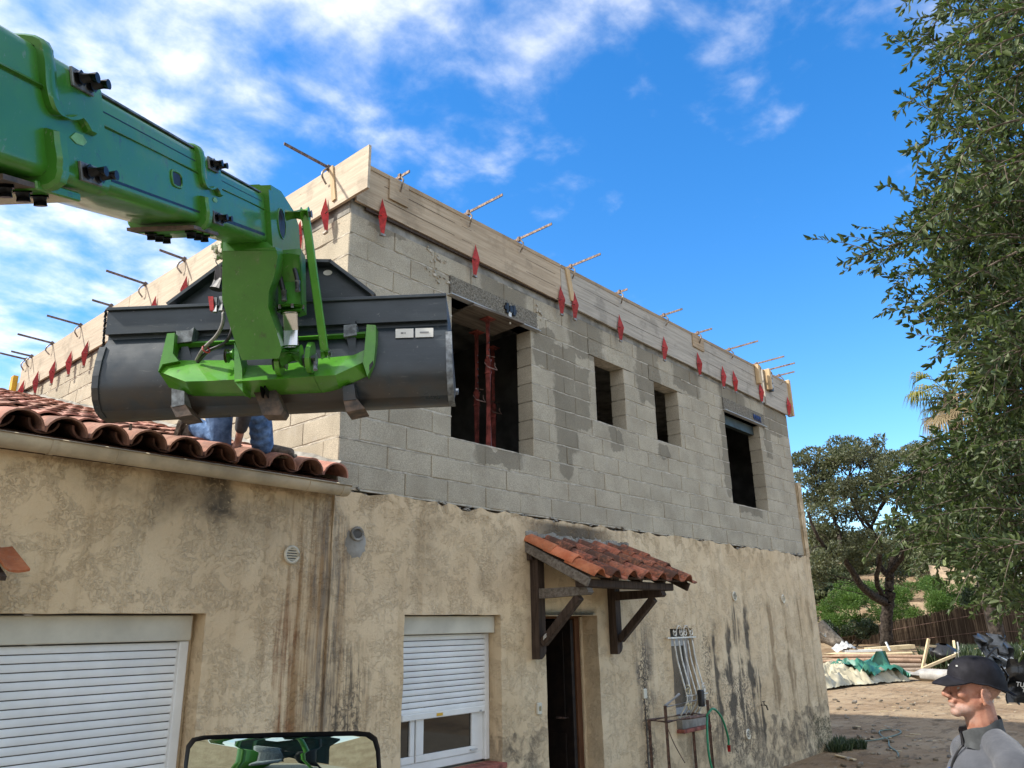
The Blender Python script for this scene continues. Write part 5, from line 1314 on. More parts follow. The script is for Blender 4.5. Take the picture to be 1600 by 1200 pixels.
def blob_points(blobs, n):
    """points in ellipsoidal clumps, denser near their skin"""
    w = np.array([r[0]*r[2] for _, r in blobs]); idx = nrg.choice(len(blobs), n, p=w/w.sum())
    cc = np.array([tuple(c) for c, _ in blobs])[idx]; rr = np.array([tuple(r) for _, r in blobs])[idx]
    d = nrg.normal(size=(n, 3)); d /= np.linalg.norm(d, axis=1)[:, None]
    q = nrg.uniform(.25, 1, n)[:, None]**.45
    return cc+d*q*rr, d
# ---- the holm oak behind the yard
OD = 40.0
oak = empty('oak_tree', px(1385, 1006, OD), 'spreading dark trunked oak behind the log pile', 'tree')
limbs = [([(1386, 1012, 0), (1384, 980, 0), (1387, 950, 0), (1390, 925, 0)], .33, .27), ([(1388, 945, 0), (1352, 922, -1), (1330, 890, -1.5), (1312, 866, -2), (1294, 860, -2.5), (1275, 835, -3), (1262, 800, -3)], .24, .06),
         ([(1390, 925, 0), (1391, 900, .3), (1398, 870, .6), (1418, 846, .8), (1434, 835, 1.5), (1452, 810, 2), (1470, 780, 2.5)], .26, .06), ([(1391, 905, 0), (1374, 880, 1), (1376, 850, 1.5), (1362, 828, 1.8), (1374, 795, 2), (1384, 770, 2), (1384, 740, 2)], .17, .04),
         ([(1392, 895, 0), (1410, 868, -1), (1412, 840, -1.5), (1398, 812, -2), (1404, 780, -2), (1412, 745, -2)], .15, .04), ([(1380, 935, 0), (1370, 905, -1), (1376, 870, -1.5), (1370, 840, -2), (1345, 815, -2), (1330, 780, -2.5), (1325, 745, -2.5)], .15, .04),
         ([(1312, 866, -2), (1310, 830, -1), (1300, 800, 0), (1303, 770, 1), (1290, 740, 1)], .15, .04), ([(1300, 800, 0), (1280, 770, -1), (1275, 750, -1)], .09, .03), ([(1362, 828, 1.8), (1345, 800, 1), (1335, 760, 0), (1350, 725, 0)], .12, .03), ([(1418, 846, .8), (1440, 850, 0), (1465, 840, -1)], .14, .04), ([(1374, 795, 2), (1390, 775, 1), (1420, 755, 0), (1445, 730, 0)], .11, .03)]
m = MB()
tips = []
for pts, r0, r1 in limbs:
    P = spline([px(u, v, OD+d) for u, v, d in pts], 5); n = len(P); P = [p+Vector((rnd.uniform(-.04, .04), rnd.uniform(-.04, .04), 0)) for p in P]
    m.tube(P, [r0+(r1-r0)*(i/(n-1))**.7 for i in range(n)], 9); tips += P[n//2:]
tw = MB()
blobs = []
for u, v, r in ((1292, 722, 30), (1320, 705, 26), (1345, 716, 34), (1385, 712, 34), (1420, 716, 30), (1452, 722, 30), (1478, 735, 22), (1268, 745, 26), (1300, 765, 34), (1340, 758, 32), (1385, 750, 30), (1428, 750, 32), (1465, 762, 30), (1270, 790, 28), (1325, 795, 26), (1360, 780, 20), (1415, 785, 24), (1455, 800, 28), (1278, 830, 30), (1310, 835, 26), (1345, 840, 30), (1372, 850, 22), (1300, 868, 30), (1335, 872, 30), (1262, 875, 30), (1440, 835, 26), (1470, 840, 30), (1400, 826, 14), (1275, 905, 26), (1408, 890, 20), (1258, 720, 22), (1490, 770, 26), (1500, 800, 24), (1445, 700, 18), (1370, 698, 18), (1400, 770, 20), (1350, 800, 18)):
    for q in range(5):
        cen = px(u+rnd.uniform(-18, 18), v+rnd.uniform(-12, 12), OD+rnd.uniform(-3.2, 3.2)); rr = r*OD/FPX*rnd.uniform(.40, .66)
        blobs.append((cen, (rr*1.1, rr*1.1, rr*.80)))
for cen, r in blobs:                           # a twig from the nearest limb to every clump
    q = min(tips, key=lambda p: (p-cen).length); mid = (q+cen)/2+Vector((rnd.uniform(-.3, .3), rnd.uniform(-.3, .3), rnd.uniform(-.1, .4)))
    tw.tube([q, mid, cen], [.035, .022, .008], 5)
m.build('trunk', BARK, oak, 80); tw.build('branches', BARK, oak, 80, kind='stuff')
pts, dd = blob_points(blobs, 56000); leaf_cloud('crown', pts, dd+nrg.normal(size=dd.shape)*.9, .15, .55, LEAF_OAK, oak)

# ---- pine thicket, shrubs and scrub on the bank
def shrub(name, label, cat, cen_list, n, size, width, mat, group=None, base=None, stems=5):
    bl = []
    for cen, r in cen_list:
        for q in range(7):
            d = Vector((rnd.uniform(-1, 1), rnd.uniform(-1, 1), rnd.uniform(-.7, 1))); k = rnd.uniform(.24, .46)
            bl.append((cen+Vector((d.x*r[0], d.y*r[1], d.z*r[2]))*.62, (r[0]*k, r[1]*k, r[2]*k)))
    c0 = sum((c for c, _ in cen_list), Vector())/len(cen_list)
    gz_ = ground_z(c0.x, c0.y); e = empty(name, (c0.x, c0.y, gz_), label, cat, group)
    p, d = blob_points(bl, n); leaf_cloud('foliage', p, d+nrg.normal(size=d.shape)*.6+np.array([0, 0, .35]), size, width, mat, e)
    m = MB()
    for k in range(stems):
        cen, r = cen_list[k % len(cen_list)]; m.tube([(c0.x+rnd.uniform(-.3, .3), c0.y+rnd.uniform(-.3, .3), gz_-.1), cen+Vector((0, 0, -r[2]*.3)), cen+Vector((0, 0, r[2]*.4))], [.06, .04, .015], 6)
    m.build('stems', BARK, e, 80); return e
PD = 47
sc = PD/FPX
shrub('pine_thicket', 'broad rounded bright green pine thicket behind the oak trunk', 'shrub', [(px(u, v, PD+d), (r*sc, r*sc*1.2, r*sc*.8)) for u, v, r, d in ((1312, 945, 34, -1), (1300, 975, 30, -2), (1345, 930, 36, 0), (1345, 965, 36, -1), (1390, 935, 36, 1), (1400, 960, 36, 0), (1440, 928, 36, 0), (1450, 950, 34, -1), (1490, 930, 34, 0), (1500, 948, 28, -1), (1520, 940, 22, 0), (1285, 960, 24, 0))], 40000, .15, .28, LEAF_PINE)
shrub('laurel_bush', 'dark glossy bush in front of the pine thicket by the house end', 'shrub', [(px(u, v, 43), (r*.035, r*.035, r*.028)) for u, v, r in ((1310, 990, 22), (1340, 985, 22), (1362, 982, 16), (1290, 985, 20))], 9000, .11, .5, LEAF_DARK)
shrub('laurel_bush', 'dark leafy bush above the right part of the reed fence', 'shrub', [(px(u, v, 42), (r*.035, r*.035, r*.03)) for u, v, r in ((1520, 932, 18), (1545, 925, 20), (1560, 945, 16))], 5000, .11, .5, LEAF_DARK)
for k, (u, v, d, r, mt, lb) in enumerate(((1470, 868, 66, 30, LEAF_SCRUB, 'pale scrub bush on the bank left of the white wall'), (1500, 852, 72, 32, LEAF_DARK, 'dark round bush on the crest of the bank'), (1432, 875, 64, 26, LEAF_SCRUB, 'pale scrub bush right of the oak fork'), (1290, 900, 62, 34, LEAF_SCRUB, 'pale scrub bush close to the house end'),
                                   (1330, 890, 66, 30, LEAF_SCRUB, 'pale scrub bush seen under the left oak limb'), (1360, 880, 70, 26, LEAF_DARK, 'dark bush seen through the oak fork'), (1545, 868, 70, 30, LEAF_SCRUB, 'pale scrub bush above the white wall'), (1268, 920, 58, 30, LEAF_DARK, 'dark bush right against the house end'), (1415, 858, 74, 30, LEAF_DARK, 'dark bush behind the right oak limb'))):
    s_ = d/FPX; shrub('scrub_bush', lb, 'bush', [(px(u, v, d), (r*s_, r*s_, r*s_*.8)), (px(u+r*.6, v+r*.3, d), (r*s_*.7, r*s_*.7, r*s_*.6)), (px(u-r*.6, v+r*.35, d-1), (r*s_*.7, r*s_*.7, r*s_*.6))], 5200, .24, .5, mt, 'bushes on the bank')
# prickly pear at the bank top
pp = empty('prickly_pear', px(1500, 878, 60), 'yellow green prickly pear clump at the top of the bank', 'cactus')
CACT = simple('cactus_pad', (.22, .27, .09), .6, .25, 3)
for k in range(46):
    c0 = px(1500+rnd.uniform(-34, 30), 876+rnd.uniform(-14, 9), 60+rnd.uniform(-1, 1)); r = rnd.uniform(.14, .24); a = rnd.uniform(0, PI); d_ = Vector((math.cos(a), math.sin(a), rnd.uniform(-.4, .4))).normalized(); _, p_, q_ = frame_of(d_)
    m = MB(); m.prism([(r*.62*math.cos(2*PI*i/9), r*math.sin(2*PI*i/9)) for i in range(9)], c0, p_, q_, d_, .035); m.build('pad', CACT, pp)
# a dark hedge mass along the crest
P_ = []; 
for k in range(150):
    a = rnd.uniform(1180, 1900); d = rnd.uniform(78, 110); g = px(a, 900, d); z = ground_z(g.x, g.y); r = rnd.uniform(1.1, 2.4); P_.append((Vector((g.x, g.y, z+r*.4)), (r, r, r*.8)))
Q_ = []
for k in range(110):
    a = rnd.uniform(1180, 1750); d = rnd.uniform(48, 74); g = px(a, 950, d); z = ground_z(g.x, g.y); r = rnd.uniform(.6, 1.5); Q_.append((Vector((g.x, g.y, z+r*.35)), (r, r, r*.7)))
p, d = blob_points(Q_, 36000); leaf_cloud('bank_scrub', p, d+nrg.normal(size=d.shape)*.6, .26, .5, LEAF_SCRUB, None, label='low pale scrub covering the bank', cat='scrub', kind='stuff')
p, d = blob_points(P_, 42000); leaf_cloud('crest_woodland', p, d+nrg.normal(size=d.shape)*.6, .42, .5, LEAF_OAK, None, label='far scrub woodland along the crest of the bank', cat='woodland', kind='stuff')
# dry bank of bare earth and the white wall above it
mbk = MB(); A_, B_ = px(1458, 905, 55), px(1600, 925, 52)
mbk.grid(lambda u, v: A_.lerp(B_, u)+Vector((0, 0, 1.9*(v-.4)))+Vector((1, .3, 0))*(2.2*v+.35*mnoise.noise(Vector((u*9, v*5, 4)))), 24, 8); mbk.build('earth_bank', simple('bare_earth', (.34, .25, .16), .95, .25, 1.4, bumps=.6, bscale=6, bdist=.1), None, 80, kind='structure')
vw = empty('white_outbuilding', px(1560, 905, 56), 'white wall of an outbuilding glimpsed through the foreground leaves', 'building')
for (u0, u1, v0, v1, mt, nm) in ((1524, 1544, 874, 902, WHITE, 'wall'), (1546, 1600, 868, 905, WHITE, 'wall'), (1544.2, 1552, 860, 960, simple('grey_post', (.25, .25, .26), .8), 'post')):
    a, b = px(u0, v1, 56), px(u1, v0, 56); m = MB(); m.obox((a+b)/2, CR, CF, Vector((0, 0, 1)), abs((b-a).dot(CR))/2, .12 if nm == 'wall' else .16, abs(b.z-a.z)/2); m.build(nm, mt, vw)

# ---- palm behind the near tree
palm = empty('fan_palm', Vector((*px(1500, 900, 24).xy, 0)), 'fan palm with yellowed hanging fronds behind the near tree', 'palm')
pc = px(1484, 616, 24); m = MB(); pb = Vector((pc.x+.3, pc.y, 0)); m.tube(spline([pb, pb.lerp(pc, .5)+Vector((.1, .1, 0)), pc], 6), [.24]+[.2]*12, 10); m.build('trunk', BARK, palm, 80)
for k in range(40):
    a = rnd.uniform(0, 2*PI); el = rnd.uniform(-.9, .75); d_ = Vector((math.cos(a)*math.cos(el), math.sin(a)*math.cos(el), math.sin(el))); L = rnd.uniform(.75, 1.05)
    m = MB(); mid = pc+d_*L*.6+Vector((0, 0, .14)); hub = pc+d_*L+Vector((0, 0, -.05)); m.tube([pc, mid, hub], [.02, .016, .012], 5)
    _, sa, sb = frame_of(d_)
    for q in range(17):
        an = (q-8)/8*1.5; fd = (d_*math.cos(an)+sa*math.sin(an)).normalized(); l = rnd.uniform(.5, .75); s2 = fd.cross(sb)*.02
        p0, p1, p2 = hub, hub+fd*l*.6+Vector((0, 0, -.05)), hub+fd*l*.85+Vector((0, 0, -.34-rnd.random()*.15))
        o = len(m.v); m.add([p0-s2*.6, p0+s2*.6, p1+s2, p1-s2, p2], [(0, 1, 2, 3), (3, 2, 4)])
    m.build('frond', PALM_DEAD if el < -.15 else LEAF_PALM, palm, None, fix=False)

# ---- near tree on the right: trunk out of the frame, twigs hanging into it
near = empty('leafy_tree', Vector((*px(1900, 1000, 3.9).xy, 0)), 'near tree with small grey green leaves filling the right edge', 'tree')
tb = WL[near.name]; top = tb+Vector((.1, .2, 2.2))
m = MB(); m.tube(spline([tb, tb+Vector((.05, .0, 1.0)), top], 5), [.16, .15, .14, .13, .12, .12, .11, .11, .1, .1, .1], 10)
hubs = [px(1690, v, 3.6+d) for v, d in ((-60, .4), (60, -.3), (170, .3), (300, 0), (420, -.3), (540, .3), (660, -.1), (780, .2), (880, -.2))]
for h in hubs: m.tube(spline([top, top.lerp(h, .5)+Vector((0, 0, .15)), h], 5), [.07, .065, .06, .055, .05, .045, .04, .035, .03, .028, .025], 8)
m.build('trunk', BARK, near, 80)
BND = [(-40, 1395), (40, 1425), (90, 1412), (130, 1455), (175, 1405), (230, 1430), (275, 1460), (310, 1428), (365, 1372), (405, 1360), (430, 1352), (470, 1375), (520, 1385), (560, 1452), (600, 1476), (640, 1482), (690, 1470), (730, 1425), (770, 1410), (810, 1402), (850, 1405), (880, 1445), (910, 1505), (950, 1540), (985, 1570)]
def bnd(v): return float(np.interp(v, [b[0] for b in BND], [b[1] for b in BND]))
LC, LDs = [], []
twm = MB()
def twig(P, r0, leaves, gap):
    P = spline(P, 7); n = len(P); twm.tube(P, [max(.0011, r0*(1-i/(n-1)*.8)) for i in range(n)], 4, cap=False)
    L = sum((P[i+1]-P[i]).length for i in range(n-1)); k = int(L/gap); 
    for q in range(k):
        f = (q+.5)/k*(n-1); i = min(int(f), n-2); p = P[i].lerp(P[i+1], f-i); t_ = (P[i+1]-P[i]).normalized(); _, a, b = frame_of(t_); an = rnd.uniform(0, 2*PI)
        d_ = (t_*rnd.uniform(.3, .9)+(a*math.cos(an)+b*math.sin(an))*rnd.uniform(.5, 1)+Vector((0, 0, rnd.uniform(-.35, .3))))
        LC.append(tuple(p)); LDs.append(tuple(d_))
    for q in range(3): LC.append(tuple(P[-1])); LDs.append(tuple((P[-1]-P[-2]).normalized()*2+Vector((rnd.uniform(-1, 1), rnd.uniform(-1, 1), rnd.uniform(-1, 1)))))
    return P
def sprig(v_end, u_end, d):
    h = min(hubs, key=lambda q: abs((q-px(1690, v_end-40, 3.6)).length)); st = px(1690+rnd.uniform(-40, 60), v_end+rnd.uniform(-140, 60), d+rnd.uniform(-.2, .3))
    en = px(u_end, v_end, d); mid = st.lerp(en, .55)+Vector((rnd.uniform(-.06, .06), rnd.uniform(-.06, .06), rnd.uniform(-.02, .10)))
    twm.tube([h, st], [.012, .007], 5, cap=False)
    P = twig([st, mid, en], .006, True, .0105)
    for q in range(rnd.randint(5, 9)):
        i = rnd.randrange(3, len(P)-1); t_ = (P[i]-P[i-1]).normalized(); s_ = t_*rnd.uniform(.5, 1)+CR*rnd.uniform(-.2, .5)+CU*rnd.uniform(-.9, .8)+CF*rnd.uniform(-.6, .6)
        L = rnd.uniform(.08, .26); e = P[i]+s_.normalized()*L
        tw_ = twig([P[i], P[i]+s_.normalized()*L*.5+Vector((0, 0, .01)), e], .0025, True, .013)
for k in range(120):
    v = rnd.uniform(-30, 980); u = bnd(v)+abs(rnd.gauss(0, 1))*45+rnd.uniform(0, 30)
    if v < 310 and rnd.random() < .30: continue
    sprig(v, u, rnd.uniform(2.7, 4.6))
for k in range(150):                           # the dense body of the crown
    v = rnd.uniform(330, 940) if rnd.random() < .80 else rnd.uniform(-20, 320); u = max(bnd(v)+60, 1440+rnd.uniform(0, 160))
    sprig(v, u, rnd.uniform(3.0, 5.0))
for v, u in ((410, 1318), (175, 1402), (235, 1418), (60, 1420), (400, 1366), (820, 1375), (765, 1390), (685, 1448), (30, 1424), (300, 1440)): sprig(v, u, 3.2)
twm.build('twigs', TWIG, near, 80, fix=False)
LC = np.array(LC); LDs = np.array(LDs); print('near leaves', len(LC))
uvd = LC-np.array(CAM); 
leaf_cloud('crown', LC, LDs, .038, .42, LEAF_NEAR, near, near=True)

# ================================================================== yard
def gpt(u, v, z=0.0): return on(u, v, (0, 0, z), Vector((0, 0, 1)))
# reed screen
reed = empty('reed_fence', px(1450, 1010, 42), 'long brown reed screen fence below the pine thicket', 'fence')
FB = [(1240, 1024, 47, 996), (1310, 1022, 45, 989), (1400, 1016, 43, 972), (1470, 1011, 41, 957), (1535, 1006, 39.5, 943), (1580, 1004, 38.5, 946), (1700, 1004, 36, 940)]
REED = leaf_mat('reed', (.045, .030, .021), (.115, .080, .055), (.25, .185, .125), .85, .05, .2)
m = MB()
for (u0, v0, d0, t0), (u1, v1, d1, t1) in zip(FB, FB[1:]):
    n = int((u1-u0)*2.6)
    for i in range(n):
        f = (i+rnd.random())/n; p = px(u0+(u1-u0)*f, v0+(v1-v0)*f, d0+(d1-d0)*f+rnd.uniform(-.03, .03)); q = px(u0+(u1-u0)*f, t0+(t1-t0)*f, d0+(d1-d0)*f); hgt = q.z-p.z+rnd.uniform(-.10, .05); lx = rnd.uniform(-.05, .05)
        m.add([p+CR*-.020, p+CR*.020, p+CR*(.018+lx)+Vector((0, 0, hgt)), p+CR*(-.018+lx)+Vector((0, 0, hgt)), p+CF*.02, p+CF*.02+CR*lx+Vector((0, 0, hgt))], [(0, 1, 2, 3), (1, 4, 5, 2), (4, 0, 3, 5)])
m.build('reeds', REED, reed, None, fix=False, kind='stuff')
m = MB()
for f in (.3, .75):
    m.tube([px(u, v+(t_-v)*f, d-.08) for u, v, d, t_ in FB], .012, 5)
m.build('wire', RUST, reed)
m = MB()
for (u0, v0, d0, t0), (u1, v1, d1, t1) in zip(FB, FB[1:]): m.add([px(u0, v0+14, d0+.7), px(u1, v1+14, d1+.7), px(u1, t1+4, d1+.7), px(u0, t0+4, d0+.7)], [(0, 1, 2, 3)]); m.add([px(u0, v0+14, d0+.74), px(u1, v1+14, d1+.74), px(u1, t1+4, d1+.74), px(u0, t0+4, d0+.74)], [(3, 2, 1, 0)])
m.build('backing_mat', REED, reed, None, fix=False)
# log pile
LOGM = ply('peeled_log', (.30, .185, .115), (.50, .345, .235), 'x'); LOGG = ply('grey_log', (.22, .165, .12), (.36, .28, .21), 'x'); PALE = ply('fresh_sawn', (.50, .385, .22), (.64, .52, .33), 'x')
for k, (u0, u1, v, d, r, mt, lb) in enumerate(((1262, 1440, 1049.5, 29.6, .105, LOGG, 'front bottom grey log of the pile'), (1264, 1447, 1042, 29.9, .10, LOGG, 'second grey log up in the pile'), (1260, 1438, 1033.5, 30.2, .10, LOGM, 'peeled pink log in the middle of the pile'), (1266, 1444, 1027, 30.5, .095, LOGM, 'peeled pink log near the top of the pile'), (1270, 1432, 1036.5, 30.8, .10, LOGM, 'log hidden in the middle of the pile'), (1266, 1425, 1022.5, 31.0, .07, PALE, 'topmost thin pale pole of the pile'))):
    P = [px(u0+(u1-u0)*f, v+1.0*math.sin(f*5+k)-1.2*f, d) for f in (0, .25, .5, .75, 1)]
    m = MB(); m.tube(P, [r, r*.98, r*.96, r*.93, r*.9], 12); m.build('log', mt, None, 50, label=lb, cat='log', group='logs in the pile')
def slab(name, a, b, w, h, mat, label, cat, group=None, up=Vector((0, 0, 1))): m = MB(); m.beam(a, b, w, h, up, .006); return m.build(name, mat, None, label=label, cat=cat, group=group)
slab('pallet_board', px(1355, 1015, 33.5), px(1425, 1010, 33.5), .6, .16, PALE, 'yellowish beam lying on top of the log pile', 'beam')
slab('white_board', px(1318, 1018, 33.2), px(1376, 1016, 33.2), .35, .10, SIGNW, 'white board lying on the log pile', 'board')
slab('white_batten', px(1384, 1003, 32.8), px(1391, 1017, 32.6), .09, .06, SIGNW, 'short white batten leaning on the log pile', 'batten')
slab('timber_post', px(1451, 998, 30), px(1441, 1046, 29.6), .09, .09, PALE, 'pale timber post leaning upright at the end of the log pile', 'timber', 'pale timbers by the logs')
slab('timber_post', px(1490, 1001, 31), px(1494, 1028, 30.6), .09, .09, PALE, 'pale upright timber right of the black bag', 'timber', 'pale timbers by the logs')
slab('timber_post', px(1450, 1009, 30.5), px(1492, 1014, 30.9), .08, .09, PALE, 'pale timber rail joining the two upright timbers', 'timber', 'pale timbers by the logs')
slab('timber_post', px(1441, 1045, 29), px(1496, 1022, 30), .08, .10, PALE, 'pale timber sloping in front of the black bag', 'timber', 'pale timbers by the logs')
slab('grey_post', px(1496, 1003, 31.2), px(1500, 1026, 31), .05, .05, ALU, 'thin grey post beside the right upright timber', 'post')
slab('thin_pole', px(1523, 1014, 31), px(1548, 1009, 31.5), .04, .04, PALE, 'thin pale pole lying in the grass right of the timbers', 'pole')
# plastic sheet crumpled on the pile
m = MB(); a0 = px(1308, 1022, 33); m.grid(lambda u, v: a0+CR*(u*1.1)+CF*(v*.6)+Vector((0, 0, .22*math.sin(PI*u)*(.6+.8*mnoise.noise(Vector((u*7, v*5, 1)))+.4)+.05)), 18, 10); m.build('plastic_sheet', simple('white_plastic', (.45, .45, .44), .4, .15, 6), None, 60, label='crumpled white plastic sheet on the log pile', cat='plastic sheet')
# black bag
m = MB(); c0 = px(1476, 1022, 30.5); m.grid(lambda u, v: c0+Vector((0, 0, .06))+(CR*math.cos(u*2*PI)+CF*math.sin(u*2*PI))*(.50*math.sin(PI*(.06+.9*v))**.6*(1+.25*mnoise.noise(Vector((math.cos(u*2*PI)*2, math.sin(u*2*PI)*2, v*4)))))+Vector((0, 0, .62*(v-.5))), 28, 14); bg_ = m.build('black_bag', BLACK, None, 60, label='black plastic sack between the pale timbers', cat='bag')
m = MB(); m.obox(c0+CR*.22-CF*.50+Vector((0, 0, .10)), CR, Vector((0, 0, 1)), CF, .09, .14, .006); m.build('paper_label', SIGNW, bg_)
# tarpaulin
CREAM = simple('cream_tarp', (.43, .39, .275), .6, .12, 2.5); TGREEN = simple('green_tarp', (.035, .17, .11), .45, .2, 3)
ta, tb2 = gpt(1268, 1080), gpt(1424, 1066); td = (tb2-ta).normalized(); tn = Vector((-td.y, td.x, 0)); tl = (tb2-ta).length
def tarp(u, v, s=0):
    bump_ = .75*math.sin(PI*min(1, max(0, u)))**.6*math.sin(PI*v*.92+.05)**.8*(.55+.45*u)
    f = .34*(1-2.4*abs(mnoise.noise(Vector((u*7+s, v*3.2+u*3, 1)))))*.6+.26*(1-2.4*abs(mnoise.noise(Vector((u*15+v*7, v*8, 2+s)))))*.6+.10*(1-2.4*abs(mnoise.noise(Vector((u*30-v*9, v*14, 6+s)))))+.05*mnoise.noise(Vector((u*25, v*16, 5+s)))
    e = .18*mnoise.noise(Vector((u*4, v*4, 9+s)))
    return ta+td*(u*tl+e)+tn*(v*2.6+e+.25*mnoise.noise(Vector((u*5, v, 3+s))))+Vector((0, 0, .02+max(0, bump_*.42+f*.95*min(1, 9*v+.12, 4*(1-v)+.2))))
m = MB(); m.grid(lambda u, v: tarp(u, v), 120, 50)
tp = m.build('tarpaulin', CREAM, None, 70, label='crumpled cream tarpaulin with a green underside in front of the logs', cat='tarpaulin')
m = MB(); m.grid(lambda u, v: tarp(.55+u*.5, .12+v*.5, .0)+Vector((0, 0, .035+.10*math.sin(PI*u)*math.sin(PI*v)+.07*mnoise.noise(Vector((u*6, v*5, 1)))))-tn*.25, 26, 18); m.build('green_fold', TGREEN, tp, 60)
pk = gpt(1397, 1052); m = MB()
m.grid(lambda u, v: pk+td*((u-.45)*(1.7-1.1*v)+.1*v)+tn*(.5+.35*math.sin(u*9)*(1-v))+Vector((0, 0, .15+.62*v+.12*math.sin(u*11)*(1-v))), 18, 8); m.build('green_fold', TGREEN, tp, 60)
# concrete pipe
m = MB(); a0, b0 = gpt(1402, 1063)+Vector((0, 0, .20)), gpt(1490, 1068)+Vector((0, 0, .20)); m.tube([a0, a0.lerp(b0, .5), b0], .20, 20, cap=False); m.tube([a0, b0], .17, 20, cap=False); m.build('drain_pipe', simple('pipe_grey', (.36, .34, .31), .6, .15, 3), None, 50, label='fat pale grey pipe lying beside the tarpaulin', cat='pipe')
# old stump by the house end
m = MB(); a0 = px(1285, 985, 38); m.tube(spline([px(1270, 975, 38), px(1295, 995, 37.5), px(1312, 1006, 37), px(1325, 1014, 37)], 4), [.5, .48, .46, .42, .4, .36, .33, .3, .28, .25, .2, .15, .1], 10); m.build('fallen_trunk', simple('grey_bark', (.17, .145, .115), .95, .3, 4, bumps=.8, bscale=9, bdist=.05), None, 80, label='grey fallen trunk lying beyond the house end', cat='tree trunk')
# grass tuft strip at the foot of the fence and wall
def tufts(name, spots, label, n_per, hgt, mat):
    C_, D_ = [], []
    for (x, y, r) in spots:
        for q in range(n_per):
            a, rr = rnd.uniform(0, 2*PI), r*math.sqrt(rnd.random()); xx, yy = x+rr*math.cos(a), y+rr*math.sin(a); C_.append((xx, yy, ground_z(xx, yy)-.02)); D_.append((rnd.gauss(0, .35), rnd.gauss(0, .35), 1))
    return leaf_cloud(name, np.array(C_), np.array(D_), hgt, .10, mat, None, label=label, cat='grass', kind='stuff')
g1 = [gpt(u, 1040) for u in range(1500, 1660, 12)]
tufts('bank_grass', [(p.x*.0+px(u, 1020, dd_).x, px(u, 1020, dd_).y, 1.6) for u in range(1500, 1700, 14) for dd_ in (31, 34)], 'rough grass on the bank under the reed fence', 420, .75, LEAF_DARK)
tufts('wall_weeds', [(9.75, -.12, .16), (9.55, -.2, .14), (9.9, .1, .2), (9.3, -.16, .10), (9.8, -.35, .12)], 'low weeds growing at the foot of the house end', 260, .16, LEAF_DARK)
# hose on the ground
m = MB(); HP = [gpt(u, v, .014) for u, v in ((1306, 1164), (1330, 1160), (1362, 1157), (1388, 1152), (1406, 1146), (1405, 1141), (1388, 1140), (1374, 1143), (1378, 1150), (1388, 1156), (1390, 1166), (1402, 1175), (1404, 1182))]
m.tube(spline(HP, 6), .011, 6); m.build('ground_hose', simple('faded_hose', (.16, .20, .15), .6, .2, 4), None, 80, label='thin green hose coiled on the yard soil', cat='hose')
# stones and scraps on the soil
m = MB()
for k in range(260):
    a = rnd.uniform(1300, 1600); v = 1070+130*rnd.random()**1.2; p = gpt(a, v); s = rnd.uniform(.012, .05)*(1.5 if rnd.random() < .08 else 1)
    m.obox(p+Vector((0, 0, s*.25)), (1, rnd.uniform(-1, 1), rnd.uniform(-.3, .3)), (rnd.uniform(-1, 1), 1, 0), (0, 0, 1), s, s*rnd.uniform(.5, .9), s*.45, s*.2)
m.build('loose_stones', simple('stone', (.27, .225, .165), .95, .3, 3), None, None, label='small stones scattered over the yard', cat='stones', kind='stuff')
m = MB()
for k in range(26):
    p = gpt(rnd.uniform(1310, 1600), rnd.uniform(1075, 1195)); a = rnd.uniform(0, PI); m.obox(p+Vector((0, 0, .008)), (math.cos(a), math.sin(a), 0), (-math.sin(a), math.cos(a), 0), (0, 0, 1), rnd.uniform(.03, .09), rnd.uniform(.01, .03), .004)
m.build('wood_scraps', PALE, None, None, label='pale wood scraps littering the yard', cat='debris', kind='stuff')
slab('offcut', gpt(1306, 1180, .015), gpt(1336, 1187, .015), .06, .02, PALE, 'pale wood offcut on the soil by the house end', 'wood offcut')
# rubbish sacks at the right edge
BLKG = simple('black_glossy_sheet', (.012, .013, .015), .22, .2, 8, spec=.6)
sk = empty('rubble_sacks', px(1590, 1085, 9.2), 'black printed sack and torn plastic behind the man with the cap', 'sack')
m = MB(); c0 = px(1608, 1062, 9.0); m.grid(lambda u, v: c0+CR*((u-.5)*.52+.05*mnoise.noise(Vector((u*4, v*4, 1))))+CU*((v-.5)*.50-.06*abs(u-.5))+CF*(.10*math.sin(u*7)+.10*mnoise.noise(Vector((u*3, v*3, 4)))-.12*math.sin(PI*u)), 20, 14); m.build('printed_sack', BLKG, sk, 60)
m = MB(); c0 = px(1584, 1045, 9.6); m.grid(lambda u, v: c0+CR*((u-.5)*.42+.1*mnoise.noise(Vector((u*5, v*5, 7))))+CU*((v-.5)*.52)+CF*(.5*v+.22*mnoise.noise(Vector((u*6, v*6, 3)))), 26, 22); m.build('torn_sheet', simple('grey_film', (.10, .105, .105), .3, .4, 5, spec=.6), sk, 40)
for k in range(10):
    m = MB(); a0 = px(1556+rnd.uniform(0, 38), 1022+rnd.uniform(0, 50), 9.3+rnd.uniform(-.2, .2)); m.tube(spline([a0, a0+CR*rnd.uniform(-.2, .2)+CU*rnd.uniform(-.2, .1), a0+CR*rnd.uniform(-.3, .3)-CU*rnd.uniform(.1, .35)], 4), .012, 5); m.build('plastic_strip', rnd.choice([BLACK, SIGNW, BLKG]), sk, 60)
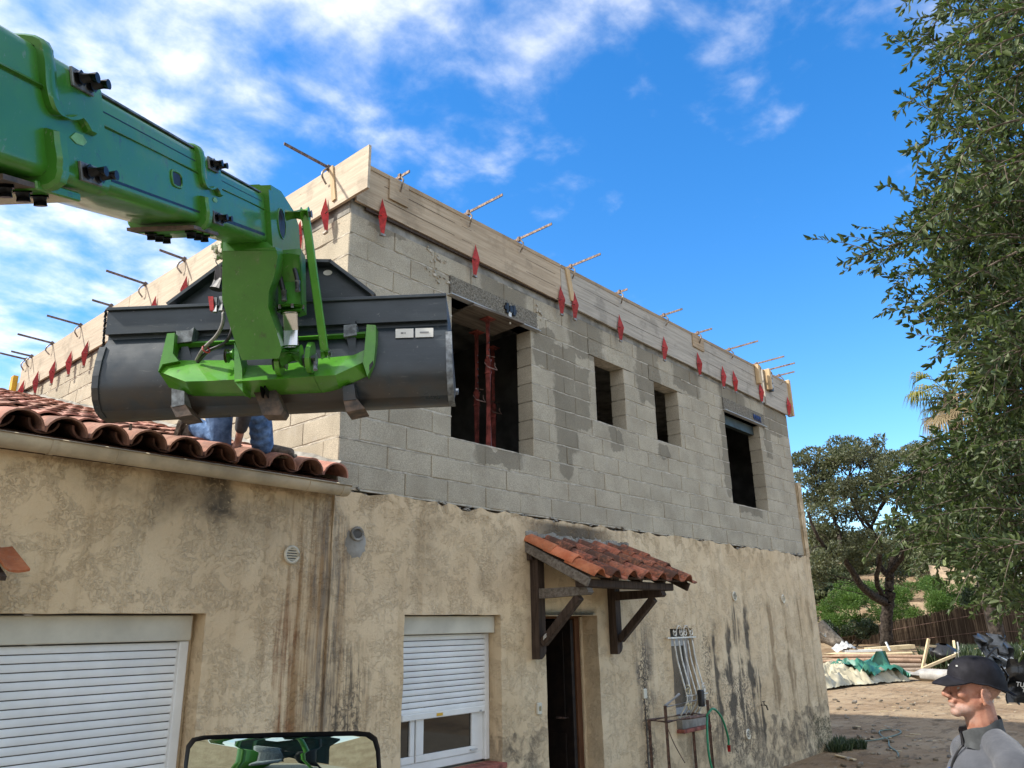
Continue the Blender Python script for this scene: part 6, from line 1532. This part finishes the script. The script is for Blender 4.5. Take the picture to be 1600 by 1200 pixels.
def lettering(txt, loc, size, parent, mat):
    cu = bpy.data.curves.new('lettering', 'FONT'); cu.body = txt; cu.size = size; cu.extrude = .002; cu.align_x = 'LEFT'
    o = bpy.data.objects.new('lettering_tmp', cu); COL.objects.link(o); dg = bpy.context.evaluated_depsgraph_get(); me = bpy.data.meshes.new_from_object(o.evaluated_get(dg)); bpy.data.objects.remove(o)
    me.materials.clear(); me.materials.append(mat); ob = bpy.data.objects.new('lettering', me); link(ob, parent, loc)
    ob.rotation_euler = Matrix((CR*.99-CU*.14, CU*.99+CR*.14, -CF)).transposed().to_euler(); return ob
lettering('TURB', px(1587, 1072, 8.82), .075, sk, SIGNW); lettering('T', px(1596, 1081, 8.82), .07, sk, SIGNW)
# ridge stones at the far end of the low roof
m = MB()
m.grid(lambda u, v: Vector((-2.6+u*2.35, 8.42+.03*mnoise.noise(Vector((u*6, v*4, 2))), 5.02+v*.36+.03*mnoise.noise(Vector((u*9, v, 5))))), 20, 5); m.box(-2.6, -.25, 8.45, 8.9, 4.4, 5.38)
m.build('ridge_wall', simple('mossy_stone', (.10, .095, .075), .95, .4, 6, bumps=.7, bscale=16, bdist=.03), annex, 60)
# a scrap of foam lying on the tiles
a0 = px(72, 655, 6.3); b0 = px(123, 661, 6.3); m = MB(); m.tube([a0, a0.lerp(b0, .5)+Vector((0, 0, .005)), b0], .028, 10); m.build('foam_roll', simple('grey_foam', (.20, .19, .17), .95, .3, 20, bumps=.5), None, 60, label='short grey foam roll lying on the roof tiles', cat='foam roll')
# ================================================================== people
def blob_mesh(name, prims, voxel, mat, smooth_it=4, fac=.5):
    """one continuous skin grown over ellipsoids and tapered limbs"""
    m = MB()
    for p in prims:
        if p[0] == 'e':                                   # ellipsoid: centre, radii, (rotation)
            c0, r = Vector(p[1]), p[2]; rot = p[3].to_matrix() if len(p) > 3 else Matrix.Identity(3)
            n1_, n2_ = 14, 20; vs = []
            for i in range(n1_+1):
                th = PI*i/n1_
                for j in range(n2_): ph = 2*PI*j/n2_; vs.append(c0+rot @ Vector((r[0]*math.sin(th)*math.cos(ph), r[1]*math.sin(th)*math.sin(ph), r[2]*math.cos(th))))
            m.add(vs, [(i*n2_+j, i*n2_+(j+1) % n2_, (i+1)*n2_+(j+1) % n2_, (i+1)*n2_+j) for i in range(n1_) for j in range(n2_)])
        else:                                             # limb: points, radii
            P, r = [Vector(q) for q in p[1]], list(p[2])
            d0, d1 = (P[0]-P[1]).normalized(), (P[-1]-P[-2]).normalized()
            PP, RR = [], []
            for k in range(4): a = PI/2*(1-k/4); PP.append(P[0]+d0*r[0]*math.sin(a)); RR.append(max(.001, r[0]*math.cos(a)))
            PP += P; RR += r
            for k in range(1, 5): a = PI/2*k/4; PP.append(P[-1]+d1*r[-1]*math.sin(a)); RR.append(max(.001, r[-1]*math.cos(a)))
            m.tube(PP, RR, 14)
    me = bpy.data.meshes.new(name); me.from_pydata([tuple(v) for v in m.v], [], m.f)
    bm = bmesh.new(); bm.from_mesh(me); bmesh.ops.recalc_face_normals(bm, faces=bm.faces); bm.to_mesh(me); bm.free()
    o = bpy.data.objects.new('tmp', me); COL.objects.link(o)
    rm = o.modifiers.new('r', 'REMESH'); rm.mode = 'VOXEL'; rm.voxel_size = voxel
    sm_ = o.modifiers.new('s', 'SMOOTH'); sm_.iterations = smooth_it; sm_.factor = fac
    dg = bpy.context.evaluated_depsgraph_get(); out = bpy.data.meshes.new_from_object(o.evaluated_get(dg)); bpy.data.objects.remove(o); bpy.data.meshes.remove(me)
    out.name = name; out.materials.clear(); out.materials.append(mat); out.shade_smooth(); return out
def hand(wrist, d, palm_n, curl=.5, s=1.0):
    """palm and five bent fingers as limbs"""
    d = Vector(d).normalized(); pn = Vector(palm_n); pn = (pn-d*pn.dot(d)).normalized(); sd = d.cross(pn); w = Vector(wrist); out = [('l', [w, w+d*.05*s, w+d*.085*s], [.026*s, .032*s, .030*s])]
    for k, (L, o) in enumerate(((.072, -.028), (.080, -.010), (.075, .010), (.060, .028))):
        b0 = w+d*.085*s+sd*o*s; d1 = (d*math.cos(curl)+pn*math.sin(curl)); d2 = (d*math.cos(curl*2)+pn*math.sin(curl*2))
        out.append(('l', [w+d*.05*s+sd*o*.8*s, b0, b0+d1*L*.5*s, b0+d1*L*.5*s+d2*L*.5*s], [.010*s, .0098*s, .009*s, .0075*s]))
    t0 = w+d*.03*s-sd*.026*s; out.append(('l', [t0, t0+(d*.6-sd*.6+pn*.3)*.04*s, t0+(d*.9-sd*.6+pn*.5)*.065*s], [.013*s, .011*s, .009*s])); return out

# skin with a greying beard: colours sit on the body itself (object space)
t = new_mat('skin_bearded')
sp = t.N.new('ShaderNodeSeparateXYZ'); t.L.new(t.obj, sp.inputs[0]); ox, oy, oz = sp.outputs
n1 = t.noise(t.obj, 40, 5, .6); n2 = t.noise(t.obj, 420, 3, .7)
c = t.mix(t.smooth(n1, .3, .7), (.32, .135, .085), (.43, .205, .135))
jaw = t.m('MULTIPLY', t.m('MULTIPLY', t.smooth(t.m('ADD', oz, t.m('MULTIPLY', n1, .02)), 1.612, 1.590), t.smooth(oz, 1.515, 1.530)), t.smooth(t.m('ADD', ox, t.m('MULTIPLY', n1, .02)), .012, .055))
c = t.mix(t.m('MULTIPLY', jaw, t.m('ADD', t.m('MULTIPLY', t.smooth(n2, .38, .62), .55), .12)), c, (.31, .275, .25))
mous = t.m('MULTIPLY', t.m('MULTIPLY', t.smooth(oz, 1.603, 1.597), t.smooth(oz, 1.585, 1.590)), t.smooth(ox, .08, .095))
c = t.mix(t.m('MULTIPLY', mous, .5), c, (.36, .32, .28))
hair = t.m('MULTIPLY', t.smooth(ox, .0, -.03), t.smooth(oz, 1.585, 1.60)); c = t.mix(t.m('MULTIPLY', hair, .45), c, (.22, .15, .12))
setb(t, Base_Color=c, Roughness=.48); t.b.inputs['Subsurface Weight'].default_value = .12; t.b.inputs['Subsurface Radius'].default_value = (.012, .005, .003)
bump(t, t.m('ADD', n2, t.m('MULTIPLY', n1, .8)), .5, .003)
SKINB = t.mat
SKIN = simple('skin', (.46, .24, .17), .5, .15, 30)
t = new_mat('grey_fleece'); n1 = t.noise(t.obj, 260, 4, .7); n2 = t.noise(t.obj, 7, 4, .6)
setb(t, Base_Color=t.mix(t.smooth(n2, .3, .7), (.066, .071, .084), (.098, .104, .120)), Roughness=.98); t.b.inputs['Specular IOR Level'].default_value = .1; t.b.inputs['Sheen Weight'].default_value = .25
bump(t, t.m('ADD', n1, t.m('MULTIPLY', t.noise(t.vmul(t.obj, (1, 1, 2.4)), 9, 4, .6, .6), 3.0)), .45, .010); FLEECE = t.mat
CAPM = simple('navy_cap_cloth', (.010, .0095, .014), .75, .2, 20, bumps=.3, bscale=220, spec=.25, bdist=.002)
JEANS = simple('blue_denim', (.13, .215, .37), .9, .25, 16, bumps=.45, bscale=34, spec=.2, col2=(.06, .11, .21), bdist=.02)
TROUS = simple('work_trousers', (.06, .06, .065), .9, .2, 12)
LEATH = simple('worn_leather_boot', (.16, .13, .10), .8, .3, 22, bumps=.4, bscale=80)
SOLE = simple('boot_sole', (.20, .165, .115), .95, .4, 30, bumps=.9, bscale=60, bdist=.01)

# ---- the man in the cap
FD = (-CR*.985+CF*.10); FD.z = 0; FD.normalize(); LFT = Vector((0, 0, 1)).cross(FD)
RM = Matrix((FD, LFT, Vector((0, 0, 1)))).transposed()
ear_l = Vector((-.012, .080, 1.622))
ear_w = px(1538, 1090, 3.08)
base = ear_w-RM @ ear_l
def man_obj(name, me, parent=None):
    o = bpy.data.objects.new(name, me)
    if parent is None:
        COL.objects.link(o); o.matrix_world = Matrix.Translation(base) @ RM.to_4x4()
    else: COL.objects.link(o); o.parent = parent
    return o
E_ = __import__('mathutils').Euler
zh = lambda z: 1.622+(z-1.622)*1.02                    # slightly short head
HT = Matrix.Translation((-.03, 0, 1.56)) @ Matrix.Rotation(math.radians(-7), 4, 'Y') @ Matrix.Translation((.03, 0, -1.56))
head = [('e', (-.012, 0, zh(1.680)), (.098, .076, .088)), ('e', (.028, 0, zh(1.630)), (.060, .061, .078)), ('e', (.030, 0, zh(1.570)), (.056, .051, .034)), ('e', (.068, 0, zh(1.552)), (.024, .028, .020)), ('e', (.005, 0, zh(1.60)), (.065, .066, .06)),
        ('l', [(.086, 0, zh(1.656)), (.100, 0, zh(1.635)), (.113, 0, zh(1.615))], [.010, .011, .0125]), ('e', (.100, .012, zh(1.609)), (.012, .008, .009)), ('e', (.100, -.012, zh(1.609)), (.012, .008, .009)),
        ('l', [(.078, -.034, zh(1.664)), (.087, 0, zh(1.664)), (.078, .034, zh(1.664))], [.011, .012, .011]), ('e', (.062, .046, zh(1.622)), (.022, .016, .018)), ('e', (.062, -.046, zh(1.622)), (.022, .016, .018)),
        ('e', (.088, 0, zh(1.588)), (.012, .022, .0075)), ('e', (.086, 0, zh(1.575)), (.011, .020, .0075)), ('e', (.079, 0, zh(1.598)), (.016, .026, .014)),
        ('l', [(-.015, 0, 1.59), (-.022, 0, 1.52), (-.036, 0, 1.42)], [.060, .060, .068])]
for sg in (-1, 1):
    cx_, cz_ = -.014, 1.622
    rim_ = [(cx_+.019*math.cos(a)-.004*math.sin(a), sg*(.079+.006*math.cos(a+2.6)), cz_+.031*math.sin(a)+(.0 if a < PI else .002)) for a in [PI*.02+k*PI*1.52/9 for k in range(10)]]
    rim_ = [(cx_-(p[0]-cx_), p[1], p[2]) for p in rim_]
    head.append(('l', rim_, [.0048]*10)); head.append(('e', (cx_+.004, sg*.074, cz_), (.017, .006, .026))); head.append(('e', (cx_+.007, sg*.078, cz_-.027), (.009, .006, .010))); head.append(('e', (cx_+.013, sg*.077, cz_-.003), (.005, .006, .009)))
head = [((q[0], HT @ Vector(q[1]))+tuple(q[2:])) if q[0] == 'e' else (q[0], [HT @ Vector(w) for w in q[1]], q[2]) for q in head[:14]]+[head[14]]+[((q[0], HT @ Vector(q[1]))+tuple(q[2:])) if q[0] == 'e' else (q[0], [HT @ Vector(w) for w in q[1]], q[2]) for q in head[15:]]
body = [('e', (-.01, 0, 1.22), (.11, .16, .22)), ('e', (0, 0, 1.0), (.11, .15, .16)), ('l', [(0, .09, .93), (.0, .10, .5), (-.01, .10, .09)], [.085, .06, .042]), ('l', [(0, -.09, .93), (.0, -.10, .5), (-.01, -.10, .09)], [.085, .06, .042])]
ARM = {}
for sg in (-1, 1):
    sh, el, wr = Vector((-.03, sg*.185, 1.385)), Vector((-.06, sg*.255, 1.10)), Vector((.14, sg*.17, 1.00)); ARM[sg] = (sh, el, wr)
    body.append(('l', [sh, el, wr], [.050, .040, .027])); body += hand(wr, (.8, -sg*.5, -.1), (-.2, -sg*.8, -.3), .5)
man = man_obj('person', blob_mesh('person', head+body, .0042, SKINB, 3, .45)); WL[man.name] = base
tag(man, 'man in a black cap and grey fleece looking up to the left', 'person')
# fleece
fl_ = [('e', (.015, 0, 1.25), (.135, .185, .19)), ('e', (.035, 0, 1.07), (.140, .180, .18)), ('e', (-.045, 0, 1.30), (.105, .19, .15)), ('l', [(-.035, -.045, 1.455), (-.035, -.12, 1.425), (-.035, -.19, 1.385)], [.058, .066, .070]), ('l', [(-.035, .045, 1.455), (-.035, .12, 1.425), (-.035, .19, 1.385)], [.058, .066, .070]), ('l', [(-.03, 0, 1.44), (-.02, 0, 1.38)], [.082, .10])]
for sg in (-1, 1):
    sh, el, wr = ARM[sg]; fl_.append(('l', [sh, sh.lerp(el, .5)+Vector((-.01, sg*.01, 0)), el, el.lerp(wr, .5), wr-(wr-el)*.08], [.074, .068, .060, .054, .043]))
for k in range(9):                                        # soft drapery folds
    a = rnd.uniform(-.12, .12); fl_.append(('l', [(.13+rnd.uniform(-.02, .01), a, 1.30-k*.035), (.12, a+.08, 1.27-k*.035), (.06, a+.14, 1.23-k*.035)], [.012, .014, .010]))
man_fl = man_obj('fleece_jacket', blob_mesh('fleece_jacket', fl_, .0085, FLEECE, 6, .5), man)
m = MB(); n = 40; prof_c = []
rows = [(1.432, .088, .080), (1.462, .079, .072), (1.490, .076, .069), (1.520, .0775, .070), (1.524, .0755, .068), (1.518, .073, .0655), (1.470, .072, .0655)]
def collar_pt(k, r):
    z, ra, rb = rows[r]; a = math.radians(14)+(2*PI-math.radians(28))*k/n; lean = .012
    x = ra*math.cos(a)-.022-(z-1.43)*-.05; sag = -.030*max(0, math.cos(a))*(z > 1.45) ; return Vector((x+.012*math.cos(a)*max(0, math.cos(a)), rb*math.sin(a)*1.02, z+sag+.020*max(0, -math.cos(a))+.004*math.sin(a*5+r)))
m.add([collar_pt(k, r) for r in range(len(rows)) for k in range(n+1)], [(r*(n+1)+k, r*(n+1)+k+1, (r+1)*(n+1)+k+1, (r+1)*(n+1)+k) for r in range(len(rows)-1) for k in range(n)])
me = data_mesh('collar', m.v, m.f, simple('fleece_collar', (.060, .065, .068), .98, .15, 20, bumps=.5, bscale=200), 80); man_obj('collar', me, man)
m = MB(); zp = [collar_pt(0, r)+Vector((.004, -.010, 0)) for r in (3, 2, 1, 0)]+[Vector((.118, .002, 1.38)), Vector((.147, .0, 1.30)), Vector((.158, 0, 1.22))]; m.tube(spline(zp, 4), .0045, 6); man_obj('zip', data_mesh('zip', m.v, m.f, BLACK, 60), man)
m = MB(); m.obox((.137, .004, 1.345), (0, 0, 1), (0, 1, 0), (1, 0, 0), .013, .004, .003); man_obj('zip_pull', data_mesh('zip_pull', m.v, m.f, BLUE), man)
# cap: dome, sweatband, visor, button, strap
CT = E_((0, math.radians(4), 0)).to_matrix(); cc_ = Vector((-.016, 0, zh(1.692)))
def cap_pt(u, v):
    a = 2*PI*u; el = PI/2*(1-v)
    r = Vector((.110*math.cos(a)*math.cos(el)**.82, .089*math.sin(a)*math.cos(el)**.82, .084*math.sin(el)))
    pl = .0016*math.sin(a*22)*v*(1-v)*4*(1 if math.sin(a) != 0 and math.cos(a) < .5 else .2)
    r *= 1+pl*8
    drop = (-.050*max(0, -math.cos(a))**1.0-.026*abs(math.sin(a))**2)*(v**3)
    return HT @ (cc_+CT @ (r+Vector((0, 0, drop))))
m = MB(); m.grid(cap_pt, 56, 14); m.grid(lambda u, v: cap_pt(u, 1-v*.25)*1.0+(HT @ cc_-cap_pt(u, 1-v*.25))*.03, 56, 3)
capo = man_obj('cap', data_mesh('cap', m.v, m.f, CAPM, 70), man)
m = MB()
def visor(u, v):
    a = (u-.5)*math.radians(112); root = cap_pt((a/(2*PI)) % 1.0, .985); L = .070*max(0, math.cos((u-.5)*PI*.99))**.75
    return root+Vector((L*v*.985, .018*math.sin(a)*v, (-.012*v-.016*v*v)*min(1, L/.05)))
m.grid(visor, 22, 8); m.grid(lambda u, v: visor(u, 1-v)-Vector((0, 0, .004)), 22, 8); o = bpy.data.objects.new('visor', data_mesh('visor', m.v, m.f, CAPM, 60)); COL.objects.link(o); o.parent = capo
m = MB(); m.tube([cap_pt(u/20, .99)+(cap_pt(u/20, .99)-cc_)*.012 for u in range(20)], .004, 6, closed=True); o = bpy.data.objects.new('cap_seam', data_mesh('cap_seam', m.v, m.f, CAPM, 60)); COL.objects.link(o); o.parent = capo
for du in (.075, -.075):
    m = MB(); p = cap_pt(du % 1, .66); m.obox(p+(p-cc_)*.01, (1, 0, 0), (0, 1, 0), (0, 0, 1), .003, .003, .003); o = bpy.data.objects.new('eyelet', data_mesh('eyelet', m.v, m.f, SIGNW)); COL.objects.link(o); o.parent = capo
m = MB(); b0 = cap_pt(.5, .98); m.beam(b0+Vector((-.004, -.02, -.0)), b0+Vector((-.022, .018, -.022)), .016, .004); o = bpy.data.objects.new('strap', data_mesh('strap', m.v, m.f, CAPM)); COL.objects.link(o); o.parent = capo
for sg in (-1, 1):
    m = MB(); c0 = Vector((.0655, sg*.031, zh(1.642))); m.tube([c0+Vector((-.012, 0, 0)), c0+Vector((.004, 0, 0)), c0+Vector((.010, 0, 0)), c0+Vector((.0122, 0, 0))], [.012, .0118, .007, .001], 14); m.v = [tuple(HT @ Vector(w)) for w in m.v]; man_obj('eye', data_mesh('eye', m.v, m.f, simple('eye_white', (.45, .42, .38), .2) if 'eye_white' not in MATS else MATS['eye_white'], 60), man)
    m = MB(); m.tube([(.083, sg*.016, zh(1.668)), (.084, sg*.030, zh(1.672)), (.074, sg*.047, zh(1.668))], [.003, .0045, .003], 6); m.v = [tuple(HT @ Vector(w)) for w in m.v]; man_obj('eyebrow', data_mesh('eyebrow', m.v, m.f, simple('grey_brow', (.20, .17, .15), .9) if 'grey_brow' not in MATS else MATS['grey_brow'], 60), man)
man_obj('trousers', blob_mesh('trousers', [('e', (0, 0, .95), (.13, .17, .13)), ('l', [(0, .09, .93), (0, .105, .5), (-.01, .105, .10)], [.105, .085, .075]), ('l', [(0, -.09, .93), (0, -.105, .5), (-.01, -.105, .10)], [.105, .085, .075])], .012, TROUS, 4), man)
for sg in (-1, 1): man_obj('shoe', blob_mesh('shoe', [('l', [(-.05, sg*.105, .05), (.05, sg*.105, .045), (.17, sg*.11, .035)], [.048, .046, .038]), ('l', [(-.02, sg*.105, .11), (-.02, sg*.105, .06)], [.05, .05])], .009, LEATH, 3), man)

# ---- the worker kneeling on the roof behind the bucket
wd = 5.55
heel, toe = px(402, 713, wd), px(452, 714, wd+.02); ank = px(411, 702, wd); kneeF = px(404, 628, wd-.05)
kneeB = px(345, 690, wd-.1); ankB = px(304, 664, wd+.0); toeB = px(293, 693, wd+.0)
hipF, hipB = px(352, 612, wd+.12), px(340, 618, wd-.05); pel = (hipF+hipB)/2
chest = px(388, 570, wd+.05); neck = px(408, 552, wd); hd_ = px(424, 545, wd-.02)
shF, shB = px(400, 565, wd+.20), px(398, 572, wd-.17); elF, elB = px(412, 600, wd+.20), px(384, 636, wd-.22); wrF, wrB = px(440, 605, wd+.15), px(372, 690, wd-.14)
wk = [('e', hd_, (.085, .078, .105)), ('l', [neck, hd_.lerp(neck, .4)], [.05, .05]), ('l', [pel, pel.lerp(chest, .5), chest, neck], [.12, .12, .13, .06]), ('l', [hipF, kneeF, ank], [.075, .055, .038]), ('l', [hipB, kneeB, ankB], [.075, .055, .038]), ('l', [shF, elF, wrF], [.045, .038, .026]), ('l', [shB, elB, wrB], [.045, .038, .026])]
wk += hand(wrB, (px(366, 706, wd-.14)-wrB), Vector((0, 0, -1))+CR*.3, .35)+hand(wrF, (px(450, 616, wd+.15)-wrF), Vector((0, 0, -1)), .5)
wme = blob_mesh('person', wk, .009, SKIN, 3)
wo_ = bpy.data.objects.new('person', wme); WL[wo_.name] = Vector((0, 0, 0)); COL.objects.link(wo_)
oo = heel.copy(); wme.transform(Matrix.Translation(-oo)); wo_.location = oo
tag(wo_, 'worker in blue jeans kneeling on the tiles, mostly hidden by the bucket', 'person')
def wpart(name, prims, vox, mat, it=3):
    me = blob_mesh(name, prims, vox, mat, it); me.transform(Matrix.Translation(-oo)); o = bpy.data.objects.new(name, me); COL.objects.link(o); o.parent = wo_; return o
jf = [('l', [hipF, hipF.lerp(kneeF, .5), kneeF, kneeF.lerp(ank, .5), ank.lerp(kneeF, .06)], [.098, .088, .078, .082, .078]), ('l', [hipB, hipB.lerp(kneeB, .5), kneeB, kneeB.lerp(ankB, .5), ankB.lerp(kneeB, .12)], [.10, .095, .086, .075, .066]), ('e', pel, (.17, .17, .13))]
for k in range(5): f = .15+k*.17; p = kneeF.lerp(ank, f); jf.append(('l', [p-CR*.06-CF*.05, p-CF*.078+Vector((0, 0, -.02)), p+CR*.06-CF*.05], [.016, .018, .014]))
wpart('jeans', jf, .010, JEANS, 3)
wpart('work_jacket', [('l', [pel.lerp(chest, .2), pel.lerp(chest, .6), chest], [.145, .15, .155]), ('l', [shF, elF, elF.lerp(wrF, .8)], [.07, .058, .045]), ('l', [shB, elB, elB.lerp(wrB, .6)], [.07, .058, .045]), ('l', [shF, shB], [.08, .08])], .012, TROUS)
bt = wpart('boot', [('l', [heel+Vector((0, 0, .045)), heel.lerp(toe, .5)+Vector((0, 0, .045)), toe+Vector((0, 0, .032))], [.045, .046, .036]), ('l', [ank+Vector((0, 0, .03)), heel+CR*.02+Vector((0, 0, .05))], [.05, .048])], .008, LEATH)
m = MB(); m.obox((heel+toe)/2+Vector((0, 0, .006)), toe-heel, CF, Vector((0, 0, 1)), (toe-heel).length/2+.045, .047, .012, .006); me = data_mesh('boot_sole', [Vector(v)-oo for v in m.v], m.f, SOLE); o = bpy.data.objects.new('boot_sole', me); COL.objects.link(o); o.parent = wo_
wpart('boot', [('l', [ankB, ankB.lerp(toeB, .5)-CR*.015, toeB-CR*.01], [.05, .05, .04])], .008, LEATH)
sd_ = (toeB-ankB).normalized(); so_ = px(281, 658, wd-.02); m = MB()
m.prism([(-.045, -.03), (.0, -.045), (.12, -.05), (.19, -.035), (.205, 0), (.19, .035), (.12, .05), (0, .045), (-.045, .03)], so_+CR*.005, (sd_*.93+CR*.05).normalized(), CF, CR, .03); me = data_mesh('boot_sole', [Vector(v)-oo for v in m.v], m.f, SOLE); o = bpy.data.objects.new('boot_sole', me); COL.objects.link(o); o.parent = wo_
